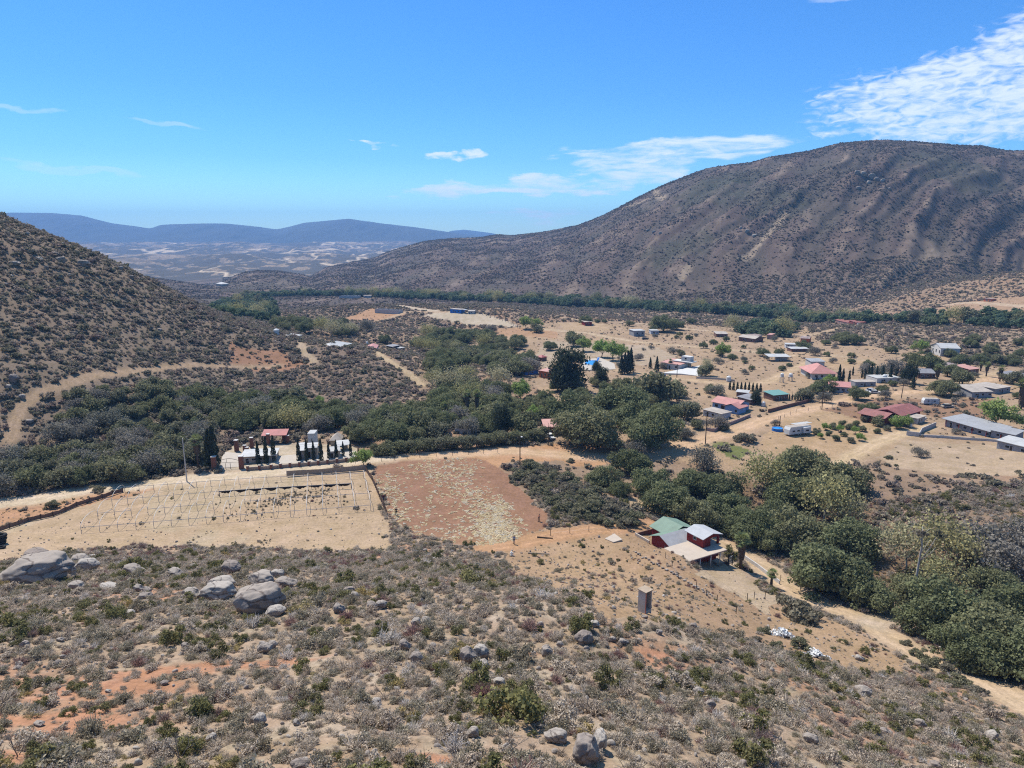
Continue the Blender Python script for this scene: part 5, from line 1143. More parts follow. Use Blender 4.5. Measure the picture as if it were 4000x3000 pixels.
house('white_shed', 'narrow white roofed shed at the back of the blue house yard', (2876,1549), (2920,1553), 3.5, 2.0, 'shed', 'white', 'brown_wall', .3, wins=1, door=False)
house('roadside_house', 'small brick red house with a pale pink roof under the oaks at the road', (2127,1704), (2182,1700), 7, 3.0, 'shed', 'salmon', 'red_wall', .8)
T = house('village_house', 'white house with a pink tiled roof edge and a white cube on top', (2580,1438), (2655,1446), 12, 3.0, 'shed', 'salmon', 'white_wall', .5)
T.walls(4, 5, 15, 11, 3.6, 4.0, M['white_wall'], base=0, name='parapet'); T.walls(8, 7, 13, 11, 4.0, 6.4, M['white_wall'], base=0, name='roof_room'); T.window('f', 10.5, 4.8, 1.2, 1.0, 7)
house('village_wing', 'pink walled wing with a salmon porch roof at the white house', (2656,1440), (2700,1437), 8, 2.9, 'shed', 'salmon', 'cream_wall', .4, wins=1)
def flat_thing(name, label, cat, pts, mat, th=.25, dz=.12, part=None):
    P = [at(*p) for p in pts]; c = sum(P, Vector()) / len(P); zz = max(p.z for p in P) + dz
    b = MB().slab([(p.x - c.x, p.y - c.y, 0) for p in P], th + (zz - min(p.z for p in P))); me = b.mesh(name, mat); o = link_mesh(name, me); o.location = (c.x, c.y, zz); o['label'] = label; o['category'] = cat; taken.append((c.x, c.y, 4)); return o
flat_thing('paved_court', 'bright white concrete court beside the white village house', 'court', [(2585,1462),(2700,1440),(2745,1432),(2760,1450),(2735,1470),(2660,1464)], M['white_wall'])
flat_thing('pool_deck', 'pale paving round the blue swimming pool', 'deck', [(2272,1438),(2285,1416),(2345,1408),(2400,1425),(2405,1442),(2345,1450),(2290,1448)], M['paving'])
def pool(name, label, pts, rim=True):
    P = [at(*p) for p in pts]; c = sum(P, Vector()) / len(P); T = Thing(name, label, 'swimming pool', (c.x, c.y, max(p.z for p in P) + .15))
    L = [(p.x - c.x, p.y - c.y) for p in P]
    T.part('water', MB().slab([(x * .93, y * .93, .05) for x, y in L], .3), M['pool_water']); b = MB(); n = len(L)
    for i in range(n):
        (x1, y1), (x2, y2) = L[i], L[(i + 1) % n]; q = .93; b.slab([(x1, y1, .12), (x2, y2, .12), (x2*q, y2*q, .12), (x1*q, y1*q, .12)], .4)
    T.part('rim', b, M['white_metal']); return T
pool('swimming_pool', 'bright blue swimming pool behind the tall blackish tree', [(2280,1432),(2290,1419),(2330,1417),(2340,1428),(2320,1436),(2300,1432)]).o.location.z = bpy.data.objects['pool_deck'].location.z + .06
def slide():
    a = at(2338, 1420); T = Thing('water_slide', 'blue and white water slide at the back of the swimming pool', 'slide', a)
    T.part('chute', MB().add([(-2.5,-4,.4),(-1.6,-4,.4),(.5,0,3.4),(-.5,0,3.4),(-2.5,-4,.25),(-1.6,-4,.25),(.5,0,3.2),(-.5,0,3.2)], [(0,1,2,3),(7,6,5,4),(0,4,5,1),(1,5,6,2),(2,6,7,3),(3,7,4,0)]), M['cobalt'])
    T.part('ladder', MB().box(-.4,.3,-.2,-.3,.4,3.6).box(.3,.3,-.2,.4,.4,3.6).box(-.3,.32,.8,.3,.38,.9).box(-.3,.32,1.6,.3,.38,1.7).box(-.3,.32,2.4,.3,.38,2.5), M['white_metal']); T.part('platform', MB().box(-.7,.0,3.2,.7,1.2,3.35), M['white_metal'])
slide()
house('orange_house', 'orange red house with a salmon porch roof left of the tall blackish tree', (2106,1474), (2148,1480), 7, 3.4, 'shed', 'salmon', 'orange_wall', .3, wins=1)
house('pool_bar', 'low blue walled hut beside the orange house', (2052,1466), (2102,1460), 3.5, 2.2, 'flat', 'dirty', 'cobalt', wins=1)
house('palapa', 'open red roofed shelter at the edge of the pale lot by the oak grove', (2096,1410), (2116,1412), 4, 2.6, 'hip', 'redroof', 'brown_wall', 1.2, wins=0)
house('garden_kiosk', 'little red hipped kiosk among the trees', (2412,1522), (2438,1522), 4, 2.3, 'hip', 'redroof', 'orange_wall', 1.2, wins=1)
house('long_shelter', 'low terracotta roofed shelter in front of the little kiosk', (2408,1536), (2470,1532), 3, 2.0, 'shed', 'redroof', 'brown_wall', .4, wins=1)
house('block_hut', 'pale grey block hut beside the dark green grove', (2537,1560), (2572,1556), 5, 2.6, 'flat', 'dirty', 'block_wall', over=.05, wins=1)
house('ruin', 'small unroofed grey block enclosure behind the trimmed trees', (1776,1692), (1838,1700), 5, 1.8, 'open', wall='block_wall', cat='ruin')
house('grey_box_house', 'grey cube house with a white flat roof across the dry field', (2476,1314), (2518,1314), 9, 4.2, 'flat', 'white', 'grey_wall', wins=2)
house('far_cottage', 'small pale cottage right of the grey cube house', (2543,1306), (2572,1307), 7, 3, 'flat', 'white', 'bluegrey_wall', wins=2)
house('red_shed', 'dark red shed with a pale roof at the far side of the dry field', (2284,1272), (2312,1272), 6, 3, 'shed', 'dirty', 'red_wall', .5, wins=1)
house('far_roof', 'long pale roofed shed behind the dry field', (2798,1316), (2842,1318), 9, 2.4, 'shed', 'dirty', 'brown_wall', .6)
house('ranch_building', 'dusty roofed ranch building with dark walls at the village back', (2885,1332), (2948,1338), 9, 3, 'gable', 'dirty', 'brown_wall', 1.2)
house('ranch_shed', 'small open sided shed beside the ranch building', (2915,1322), (2950,1325), 6, 2.6, 'shed', 'rust', 'block_wall', .5, wins=1)
house('salmon_house', 'far salmon walled house at the village back', (2996,1325), (3012,1326), 8, 3.2, 'flat', 'salmon', 'pink_wall', wins=1)
house('brown_cottage', 'brown cottage with a terracotta roof behind the oak cluster', (3126,1338), (3160,1340), 8, 3, 'gable', 'rust', 'orange_wall', 1, wins=1)
house('far_farmhouse', 'far red roofed farm house below the mountain', (3262,1263), (3312,1265), 10, 3, 'gable', 'darkred', 'pink_wall', 1.3, wins=2)
house('far_barn', 'far dark red barn beside the red roofed farm house', (3316,1266), (3345,1268), 7, 3, 'shed', 'darkred', 'red_wall', .5, wins=1)
T = house('white_gabled_house', 'two storey white gabled house standing in dark trees', (3634,1380), (3672,1392), 10, 5.0, 'gable', 'white', 'white_wall', 2.0, 'y', wins=3)
for x in (2.0, 3.4): T.window('f', x, 4.3, .8, 1.2, 0)
T.window('r', 8, 3, 1, 1, T.o.children[0].dimensions.x if False else 6.0) if False else None
house('white_shed', 'white roofed long shed at the edge of the pale village lot', (3004,1412), (3086,1412), 8, 2.6, 'canopy', 'white', 'block_wall', .3, cat='shed')
house('grey_shed', 'small grey roofed shed above the big pink roof', (3168,1432), (3220,1432), 7, 2.6, 'shed', 'greysheet', 'block_wall', .5, wins=1)
house('bright_roof_shed', 'narrow bright white roofed shed on the village slope', (3092,1374), (3158,1374), 6, 1.8, 'shed', 'white', 'brown_wall', .3, wins=1)
house('low_cabin', 'low pale cabin above the bright roofed shed', (3070,1360), (3108,1360), 6, 2.4, 'flat', 'white', 'bluegrey_wall', wins=1)
house('pink_hip_house', 'large house with a big pink hipped roof', (3170,1482), (3262,1480), 15, 3.0, 'hip', 'pink', 'white_wall', 3.4, over=1.0, wins=4)
house('pink_bungalow', 'long bungalow with pink sheet roof and grey blue walls', (3238,1532), (3318,1536), 11, 2.8, 'gable', 'pink', 'bluegrey_wall', 1.2, over=.5, wins=4)
house('green_roof_cabin', 'cabin with a teal roof behind the brown road wall', (3020,1566), (3078,1562), 6, 2.4, 'shed', 'grey', 'brown_wall', .5, wins=2)
bpy.data.objects['green_roof_cabin'].children[1].data.materials[0] = M['teal']
house('tank_house', 'white walled yard building beside the cypresses', (3425,1496), (3518,1494), 8, 2.2, 'flat', 'white', 'white_wall', over=.1, wins=3)
house('stone_store', 'long low grey store right of the pink bungalow', (3340,1512), (3420,1508), 5, 2.2, 'flat', 'dirty', 'grey_wall', over=.1, wins=2)
house('grey_roof_house', 'house with a weathered grey gable roof beside the dark oak', (3586,1478), (3652,1478), 10, 2.6, 'gable', 'grey', 'brown_wall', 1.2, wins=3)
house('patchwork_shed', 'shed with a rusty patchwork roof behind the village palms', (3690,1450), (3742,1446), 9, 2.6, 'shed', 'rust', 'brown_wall', .8)
house('pink_roof_shed', 'small pink roofed shed behind the village palms', (3785,1462), (3822,1460), 8, 2.6, 'shed', 'salmon', 'brown_wall', .8, wins=1)
house('dusty_shed', 'dusty roofed shed near the right picture edge', (3970,1490), (4015,1488), 8, 2.8, 'shed', 'grey', 'brown_wall', .6, wins=1)
T = house('pool_house', 'low grey house with a flat dusty roof beside a little pool', (3795,1556), (3872,1552), 14, 2.7, 'gable', 'dirty', 'grey_wall', .9, wins=3)
house('pool_house_wing', 'pale flat roofed wing right of the grey pool house', (3885,1540), (3945,1532), 10, 2.4, 'flat', 'dirty', 'grey_wall', wins=2)
pool('garden_pool', 'small light blue garden pool at the grey house', [(3765,1548),(3775,1535),(3800,1536),(3803,1549),(3785,1553)])
house('hill_hut', 'small brown hut alone on the bare eastern rise', (3842,1178), (3872,1178), 5, 2.6, 'flat', 'rust', 'orange_wall', wins=2)
house('unfinished_building', 'long unroofed grey block building on the orange lot', (1464,1222), (1556,1226), 7, 3.6, 'open', wall='block_wall', cat='building')
T = house('blue_cabin', 'bright blue cabin on the pale knoll', (1758,1222), (1800,1224), 6, 3.4, 'flat', 'dirty', 'cobalt', wins=2); T.part('canopy', MB().box(8, 1, 3.2, 16, 5, 3.35), M['galv']); [T.part('post', MB().box(x, 1.5, -1, x + .12, 1.65, 3.2), M['dark_wood']) for x in (9, 12, 15.5)]
house('knoll_shed', 'small pale shed right of the blue cabin', (1828,1226), (1852,1226), 5, 2.4, 'shed', 'dirty', 'block_wall', .4, wins=1)
house('white_hip_roof_house', 'low house with a white hipped roof behind the brushy spur', (1300,1356), (1372,1356), 11, 2.0, 'hip', 'white', 'cream_wall', 2.0, over=.6, wins=3)
house('white_flat_house', 'low white flat roofed building on the end of the left spur', (1100,1316), (1180,1322), 8, 1.8, 'shed', 'white', 'cream_wall', .6, wins=2)
house('pink_cottage', 'tiny white cottage with a pink roof at the head of the grove track', (1446,1364), (1478,1362), 6, 2.4, 'gable', 'pink', 'white_wall', 1, wins=2)
house('grove_shed', 'dark shed in the oak grove right of the tiny cottage', (1532,1362), (1560,1362), 5, 2.2, 'shed', 'grey', 'dark_void', .4, wins=0, door=False)
house('grove_hut', 'white roofed hut at the grove edge right of the dark shed', (1560,1368), (1580,1368), 4, 1.8, 'flat', 'white', 'cream_wall', wins=1)
house('far_white_roof', 'white roof among the far creek trees', (1222,1264), (1254,1264), 8, 2.2, 'shed', 'white', 'cream_wall', .5, wins=1)
house('river_ruins', 'pale ruined walls at the edge of the riverside wood', (1325,1165), (1395,1166), 14, 3.2, 'open', wall='block_wall', cat='ruin')
house('river_house', 'pale flat roofed house at the riverside wood', (1420,1163), (1448,1163), 10, 3, 'flat', 'dirty', 'block_wall', wins=2)
house('valley_end_house', 'tiny white house at the far end of the valley', (845,1118), (865,1119), 14, 5, 'hip', 'white', 'cream_wall', 3, wins=2)
# dark red farmhouse with three roofs
T = house('red_roof_farmhouse', 'long farmhouse under overlapping dark red roofs beside the orchard', (3515,1652), (3592,1630), 9, 2.8, 'gable', 'darkred', 'red_wall', 1.4, over=.9, wins=2)
T.gable(-9, 1, 1, 11, 2.6, 3.9, 'y', RF['darkred'], name='side_roof'); T.walls(-8, 2, -.5, 10, 0, 2.5, M['red_wall'], name='side_wall'); T.flat(-5, -3, 1.4, 1.5, 2.3, RF['salmon'], .12, .5, name='porch_roof')
for x in (-4.6, 1): T.part('post', MB().box(x, -2.8, -.6, x + .15, -2.65, 2.2), M['dark_wood'])
house('farm_shed', 'small pale shed at the right end of the dark red farmhouse', (3580,1658), (3612,1648), 4, 2.2, 'flat', 'dirty', 'block_wall', wins=1)
T = house('long_house', 'long low building with a ribbed grey roof and dark porch', (3690,1664), (3860,1706), 8, 2.6, 'shed', 'greysheet', 'grey_wall', .9, over=1.0, wins=6)
for i in range(6): T.part('porch_post', MB().box(1 + i * 5, -.9, -.6, 1.15 + i * 5, -.75, 2.65), M['red_wall'])
house('long_house_annex', 'grey annex at the right end of the long building', (3868,1708), (3960,1722), 6, 2.4, 'shed', 'greysheet', 'grey_wall', .6, wins=2)
T = house('white_roof_shed', 'white corrugated roof shed cut by the right picture edge', (3892,1752), (4080,1782), 6, 2.6, 'shed', 'white', 'grey_wall', .7, wins=3)

# ---- walls, fences
def wall_line(name, label, pts, h, mat, th=.2, cat='wall', pillar=0, pmat=None):
    P = [at(*p) for p in pts]; o = P[0]; T = Thing(name, label, cat, o); b = MB()
    for p, q in zip(P[:-1], P[1:]):
        d = Vector((q.x - p.x, q.y - p.y, 0)); L = d.length; n = Vector((-d.y, d.x, 0)) / max(L, .01) * th / 2; k = max(1, int(L / 4)); 
        for i in range(k):
            a_ = p.lerp(q, i / k); c_ = p.lerp(q, (i + 1) / k); za, zc = gz(a_.x, a_.y) - o.z, gz(c_.x, c_.y) - o.z
            V = []
            for w_, z_ in ((a_, za), (c_, zc)):
                for s_ in (-1, 1):
                    for hh in (-.4, h): V.append((w_.x - o.x + n.x * s_, w_.y - o.y + n.y * s_, z_ + hh))
            b.add(V, [(0,1,3,2),(4,6,7,5),(0,4,5,1),(2,3,7,6),(1,5,7,3),(0,2,6,4)])
            taken.append((a_.x, a_.y, .8))
        if pillar:
            m = max(1, round(L / pillar))
            for i in range(m + 1 if q is P[-1] else m):
                c = p.lerp(q, i / m); z_ = gz(c.x, c.y) - o.z; x, y = c.x - o.x, c.y - o.y; e = MB(); e.box(x-.28, y-.28, z_-.4, x+.28, y+.28, z_+h+.35); pt = T.part('pillar', e, pmat or mat)
                T.part('cap', MB().box(x-.34, y-.34, z_+h+.35, x+.34, y+.34, z_+h+.43), M['concrete'], pt)
    T.part('wall', b, mat); return T
def fence(name, label, pts, sp, h, mat='dark_wood', wires=3, net=None, r=.06, group='post and wire fences', sag=0):
    P = [at(*p) for p in pts]; o = P[0]; T = Thing(name, label, 'fence', o, group=group); tops = []
    for p, q in zip(P[:-1], P[1:]):
        L = (q - p).length; k = max(1, round(L / sp))
        for i in range(k + (q is P[-1])):
            c = p.lerp(q, i / k); z_ = gz(c.x, c.y) - o.z; x, y = c.x - o.x, c.y - o.y; lx, ly = rnd.uniform(-.08, .08), rnd.uniform(-.08, .08); hh = h * rnd.uniform(.9, 1.1)
            T.part('post', MB().tube([(x, y, z_ - .4), (x + lx, y + ly, z_ + hh)], r, 5), M[mat]); tops.append(Vector((x + lx, y + ly, z_ + hh)))
    W = MB()
    for f in [.35, .65, .92][:wires]:
        for a_, b_ in zip(tops[:-1], tops[1:]): W.tube([a_ - Vector((0,0,h*(1-f))), b_ - Vector((0,0,h*(1-f)))], .012, 3, False)
    if wires: T.part('wire', W, M['galv'])
    if net:
        N = MB()
        for a_, b_ in zip(tops[:-1], tops[1:]):
            n = 6; V = []
            for i in range(n + 1):
                t_ = i / n; c = a_.lerp(b_, t_); dr = sag * 4 * t_ * (1 - t_) * rnd.uniform(.5, 1.2); V += [c - Vector((0, .02, .08 + dr)), c - Vector((0, .02, h * .93))]
            N.add(V, [(2*i, 2*i+1, 2*i+3, 2*i+2) for i in range(n)])
        T.part('netting', N, M[net])
    return T
wall_line('stone_wall', 'low stone wall with brick pillars along the valley road', [(968,1838),(1060,1832),(1170,1822),(1280,1812),(1425,1796)], .95, M['stone'], .35, pillar=2.9, pmat=M['brick'])
wall_line('block_wall', 'mauve block wall curving below the light blue house', [(2760,1682),(2789,1688),(2833,1667),(2885,1647),(2931,1628)], 1.1, M['mauve_wall'])
wall_line('garden_wall', 'short pale wall left of the blue house corner', [(2664,1652),(2735,1676)], .9, M['concrete'])
wall_line('road_wall', 'dark brown wall with greenery beside the village road', [(3000,1612),(3060,1596),(3165,1570)], 1.3, M['brown_wall'])
wall_line('corner_wall', 'angled grey block wall on the pale lot', [(3540,1700),(3590,1706),(3600,1688),(3655,1665)], 1.5, M['block_wall'])
wall_line('low_wall', 'long low grey wall with railings before the long building', [(3592,1706),(3700,1712),(3850,1722),(4010,1740)], .8, M['block_wall'])
wall_line('creek_wall', 'low grey panel wall along the creek track by the palms', [(2905,2180),(2960,2218),(3045,2282)], .8, M['block_wall'])

wall_line('yard_wall', 'grey stone wall behind the white court', [(2720,1478),(2800,1482),(2870,1490)], .9, M['concrete'])
fence('wire_fence', 'wire fence on thin posts between the ploughed field and the road', [(1490,1802),(1640,1787),(1830,1776),(1945,1770)], 4.2, 1.4)
fence('netted_fence', 'dark netted fence between the hoop yard and the ploughed field', [(1428,1838),(1455,1880),(1484,1950),(1512,2012)], 1.6, 1.5, net='net_brown', wires=0, r=.08)
fence('sagging_fence', 'sagging brown netting fence at the left end of the yard', [(0,2078),(110,2038),(208,2018),(300,1978),(400,1948),(480,1922)], 2.8, 1.3, net='net_brown', wires=0, r=.08, sag=.25)
fence('slope_fence', 'old post fence descending the dry slope below the red house', [(2600,2180),(2650,2260),(2720,2300),(2800,2350),(2875,2398)], 4, 1.3, wires=2)
fence('yard_fence', 'thin post fence at the lower edge of the red house yard', [(2920,2345),(2945,2338),(2988,2342),(3032,2350)], 2.2, 1.3, wires=2)
fence('road_fence', 'wire fence above the reddish brush beside the village road', [(3040,1640),(3110,1612),(3250,1592),(3330,1580)], 6, 1.3, wires=2)
fence('creek_fence', 'post fence beside the creek track', [(3050,2268),(3125,2310),(3240,2360)], 5, 1.3, wires=2)
fence('knoll_fence', 'pale post fence running down the right of the knoll', [(1870,1226),(1930,1240),(1985,1262),(2030,1285)], 5, 1.6, mat='concrete', wires=2, r=.2)
fence('field_fence', 'old fence stub beside the orange field track', [(2150,2092),(2300,2076),(2375,2070),(2455,2062)], 6, 1.4, wires=1)

# ---- hoop yard
def hoops():
    N0, N1, F0, F1 = (Vector(P_z(*q)) for q in ((318,2082,0),(1448,1990,0),(486,1905,0),(1420,1870,0)))
    o = at(700, 2030); T = Thing('greenhouse_frame', 'bare white hoops and rails of an unfinished greenhouse', 'greenhouse frame', o); n = 17; H = 1.35
    def pt(i, t_, z): 
        p = N0.lerp(N1, i / n).lerp(F0.lerp(F1, i / n), t_); return Vector((p.x - o.x, p.y - o.y, gz(p.x, p.y) - o.z + z))
    TT = (0, .34, .67, 1)
    for j, t_ in enumerate(TT):
        for i in range(n + 1): T.part('post', MB().tube([pt(i, t_, -.3), pt(i, t_, H)], .055, 5), M['grey_metal'])
        segs = [(0, n)] if j in (0, 3) else ([(0, 2), (3, 7), (9, n)] if j == 1 else [(0, n - 1)])
        for a_, b_ in segs: T.part('rail', MB().tube([pt(i, t_, H) for i in range(a_, b_ + 1)], .05, 5), M['grey_metal'])
    for j in range(3):
        for i in range(n + 1):
            if rnd.random() < .06: continue
            pts = []
            for k in range(11):
                q = k / 10; c = pt(i, TT[j] + (TT[j+1] - TT[j]) * (.5 - .5 * math.cos(math.pi * q)), H + 1.5 * math.sin(math.pi * q)); pts.append(c)
            T.part('hoop', MB().tube(pts, .045, 5), M['white_metal'])
    a, b = 7, 16; V = MB()
    for i in range(a, b):
        m = 10; VV = []
        for k in range(m + 1):
            c = pt(i, .67, 0).lerp(pt(i + 1, .67, 0), k / m); s = math.sin(math.pi * k / m) * rnd.uniform(.6, 1.1); c.z += H + .04; VV += [c, c - Vector((0, .05, .12 + s * .7))]
        V.add(VV, [(2*k, 2*k+1, 2*k+3, 2*k+2) for k in range(m)])
    for e in (a, b):
        c = pt(e, .67, H); V.add([c + Vector((-.1,0,0)), c + Vector((.1,0,0)), c + Vector((.12,-.05,-1.3)), c + Vector((-.12,-.05,-1.3))], [(0,1,2,3)])
    T.part('black_netting', V, M['net_black'])
    for i in range(n + 1): 
        p = pt(i, 0, 0); taken.append((p.x + o.x, p.y + o.y, .5))
    fence('screen_fence', 'tan shade cloth screen between the hoops and the road', [(1120,1862),(1250,1852),(1340,1845),(1425,1838)], 3.5, 1.6, mat='grey_metal', net='net_tan', wires=0)
hoops()
# ---- walled yard by the road
def gate():
    a, w, ang = ground_frame((852,1834), (936,1828)); T = Thing('iron_gate', 'tall arched iron gate at the walled yard entrance', 'gate', a, ang, clear=0); H = 2.3; b = MB()
    pts = [(w * i / 12, 0, H + .7 * math.sin(math.pi * i / 12)) for i in range(13)]; b.tube(pts, .06, 5); b.tube([(0,0,1.9),(w,0,1.9)], .04, 4); b.tube([(w*.42,0,1.9),(w*.42,0,H+.65)], .05, 4); T.part('gate_frame', b, M['dark_void'])
    b = MB(); b.tube([(w*.36,0,.05),(w*.36,0,1.9)], .06, 4); b.tube([(w*.58,0,.05),(w*.58,0,1.9)], .06, 4); T.part('wicket', b, M['dark_void'])
    b = MB(); [b.tube([(w * i / 22, 0, .1), (w * i / 22, 0, 1.9)], .012, 3) for i in range(23)]; b.tube([(0,0,.1),(w,0,.1)], .03, 4); T.part('bars', b, M['galv'])
gate()
def pillar(px, py, hpx, label, wpx=13):
    a = at(px, py); k = px_m(a); h = hpx / k / .96; w = wpx / k / 2; T = Thing('brick_pillar', label, 'pillar', a, R(rnd.uniform(-8, 8)), 'tall brick pillars of the walled yard')
    T.part('shaft', MB().box(-w, -w, -.4, w, w, h), M['brick']); T.part('cap', MB().box(-w*1.15, -w*1.15, h, w*1.15, w*1.15, h + .14), M['white_wall'])
for q in [(838,1836,52,'brick pillar left of the arched iron gate',16),(944,1830,48,'brick pillar right of the arched iron gate',16),(925,1762,42,'leftmost tall brick pillar behind the yard driveway',13),(984,1748,38,'second tall brick pillar behind the yard driveway',12),(957,1766,26,'shorter front brick pillar between two tall ones',11),(966,1768,20,'low brick pillar with white cap by the driveway',11),(1049,1736,40,'brick pillar at the left end of the red roof',11),(1110,1725,38,'brick pillar at the right end of the red roof',11),(1125,1732,30,'short brick pillar right of the red roof',11)]: pillar(*q)
T = Thing('pavilion', 'open pavilion with a bright red sheet roof at the edge of the oaks', 'pavilion', at(1035,1735), R(6)); 
T.flat(-1, 0, 6.6, 4.2, 2.7, RF['redroof'], .12, .9)
for x, y in ((-.7,.3),(6.2,.3),(-.7,3.9),(6.2,3.9)): T.part('post', MB().box(x-.12,y-.12,-.5,x+.12,y+.12,2.6 + (.75 if y > 1 else 0)), M['dark_wood'])
T = house('white_canopy_building', 'low building with a long white roof behind the stone wall', (945,1812), (1076,1802), 6.5, 2.0, 'flat', 'white', 'cream_wall', over=.4, wins=5)
for q in [((1170,1796),(1196,1794),8,2.6,'tan walled room at the left of the white yard'),((1200,1790),(1240,1788),5,3.0,'white rendered room between the cypresses'),((1288,1792),(1330,1788),4.5,2.2,'small cream room with a white gable roof')]:
    house('yard_room', q[4], q[0], q[1], q[2], q[3], 'gable' if 'gable' in q[4] else 'flat', 'white', 'cream_wall', .7, over=.15, wins=1)
house('yard_hall', 'tall white rendered wall block behind the yard', (1205,1758), (1232,1757), 4, 5.0, 'flat', 'white', 'white_wall', over=.05, wins=1)
house('yard_shelter', 'white roofed lean to beyond the last cypresses', (1322,1766), (1366,1762), 4, 2.0, 'canopy', 'white', 'cream_wall', .3)
house('palapa', 'tan thatched round roof at the back of the white yard', (1292,1742), (1330,1742), 5, 1.8, 'hip', 'dirty', 'cream_wall', 1.6, wins=0, door=False)
flat_thing('paved_yard', 'pale concrete driveway behind the arched iron gate', 'driveway', [(858,1830),(932,1824),(945,1776),(880,1772),(868,1790)], M['paving'], .1, .03)
flat_thing('paved_yard', 'sunlit concrete yard between the cypresses', 'courtyard', [(1080,1812),(1180,1808),(1400,1786),(1390,1765),(1180,1775),(1080,1785)], M['paving'], .1, .03)
flat_thing('concrete_slab', 'pale concrete cistern slab on the slope left of the red house', 'slab', [(2362,2106),(2400,2092),(2431,2114),(2396,2121)], M['pale_slab'], .35, .15)

# ---- vehicles, tanks, poles
def wheel(T, x, y, r, par=None):
    b = MB(); n = 12
    V = [(x + r * math.cos(6.283*i/n), yy, r + r * math.sin(6.283*i/n)) for yy in (y - .1, y + .1) for i in range(n)]
    b.add(V, [tuple(range(n))[::-1], tuple(range(n, 2*n))] + [(i, (i+1) % n, n + (i+1) % n, n + i) for i in range(n)]); w = T.part('wheel', b, M['rubber']); r2 = r * .55
    b = MB(); V = [(x + r2 * math.cos(6.283*i/n), yy, r + r2 * math.sin(6.283*i/n)) for yy in (y - .11, y + .11) for i in range(n)]
    b.add(V, [tuple(range(n))[::-1], tuple(range(n, 2*n))] + [(i, (i+1) % n, n + (i+1) % n, n + i) for i in range(n)]); T.part('rim', b, M['galv'], w)
def car(px, py, rz, paint, label, kind='car'):
    a = at(px, py); T = Thing('parked_' + kind, label, kind, a, R(rz), clear=2.5); L, W = (4.6, 1.8)
    def prof(pts, w, inset=0):
        n = len(pts); V = [(x, -w/2 + inset*(z > .9), z) for x, z in pts] + [(x, w/2 - inset*(z > .9), z) for x, z in pts]
        return MB().add(V, [tuple(range(n)), tuple(range(2*n-1, n-1, -1))] + [(i, n+i, n+(i+1) % n, (i+1) % n) for i in range(n)])
    T.part('body', prof([(-2.3,.35),(2.3,.35),(2.32,.75),(1.2,.92),(-2.2,.95),(-2.32,.6)], W), M[paint])
    top = [(-2.0,.93),(1.1,.93),(.5,1.45),(-1.6,1.48)] if kind != 'pickup' else [(-.4,.93),(1.1,.93),(.6,1.5),(-.3,1.5)]
    T.part('cabin', prof(top, W, .12), M['dark_glass']); T.part('roof', prof([(x*.93, z + .01) for x, z in top[2:]] + [(top[3][0]*.93, top[3][1]+.05), (top[2][0]*.93, top[2][1]+.05)], W - .3), M[paint])
    for x in (-1.45, 1.4):
        for y in (-.82, .82): wheel(T, x, y, .33)
    for y in (-.6, .6): T.part('headlight', MB().box(2.29, y-.15, .6, 2.34, y+.15, .75), M['white_metal'])
car(3404,1530,8,'silver_paint','silver car parked behind the bungalow trees'); car(3418,1537,-6,'white_metal','white car parked nose on to the silver car'); car(3360,1269,10,'white_metal','tiny white car at the far red roofed farm')
car(2520,1326,20,'dark_paint','dark car parked in front of the grey cube house'); car(3702,1592,0,'tan_paint','tan sedan parked in the dry grass below the small caravan'); car(2582,1470,-10,'dark_paint','dark pickup parked in front of the white court','pickup'); car(2150,1712,-70,'white_metal','white van parked before the brick red roadside house','van')
def trailer(pl, pr, label, d, h, name, big):
    a, w, ang = ground_frame(pl, pr); T = Thing(name, label, 'caravan', a, ang, clear=0); c = Matrix.Rotation(ang, 3, 'Z') @ Vector((w/2, d/2, 0)); taken.append((a.x + c.x, a.y + c.y, w * .6)); e = .3
    V = [(0,y,z) for y in (0, d) for z in (.6, h-e)]; b = MB(); pr_ = [(0,.6),(w,.6),(w,h-e),(w-e,h),(e*1.5,h),(0,h-.9)]; n = 6
    b.add([(x,0,z) for x, z in pr_] + [(x,d,z) for x, z in pr_], [tuple(range(n)), tuple(range(2*n-1,n-1,-1))] + [(i, n+i, n+(i+1) % n, (i+1) % n) for i in range(n)]); T.part('body', b, M['white_metal'])
    T.part('roof', MB().box(e*1.6, .1, h, w-e, d-.1, h+.06), RF['dirty'])
    for f in ((.2,.42,.66,.85) if big else (.3,.7)): T.window('f', w*f, 1.4, w*.12, .6, 0, M['grey_metal'])
    T.door('f', w*.55, .7, 1.8, 0, M['galv'], .7)
    for x in (w*.42, w*.52): wheel(T, x, .1, .35); wheel(T, x, d-.1, .35)
    T.part('drawbar', MB().box(-1.3, d/2-.06, .5, 0, d/2+.06, .62), M['grey_metal'])
    if big:
        T.part('slide_out', MB().box(w*.6, -.7, .8, w*.93, -.003, h-.35), M['white_metal']); T.window('f', w*.76, 1.4, w*.16, .6, -.7, M['grey_metal']); T.flat(w*.55, d+.1, w+3, d+2.6, h-.1, RF['white'], .06, -.2, name='awning')
        for x in (w+2.7, w*.7): T.part('awning_post', MB().box(x, d+2.4, -.2, x+.06, d+2.46, h-.35), M['galv'])
trailer((3082,1706),(3166,1696),'big white travel trailer with awning on the orange lot',2.6,3.1,'travel_trailer',True)
trailer((3607,1582),(3668,1582),'small white caravan standing in dry brown grass',2.4,2.6,'small_caravan',False)
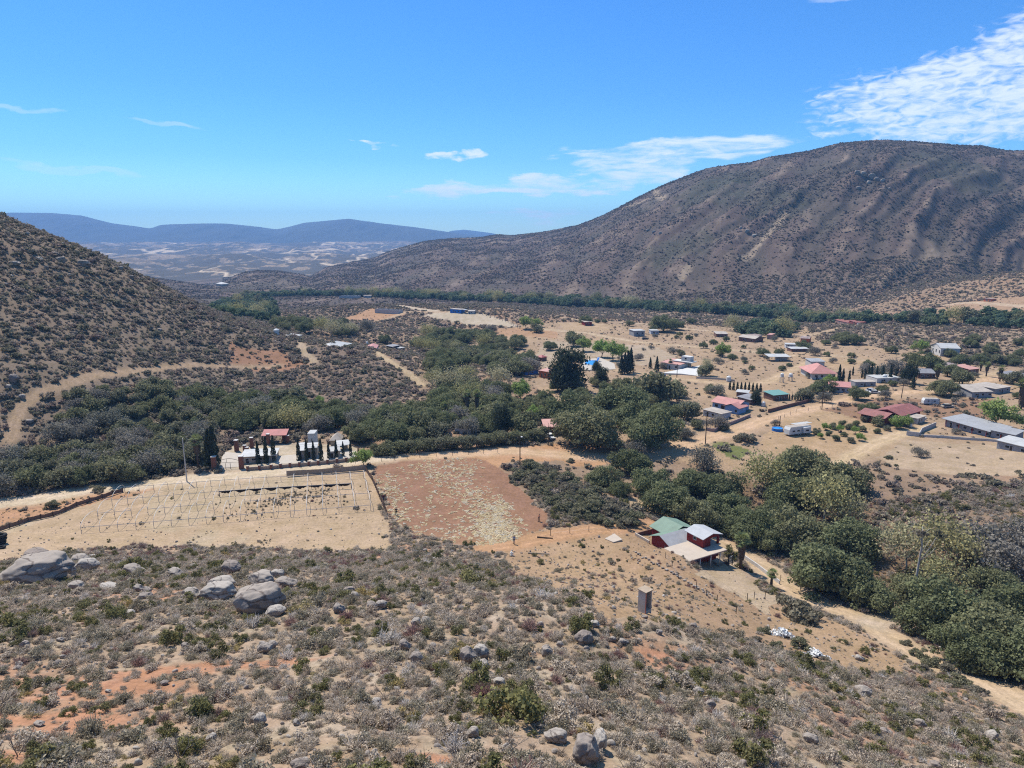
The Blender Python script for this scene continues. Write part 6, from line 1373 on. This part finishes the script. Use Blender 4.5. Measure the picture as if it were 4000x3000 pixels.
def tub():
    a = at(3036,1682); k = px_m(a); r = 21 / k; T = Thing('round_pool', 'round blue above ground pool left of the white trailer', 'swimming pool', a, clear=3); n = 24
    b = MB(); V = [(r*math.cos(6.283*i/n), r*math.sin(6.283*i/n), z) for z in (-.2, 1.0) for i in range(n)]; b.add(V, [(i,(i+1)%n,n+(i+1)%n,n+i) for i in range(n)]); T.part('side', b, M['cobalt'], smooth=True)
    b = MB(); b.add([(r*.97*math.cos(6.283*i/n), r*.97*math.sin(6.283*i/n), .85) for i in range(n)], [tuple(range(n))]); T.part('water', b, M['pool_water'])
    b = MB(); b.tube([(r*math.cos(6.283*i/n), r*math.sin(6.283*i/n), 1.0) for i in range(n+1)], .06, 5, False); T.part('rim', b, M['grey_metal'])
tub()
def tank(px, py, wpx, hpx, stand, label, mat='white_metal'):
    a = at(px, py); k = px_m(a); r = wpx/2/k; h = hpx/k; T = Thing('water_tank', label, 'water tank', a, group='water tanks of the valley', clear=1.5)
    z0 = stand/k
    if stand: 
        for x in (-r*.8, r*.8):
            for y in (-r*.8, r*.8): T.part('stand_leg', MB().box(x-.1,y-.1,-.4,x+.1,y+.1,z0), M['concrete'])
        T.part('platform', MB().box(-r*1.1,-r*1.1,z0,r*1.1,r*1.1,z0+.15), M['concrete'])
    b = MB().tube([(0,0,z0+.15),(0,0,z0+h*.8),(0,0,z0+h*.93),(0,0,z0+h)], [r,r,r*.7,r*.25], 16); T.part('tank_body', b, M[mat], smooth=False); T.part('lid', MB().tube([(0,0,z0+h),(0,0,z0+h+.12)], r*.28, 12), M[mat])
for q in [(1081,1308,22,24,0,'white round tank on the end of the left spur'),(1434,1348,9,14,0,'small tank above the tiny pink cottage'),(3053,1494,13,15,22,'water tank on tall concrete legs left of the pink hipped roof'),(3087,1488,15,14,16,'water tank above a blue pump house'),(3453,1492,17,22,8,'white dome topped tank beside the cypresses'),(2846,1490,18,22,0,'pale tank behind the olive trees of the white court'),(2982,1588,14,20,0,'small white tank right of the blue house'),(2496,1528,14,18,0,'white drum tank behind the oak canopy'),(2060,1592,22,22,0,'white block tank left of the oak canopy'),(3556,1668,12,14,0,'grey tank at the farmhouse end'),(3612,1640,12,12,0,'dark barrel tank by the farm shed')]: tank(*q)
def pole(px, py, hpx, label, arm=True, lamp=False, mat='dark_wood', lean=0):
    a = at(px, py); k = px_m(a); h = hpx/k/.95; T = Thing('utility_pole', label, 'utility pole', a, R(20), 'utility poles along the roads')
    T.part('pole', MB().tube([(0,0,-.4),(lean,0,h)], [.17,.12], 7), M[mat])
    if arm: T.part('crossarm', MB().box(-.9,-.06,h-.7,.9,.06,h-.55), M['dark_wood']); [T.part('insulator', MB().tube([(x,0,h-.55),(x,0,h-.35)], .05, 5), M['galv']) for x in (-.8,0,.8)]
    if lamp: T.part('lamp_arm', MB().tube([(0,0,h-.5),(0,-1.1,h-.1)], .04, 4), M['galv']); T.part('lamp_head', MB().box(-.2,-1.6,h-.2,.2,-1.0,h+.0), M['white_metal'])
    return T.o.matrix_basis @ Vector((0,0,h-.4))
P1 = pole(2031,1830,128,'dark utility pole with a lamp beside the ploughed field', lamp=True); P2 = pole(2755,1735,125,'brown utility pole at the road bend below the blue house'); P3 = pole(3210,1600,92,'utility pole on the reddish brush slope'); P4 = pole(3520,1556,62,'leaning utility pole by the village oak', lean=.5)
P0 = pole(730,1880,165,'pale slim pole standing on stones at the hoop yard', arm=False, mat='galv'); P5 = pole(2143,1738,75,'thin utility pole at the brick red roadside house'); P6 = pole(2644,1476,52,'slim pole on the white court'); P7 = pole(3045,1665,40,'short pole near the round pool', arm=False)
P8 = pole(-500,1940,170,'utility pole beyond the left picture edge', arm=False, mat='galv')
def wires(name, label, pts):
    o = pts[0]; b = MB()
    for dz in (0, -.45):
        for a_, b_ in zip(pts[:-1], pts[1:]):
            L = (b_ - a_).length; b.tube([a_.lerp(b_, i/10) - o + Vector((0, 0, dz - L*.02*4*(i/10)*(1-i/10))) for i in range(11)], .022, 4, False)
    m = b.obj(name, M['dark_void']); m.location = o; m['label'] = label; m['category'] = 'power line'
wires('power_line', 'thin black power line from the left edge over the walled yard to the road bend', [P8, P0, P1, P2, P3, P4])
# ---- rocks
def granite():
    m, t, b = mat_new('granite'); pos = t.new('ShaderNodeTexCoord').outputs['Object']; ri = t.new('ShaderNodeObjectInfo').outputs['Random']
    n = t.noise(pos, 1.3, 7, .65); n2 = t.noise(pos, 9, 4, .6); base = t.ramp(ri, [(0,(.23,.19,.16)),(.5,(.29,.25,.21)),(1,(.36,.325,.28))])
    c = t.mix(t.rng(n, .5, .68), base, (.19,.16,.145)); c = t.mix(t.math('MULTIPLY', t.rng(n2, .55, .7), .5), c, (.17,.16,.14)); vo = t.new('ShaderNodeTexVoronoi'); vo.feature = 'DISTANCE_TO_EDGE'; vo.inputs['Scale'].default_value = .5; t.put(vo.inputs['Vector'], t.vmath('ADD', pos, t.vmath('MULTIPLY', t.noise(pos, 1.5, 3, out='Color'), (.6,.6,.6))))
    c = t.mix(t.math('MULTIPLY', t.rng(vo.outputs['Distance'], .03, .006), .75), c, (.09,.07,.06)); t.put(b.inputs['Base Color'], c); b.inputs['Roughness'].default_value = .95
    bp = t.new('ShaderNodeBump'); bp.inputs['Strength'].default_value = .6; bp.inputs['Distance'].default_value = .08; t.put(bp.inputs['Height'], t.math('ADD', n, t.math('MULTIPLY', n2, .4))); t.l.new(bp.outputs[0], b.inputs['Normal']); return m
GR = granite()
def rock_mesh(seed, sub=5):
    bm = bmesh.new(); bmesh.ops.create_icosphere(bm, subdivisions=sub, radius=1); rs = random.Random(seed)
    pl = [(Vector((rs.gauss(0,1), rs.gauss(0,1), rs.gauss(0,.8))).normalized(), rs.uniform(.78,1.08)) for _ in range(12)]; off = rs.uniform(0, 50)
    from mathutils import noise as mn
    for v in bm.verts:
        c = v.co.copy(); c = c / (abs(c.x)**2.7 + abs(c.y)**2.7 + abs(c.z)**2.7) ** (1/2.7)
        for n_, d in pl:
            q = c.dot(n_)
            if q > d: c -= n_ * (q - d) * .97
        if c.z < .15: u_ = 1 - .14 * min(1, (.15 - c.z) / .5); c.x *= u_; c.y *= u_
        c *= 1 + .16 * mn.noise(c * 1.6 + Vector((off, 0, 0))) + .07 * mn.noise(c * 3.5 + Vector((0, off, 0))) + .035 * mn.noise(c * 9 + Vector((0, off, 0)))
        v.co = c
    e = [max(abs(v.co[i]) for v in bm.verts) for i in range(3)]
    for v in bm.verts: v.co = Vector((v.co.x / e[0], v.co.y / e[1], v.co.z / e[2]))
    me = bpy.data.meshes.new('boulder'); bm.to_mesh(me); bm.free(); me.polygons.foreach_set('use_smooth', [True]*len(me.polygons)); me.materials.append(GR); return me
RK = [rock_mesh(i) for i in range(7)]
def rock(cx, cy, w, h, label=None, name='boulder', i=None, deep=.85, sink=.5):
    a = at(cx, cy + h*.42); k = px_m(a); rx = w/2/k; rz = h/2/k/.9; o = bpy.data.objects.new(name, RK[i if i is not None else rnd.randrange(7)]); scene.collection.objects.link(o)
    ry = max(rx*deep*.8, rz*.8); o.location = (a.x, a.y + ry*.55, gz(a.x, a.y + ry*.3) + rz*.55); o.scale = (rx*1.04, ry, rz*1.08); o.rotation_euler = (rnd.uniform(-.15,.15), rnd.uniform(-.15,.15), rnd.choice([0, math.pi]) + rnd.uniform(-.35,.35))
    o['category'] = 'boulder' if w > 45 else 'rock'; o['group'] = 'granite rocks of the slopes'; o['label'] = label or ''; taken.append((a.x, a.y + ry*.3, max(rx*.75, .2))); ROCKS.append((o, cx, cy, w)); return o
ROCKS = []
for q in [(117,2228,250,100,'huge flat topped grey boulder at the left picture edge'),(125,2166,112,44,'grey slab boulder leaning behind the huge flat topped one'),(262,2226,58,58,'rounded pinkish boulder right of the huge flat topped one'),(334,2208,88,54,'dark angular boulder with a shaded front'),(304,2184,72,36,'grey boulder behind the dark angular one'),
 (517,2227,86,40,'pale flat slab boulder standing alone among shrubs'),(898,2217,84,52,'white domed boulder at the edge of the dry yard'),(841,2314,142,68,'broad pinkish white boulder left of the great dark one'),(862,2278,112,48,'pale boulder behind the broad pinkish white one'),(745,2320,82,46,'low pinkish boulder in shrubs'),
 (1015,2264,118,62,'grey boulder resting behind the great dark boulder'),(1012,2344,200,128,'great rounded boulder with a black shaded face'),(1073,2390,80,42,'smaller boulder at the foot of the great shaded one'),(1114,2277,86,44,'pale block right of the boulder pair'),(1081,2241,54,32,'small pointed boulder above the pale block'),
 (1828,2562,66,72,'left one of two joined dark boulders'),(1874,2550,72,66,'right one of two joined dark boulders'),(1888,2602,54,58,'pale boulder in front of the joined dark pair'),(2283,2495,72,60,'big pale egg shaped boulder mid slope'),(2290,2935,105,120,'tall cracked pale boulder at the bottom of the picture'),(2345,2900,52,90,'narrow pale slab boulder right of the tall cracked one'),(2170,2878,92,58,'broken boulder left of the tall cracked one'),(3377,2700,64,40,'grey boulder above straw grass on the right slope')]: rock(*q)
for q in [(233,2188,38,24),(355,2176,38,20),(682,2237,70,32),(753,2212,32,24),(538,2298,44,30),(571,2306,38,30),(562,2329,56,24),(290,2288,64,30),(418,2293,78,18),(1323,2378,46,46),(1450,2366,50,34),(1488,2362,46,34),(1625,2432,42,38),(1662,2428,42,38),(1581,2520,50,44),(1625,2570,56,44),(1852,2618,42,36),(1950,2666,54,32),(1469,2740,36,30),(1844,2862,52,46),(1168,2992,76,54),(1012,2814,52,52),(1157,2823,34,28),(1028,2532,66,50),(1062,2520,40,34),(1360,2306,50,26),(1382,2326,40,28),
 (2136,2545,46,50),(2322,2439,44,26),(2084,2552,20,18),(2393,2498,30,22),(2437,2508,42,28),(2708,2446,32,24),(2730,2702,44,36),(2777,2754,42,40),(2187,2518,28,24),(2110,2440,26,22),(3598,2828,44,38),(3170,2888,58,40),(3877,2876,58,32),(3657,2992,54,36),(3455,2858,46,26),(3360,2571,36,24),(3005,2419,14,14),(822,2882,40,40),(147,2828,44,18),(640,2668,34,18),(722,2522,36,24),(92,2518,36,32),(232,2500,30,18),(505,2394,46,24),(2575,2470,30,22),(2640,2460,26,18),(2520,2410,24,14),(3240,2860,30,22),(1290,2460,24,18),(1700,2300,20,16),(1660,2150,18,14),(1695,2185,18,16),(420,2700,24,12),(980,2600,20,14),(2480,2640,26,18),(1750,2730,22,16),(1500,2620,20,14),(3050,2940,30,24)]: rock(*q, name='rock')
for i in range(30):
    f = i / 29; rock(2484 + f * 300 + rnd.uniform(-5,5), 2158 + f * 172 + rnd.uniform(-4,4), rnd.uniform(7,17), rnd.uniform(6,10), 'pale stone in the line of stones down the slope beside the red house', 'kerb_stone')['group'] = 'line of pale stones'
for q in [(53,1029,42,18),(237,1012,38,24),(322,1028,52,26),(100,911,26,10),(465,1045,30,14),(622,1290,22,18),(267,1073,20,10),(180,1044,20,12),(50,1480,36,36),(510,1082,28,16),(45,1077,20,10),(150,1010,28,14),(208,990,34,14),(84,1550,24,20),(108,1647,36,16),(300,1150,14,10),(420,1190,14,10),(150,1230,14,10),(70,960,18,8),(240,950,16,8),(560,1160,14,8),(20,1110,18,10),(30,1510,26,16)]: rock(*q, name='hillside_rock')
for q in [(3350,672,22,16),(3375,682,26,20),(3405,690,30,24),(3428,700,24,18),(3450,705,20,14),(3355,735,22,14),(3395,712,18,14),(3475,738,14,10),(2555,905,16,12),(2580,910,14,10),(2530,900,14,10),(2920,905,20,14),(2950,920,22,12),(2895,890,14,10)]: rock(*q, name='crag_rock')
def label_rocks():
    by = {}
    for o, cx, cy, w in ROCKS:
        if o['label']: continue
        nm = o.name.split('.')[0]
        by.setdefault((nm, 'a' if cx < 1000 else 'b' if cx < 2000 else 'c' if cx < 2900 else 'd'), []).append(o)
    wh = {'a': 'in the scrub of the left near slope', 'b': 'in the scrub of the middle near slope', 'c': 'in the scrub below the concrete shelter', 'd': 'in the scrub of the right near slope'}
    for (nm, k), L in by.items():
        for o in L:
            o['label'] = {'rock': 'pale granite rock ' + wh[k], 'hillside_rock': 'pale granite rock on the steep left hillside', 'crag_rock': 'granite crag rock high on the brown mountain'}[nm]; o['group'] = o['label'].replace('rock', 'rocks')
label_rocks()
# white rubble heaps, tyres, planks
def heap(cx, cy, w, h, label, n=260):
    a = at(cx, cy + h*.3); k = px_m(a); b = MB(); rs = random.Random(int(cx)); 
    for _ in range(n):
        x, y = rs.gauss(0, w/4/k), rs.gauss(0, w/6/k); z = gz(a.x + x, a.y + y) - a.z + .1 + rs.uniform(0, 1.1) * max(0, 1 - abs(x)*k/w*2.2); s = rs.uniform(.14, .34)
        V = [Vector((x,y,z)) + Vector((rs.uniform(-1,1), rs.uniform(-1,1), rs.uniform(-1,1))).normalized() * s for _ in range(6)]; b.add(V, [(0,1,2),(0,2,3),(0,3,4),(0,4,1),(5,2,1),(5,3,2),(5,4,3),(5,1,4)])
    o = b.obj('rubble_heap', M['white_debris']); o.location = a; o['label'] = label; o['category'] = 'rubble heap'; taken.append((a.x, a.y, w/2.6/k))
heap(3060,2468,85,55,'longer heap of bright white rubble on the slope beside the creek track'); heap(3188,2545,62,66,'smaller right hand heap of bright white rubble'); heap(2000,2168,14,10,'little white stone heap below the ploughed field', 14)
def tyre(px, py, r, z, label, tilt=0):
    a = at(px, py); b = MB(); n, m = 20, 8; V = []
    for i in range(n):
        for j in range(m):
            A_, B_ = 6.283*i/n, 6.283*j/m; q = r*(.72 + .28*math.cos(B_)); V.append((q*math.cos(A_), q*math.sin(A_), r*.3*math.sin(B_) + r*.3))
    b.add(V, [(i*m+j, ((i+1)%n)*m+j, ((i+1)%n)*m+(j+1)%m, i*m+(j+1)%m) for i in range(n) for j in range(m)]); o = b.obj('tractor_tyre', M['rubber'], smooth=True); o.location = (a.x, a.y, a.z + z); o.rotation_euler = (tilt, 0, 0); o['label'] = label; o['category'] = 'tyre'; o['group'] = 'old tractor tyres'
tyre(-2,2125,1.25,0,'lowest tractor tyre of the stack at the left edge'); tyre(4,2125,1.2,.75,'middle tractor tyre of the stack at the left edge'); tyre(8,2124,1.15,1.45,'top tractor tyre of the stack at the left edge'); tyre(6,2142,.8,0,'single black tyre lying in front of the tyre stack')
def plank(p, q, label, mat='pale_wood', name='plank'):
    a, b_ = at(*p), at(*q); o = MB().tube([Vector((0,0,.15)), b_ - a + Vector((0,0,.15))], [.16,.1], 6).obj(name, M[mat]); o.location = a; o['label'] = label; o['category'] = 'log'
plank((2062,2162),(2146,2166),'pale fallen log on the tan slope below the field track',name='fallen_log'); plank((2098,2100),(2160,2105),'dark plank lying beside the orange field track','dark_wood'); plank((3495,2240),(3545,2260),'bleached log under the creek sycamore',name='fallen_log')
# bare leaning stalks and snags on the near slope
def snag(cx, cy, h, seed, label, mat=LM['s_white']):
    a = at(cx, cy); k = px_m(a); H = h/k; b = MB(); rs = random.Random(seed)
    def br(p, d, L, r, lv):
        q = p + d*L*.5 + Vector((rs.gauss(0,.06), rs.gauss(0,.06), 0))*L; e = p + d*L; b.tube([p, q, e], [r, r*.75, r*.35], 4)
        if lv < 3:
            for _ in range(3 if lv else 5): br(q.lerp(e, rs.random()), (d + Vector((rs.gauss(0,.6), rs.gauss(0,.6), rs.gauss(.1,.3)))).normalized(), L*rs.uniform(.4,.65), r*.5, lv+1)
    for _ in range(3): br(Vector((0,0,-.1)), Vector((rs.gauss(0,.5), rs.gauss(0,.5), 1)).normalized(), H*.6, .03, 0)
    o = b.obj('dead_snag', mat); o.location = a; o['label'] = label; o['category'] = 'dead bush'; o['group'] = 'bleached dead snags'; taken.append((a.x, a.y, .3))
for i, (cx, cy, h, w) in enumerate([(70,2950,120,'in the lower left corner'),(700,2960,130,'left of the bottom centre'),(1500,2720,80,'between shrubs in the middle of the slope'),(650,2205,60,'leaning at the edge of the dry yard'),(1990,2940,110,'at the bottom left of the cracked boulder'),(2770,2880,90,'on the lower right slope'),(3030,2900,80,'right of the lower right slope snag'),(3700,2620,60,'beside the creek track bushes'),(2480,2790,70,'below the big green shrub'),(2960,2930,80,'near the bottom right of the slope'),(1440,2990,60,'at the bottom edge right of a pale rock')]): snag(cx, cy, h, i, 'bleached dead snag ' + w)

# ---- people
def person(px, py, hpx, rz, label, top, legs, arms='down', hat=False, longhair=False, lean=0):
    a = at(px, py); H = hpx / px_m(a) / .93; s = H / 1.72; T = Thing('person', label, 'person', a, R(rz), clear=.6)
    J = {'pel': (0,0,.95), 'spi': (0,.01+lean*.2,1.18), 'che': (0,lean*.5,1.38), 'nec': (0,lean*.7,1.48), 'hd1': (0,-.01+lean*.8,1.56), 'hd2': (0,lean*.9,1.68)}
    E = [('pel','spi',.135,.125), ('spi','che',.125,.15), ('che','nec',.15,.055), ('nec','hd1',.055,.085), ('hd1','hd2',.085,.07)]
    for sx in (-1, 1):
        n = 'l' if sx < 0 else 'r'; st = .10 if sx < 0 else -.08
        J.update({n+'sh': (sx*.19, lean*.5, 1.40), n+'el': (sx*.27, .02+lean*.3, 1.13), n+'wr': (sx*.25, -.10, .90) if arms == 'down' else (sx*.12, -.28, 1.12), n+'hp': (sx*.09,0,.92), n+'kn': (sx*.11,-.04+st,.50), n+'an': (sx*.12,.03+st*2,.08), n+'to': (sx*.13,-.13+st*2,.03)})
        E += [('che',n+'sh',.15,.07), (n+'sh',n+'el',.06,.045), (n+'el',n+'wr',.042,.03), ('pel',n+'hp',.135,.095), (n+'hp',n+'kn',.095,.06), (n+'kn',n+'an',.055,.04), (n+'an',n+'to',.045,.03)]
    def skin(name, edges, mat, grow=0, root='pel'):
        ks = sorted({k for e in edges for k in e[:2]}, key=lambda k: k != root); rad = {}
        for e in edges: rad[e[0]] = max(rad.get(e[0], 0), e[2]); rad[e[1]] = max(rad.get(e[1], 0), e[3]) if e[1] not in rad else rad[e[1]]
        me = bpy.data.meshes.new(name); me.from_pydata([Vector(J[k])*s for k in ks], [(ks.index(e[0]), ks.index(e[1])) for e in edges], []); o = link_mesh(name, me, mat, T.o)
        md = o.modifiers.new('skin', 'SKIN'); sv = me.skin_vertices[0].data
        for i, k in enumerate(ks): r_ = min(rad[k], .16)*s + grow; sv[i].radius = (r_, r_*.8); sv[i].use_root = k == root
        o.modifiers.new('sub', 'SUBSURF').render_levels = 1; return o
    hands = []
    for n, sx in (('l', -1), ('r', 1)):
        w = Vector(J[n+'wr']); d = (w - Vector(J[n+'el'])).normalized(); J[n+'pa'] = tuple(w + d*.07); hands.append((n+'wr', n+'pa', .028, .034)); side = Vector((0,1,0)) if arms == 'down' else Vector((1,0,0))
        for f in range(4):
            b0 = w + d*.09 + side*(f-1.5)*.02; J[n+'f%d' % f] = tuple(b0 + d*(.045 + .012*(f in (1,2)))); J[n+'g%d' % f] = tuple(b0 + d*.075 - Vector((sx*.02,0,0))); hands += [(n+'pa', n+'f%d' % f, .03, .009), (n+'f%d' % f, n+'g%d' % f, .009, .007)]
        J[n+'th'] = tuple(w + d*.04 - side*.045); hands.append((n+'wr', n+'th', .028, .010))
    skin('body', E + hands, M['skin'])
    skin('shirt', [e for e in E if e[0] in ('pel','spi','che','lsh','rsh') and e[1] not in ('lhp','rhp','nec')], M[top], .018*s)
    skin('trousers', [e for e in E if e[0] in ('pel','lhp','rhp','lkn','rkn') and e[1] != 'spi'], M[legs], .016*s)
    hd = Vector(J['hd1'])*s; b = MB(); rs = random.Random(3); n, m = 12, 7; V = []
    for j in range(m):
        ph = .25 + j/(m-1)*(1.75 if longhair else 1.25)
        for i in range(n): th = 6.283*i/n; back = .5 - .5*math.cos(th - 1.57 - 3.14159); V.append((hd.x + .105*s*math.sin(ph)*math.cos(th), hd.y + .02*s + .115*s*math.sin(ph)*math.sin(th), hd.z + .04*s + .12*s*math.cos(ph) - (.22*s*max(0, math.sin(th)) if longhair and j == m-1 else 0)))
    b.add(V, [(j*n+i, j*n+(i+1) % n, (j+1)*n+(i+1) % n, (j+1)*n+i) for j in range(m-1) for i in range(n)] + [tuple(range(n))[::-1]]); T.part('hair', b, M['hair'], smooth=True)
    for sx in (-1, 1): T.part('eye', MB().tube([(hd.x+sx*.032*s, hd.y-.082*s, hd.z+.03*s), (hd.x+sx*.032*s, hd.y-.09*s, hd.z+.03*s)], .009*s, 6), M['hair']); T.part('shoe', MB().box(J['lan' if sx < 0 else 'ran'][0]*s-.05*s, J['lan' if sx < 0 else 'ran'][1]*s-.2*s, -.01, J['lan' if sx < 0 else 'ran'][0]*s+.05*s, J['lan' if sx < 0 else 'ran'][1]*s+.07*s, .08*s), M['black_cloth'])
    if hat: T.part('hat', MB().tube([(hd.x,hd.y,hd.z+.09*s),(hd.x,hd.y,hd.z+.11*s),(hd.x,hd.y,hd.z+.115*s),(hd.x,hd.y,hd.z+.2*s)], [.2*s,.19*s,.1*s,.08*s], 14), M['straw_hat'])
person(1499,1962,32,150,'person in a rust coloured top and straw hat beside the netted fence','red_cloth','denim',hat=True,lean=-.1)
person(1548,2014,31,200,'person in black clothes walking at the lower left of the ploughed field','black_cloth','black_cloth')
person(2105,2037,28,100,'person in dark red and black bending at the right edge of the ploughed field','red_cloth','black_cloth',arms='front',lean=-.12)
person(2008,2125,34,180,'person in a light blue top with long dark hair at the field corner','blue_cloth','denim',longhair=True)
# ---- pale dry plants on the ploughed field and weeds in the hoop yard
def build_crop():
    A = [((1500,1900),60,1.0),((1530,1960),60,.7),((1640,1810),60,.5),((1750,1830),70,.8),((1700,1850),60,.5),((1800,1900),60,.7),((1850,1950),60,1.0),((1900,2000),60,1.2),((1940,2050),70,1.5),((1970,2090),60,1.6),((1900,2080),60,1.2),((1560,2010),40,.4),((1700,1960),60,.3),((1640,2050),60,.35),((1780,2080),60,.5),((1830,1830),60,.5),((1960,1990),40,.8)]
    P = []
    for (cx, cy), r, d in A:
        c = at(cx, cy); k = px_m(c); n = int(165*d)
        for _ in range(n): P.append((c.x + rnd.gauss(0, r/k*.62), c.y + rnd.gauss(0, r/k*1.35)))
    P = np.array(P); ok = in_poly(P[:, 0], P[:, 1], field_xy); P = P[ok]; n = len(P); z = height(P[:, 0], P[:, 1]); s = np.clip(np.exp(nrs.normal(-1.15, .3, n)), .18, .55)
    LM['crop'] = leaf_mat('dry_crop_leaves', ramp3((.62,.50,.29), (.66,.55,.36), (.62,.56,.45)), var=.3)
    c = proto_collection('crop_plant', [dome_shrub('crop', LM['crop'], 110, .35, .3, 60 + i, 5) for i in range(3)])
    instancer('dry_crop_plants', np.column_stack([P, z]), nrs.randint(0, 3, n), np.stack([0*s, 0*s, nrs.rand(n)*6.28], -1), np.stack([s*1.7, s*1.2, s*.42], -1), c)
    W = []
    for cx, cy, r, n_ in [(1150,1940,50,60),(1250,1930,60,70),(1080,1965,50,40),(1000,1985,60,30),(1300,1960,50,20),(700,2135,60,12),(1030,2120,30,10),(900,2000,120,20)]:
        c_ = at(cx, cy); k = px_m(c_)
        for _ in range(n_): W.append((c_.x + rnd.gauss(0, r/k*.6), c_.y + rnd.gauss(0, r/k*.8)))
    W = np.array(W); n = len(W); z = height(W[:, 0], W[:, 1]); s = np.clip(np.exp(nrs.normal(-1.35, .35, n)), .12, .45)
    instancer('weeds', np.column_stack([W, z]), nrs.randint(0, 2, n), np.stack([0*s, 0*s, nrs.rand(n)*6.28], -1), np.stack([s, s, s*1.3], -1), proto_collection('weed', [PROTO[4][1], PROTO[3][1]]))
build_crop()
build_near_scrub(); build_far_scrub(); build_litter(); build_woods()
finish_labels()
# ------------------------------------------------------------------ the air
def build_haze():
    x0, x1, y0, y1, z0, z1 = -16500, 16500, -300, 12500, -150, 520
    V = [(x, y, z) for x in (x0, x1) for y in (y0, y1) for z in (z0, z1)]
    me = bpy.data.meshes.new('haze'); me.from_pydata(V, [], [(0,1,3,2),(4,6,7,5),(0,4,5,1),(2,3,7,6),(0,2,6,4),(1,5,7,3)])
    m = bpy.data.materials.new('air'); m.use_nodes = True; t = NT(m.node_tree); t.n.clear()
    o = t.new('ShaderNodeOutputMaterial'); v = t.new('ShaderNodeVolumePrincipled'); v.inputs['Color'].default_value = (.27, .55, 1, 1)
    v.inputs['Density'].default_value = HAZE_DENSITY; v.inputs['Anisotropy'].default_value = 0.0
    t.l.new(v.outputs[0], o.inputs['Volume'])
    link_mesh('haze', me, m, kind='stuff')
HAZE_DENSITY = 1.0e-4
build_haze()
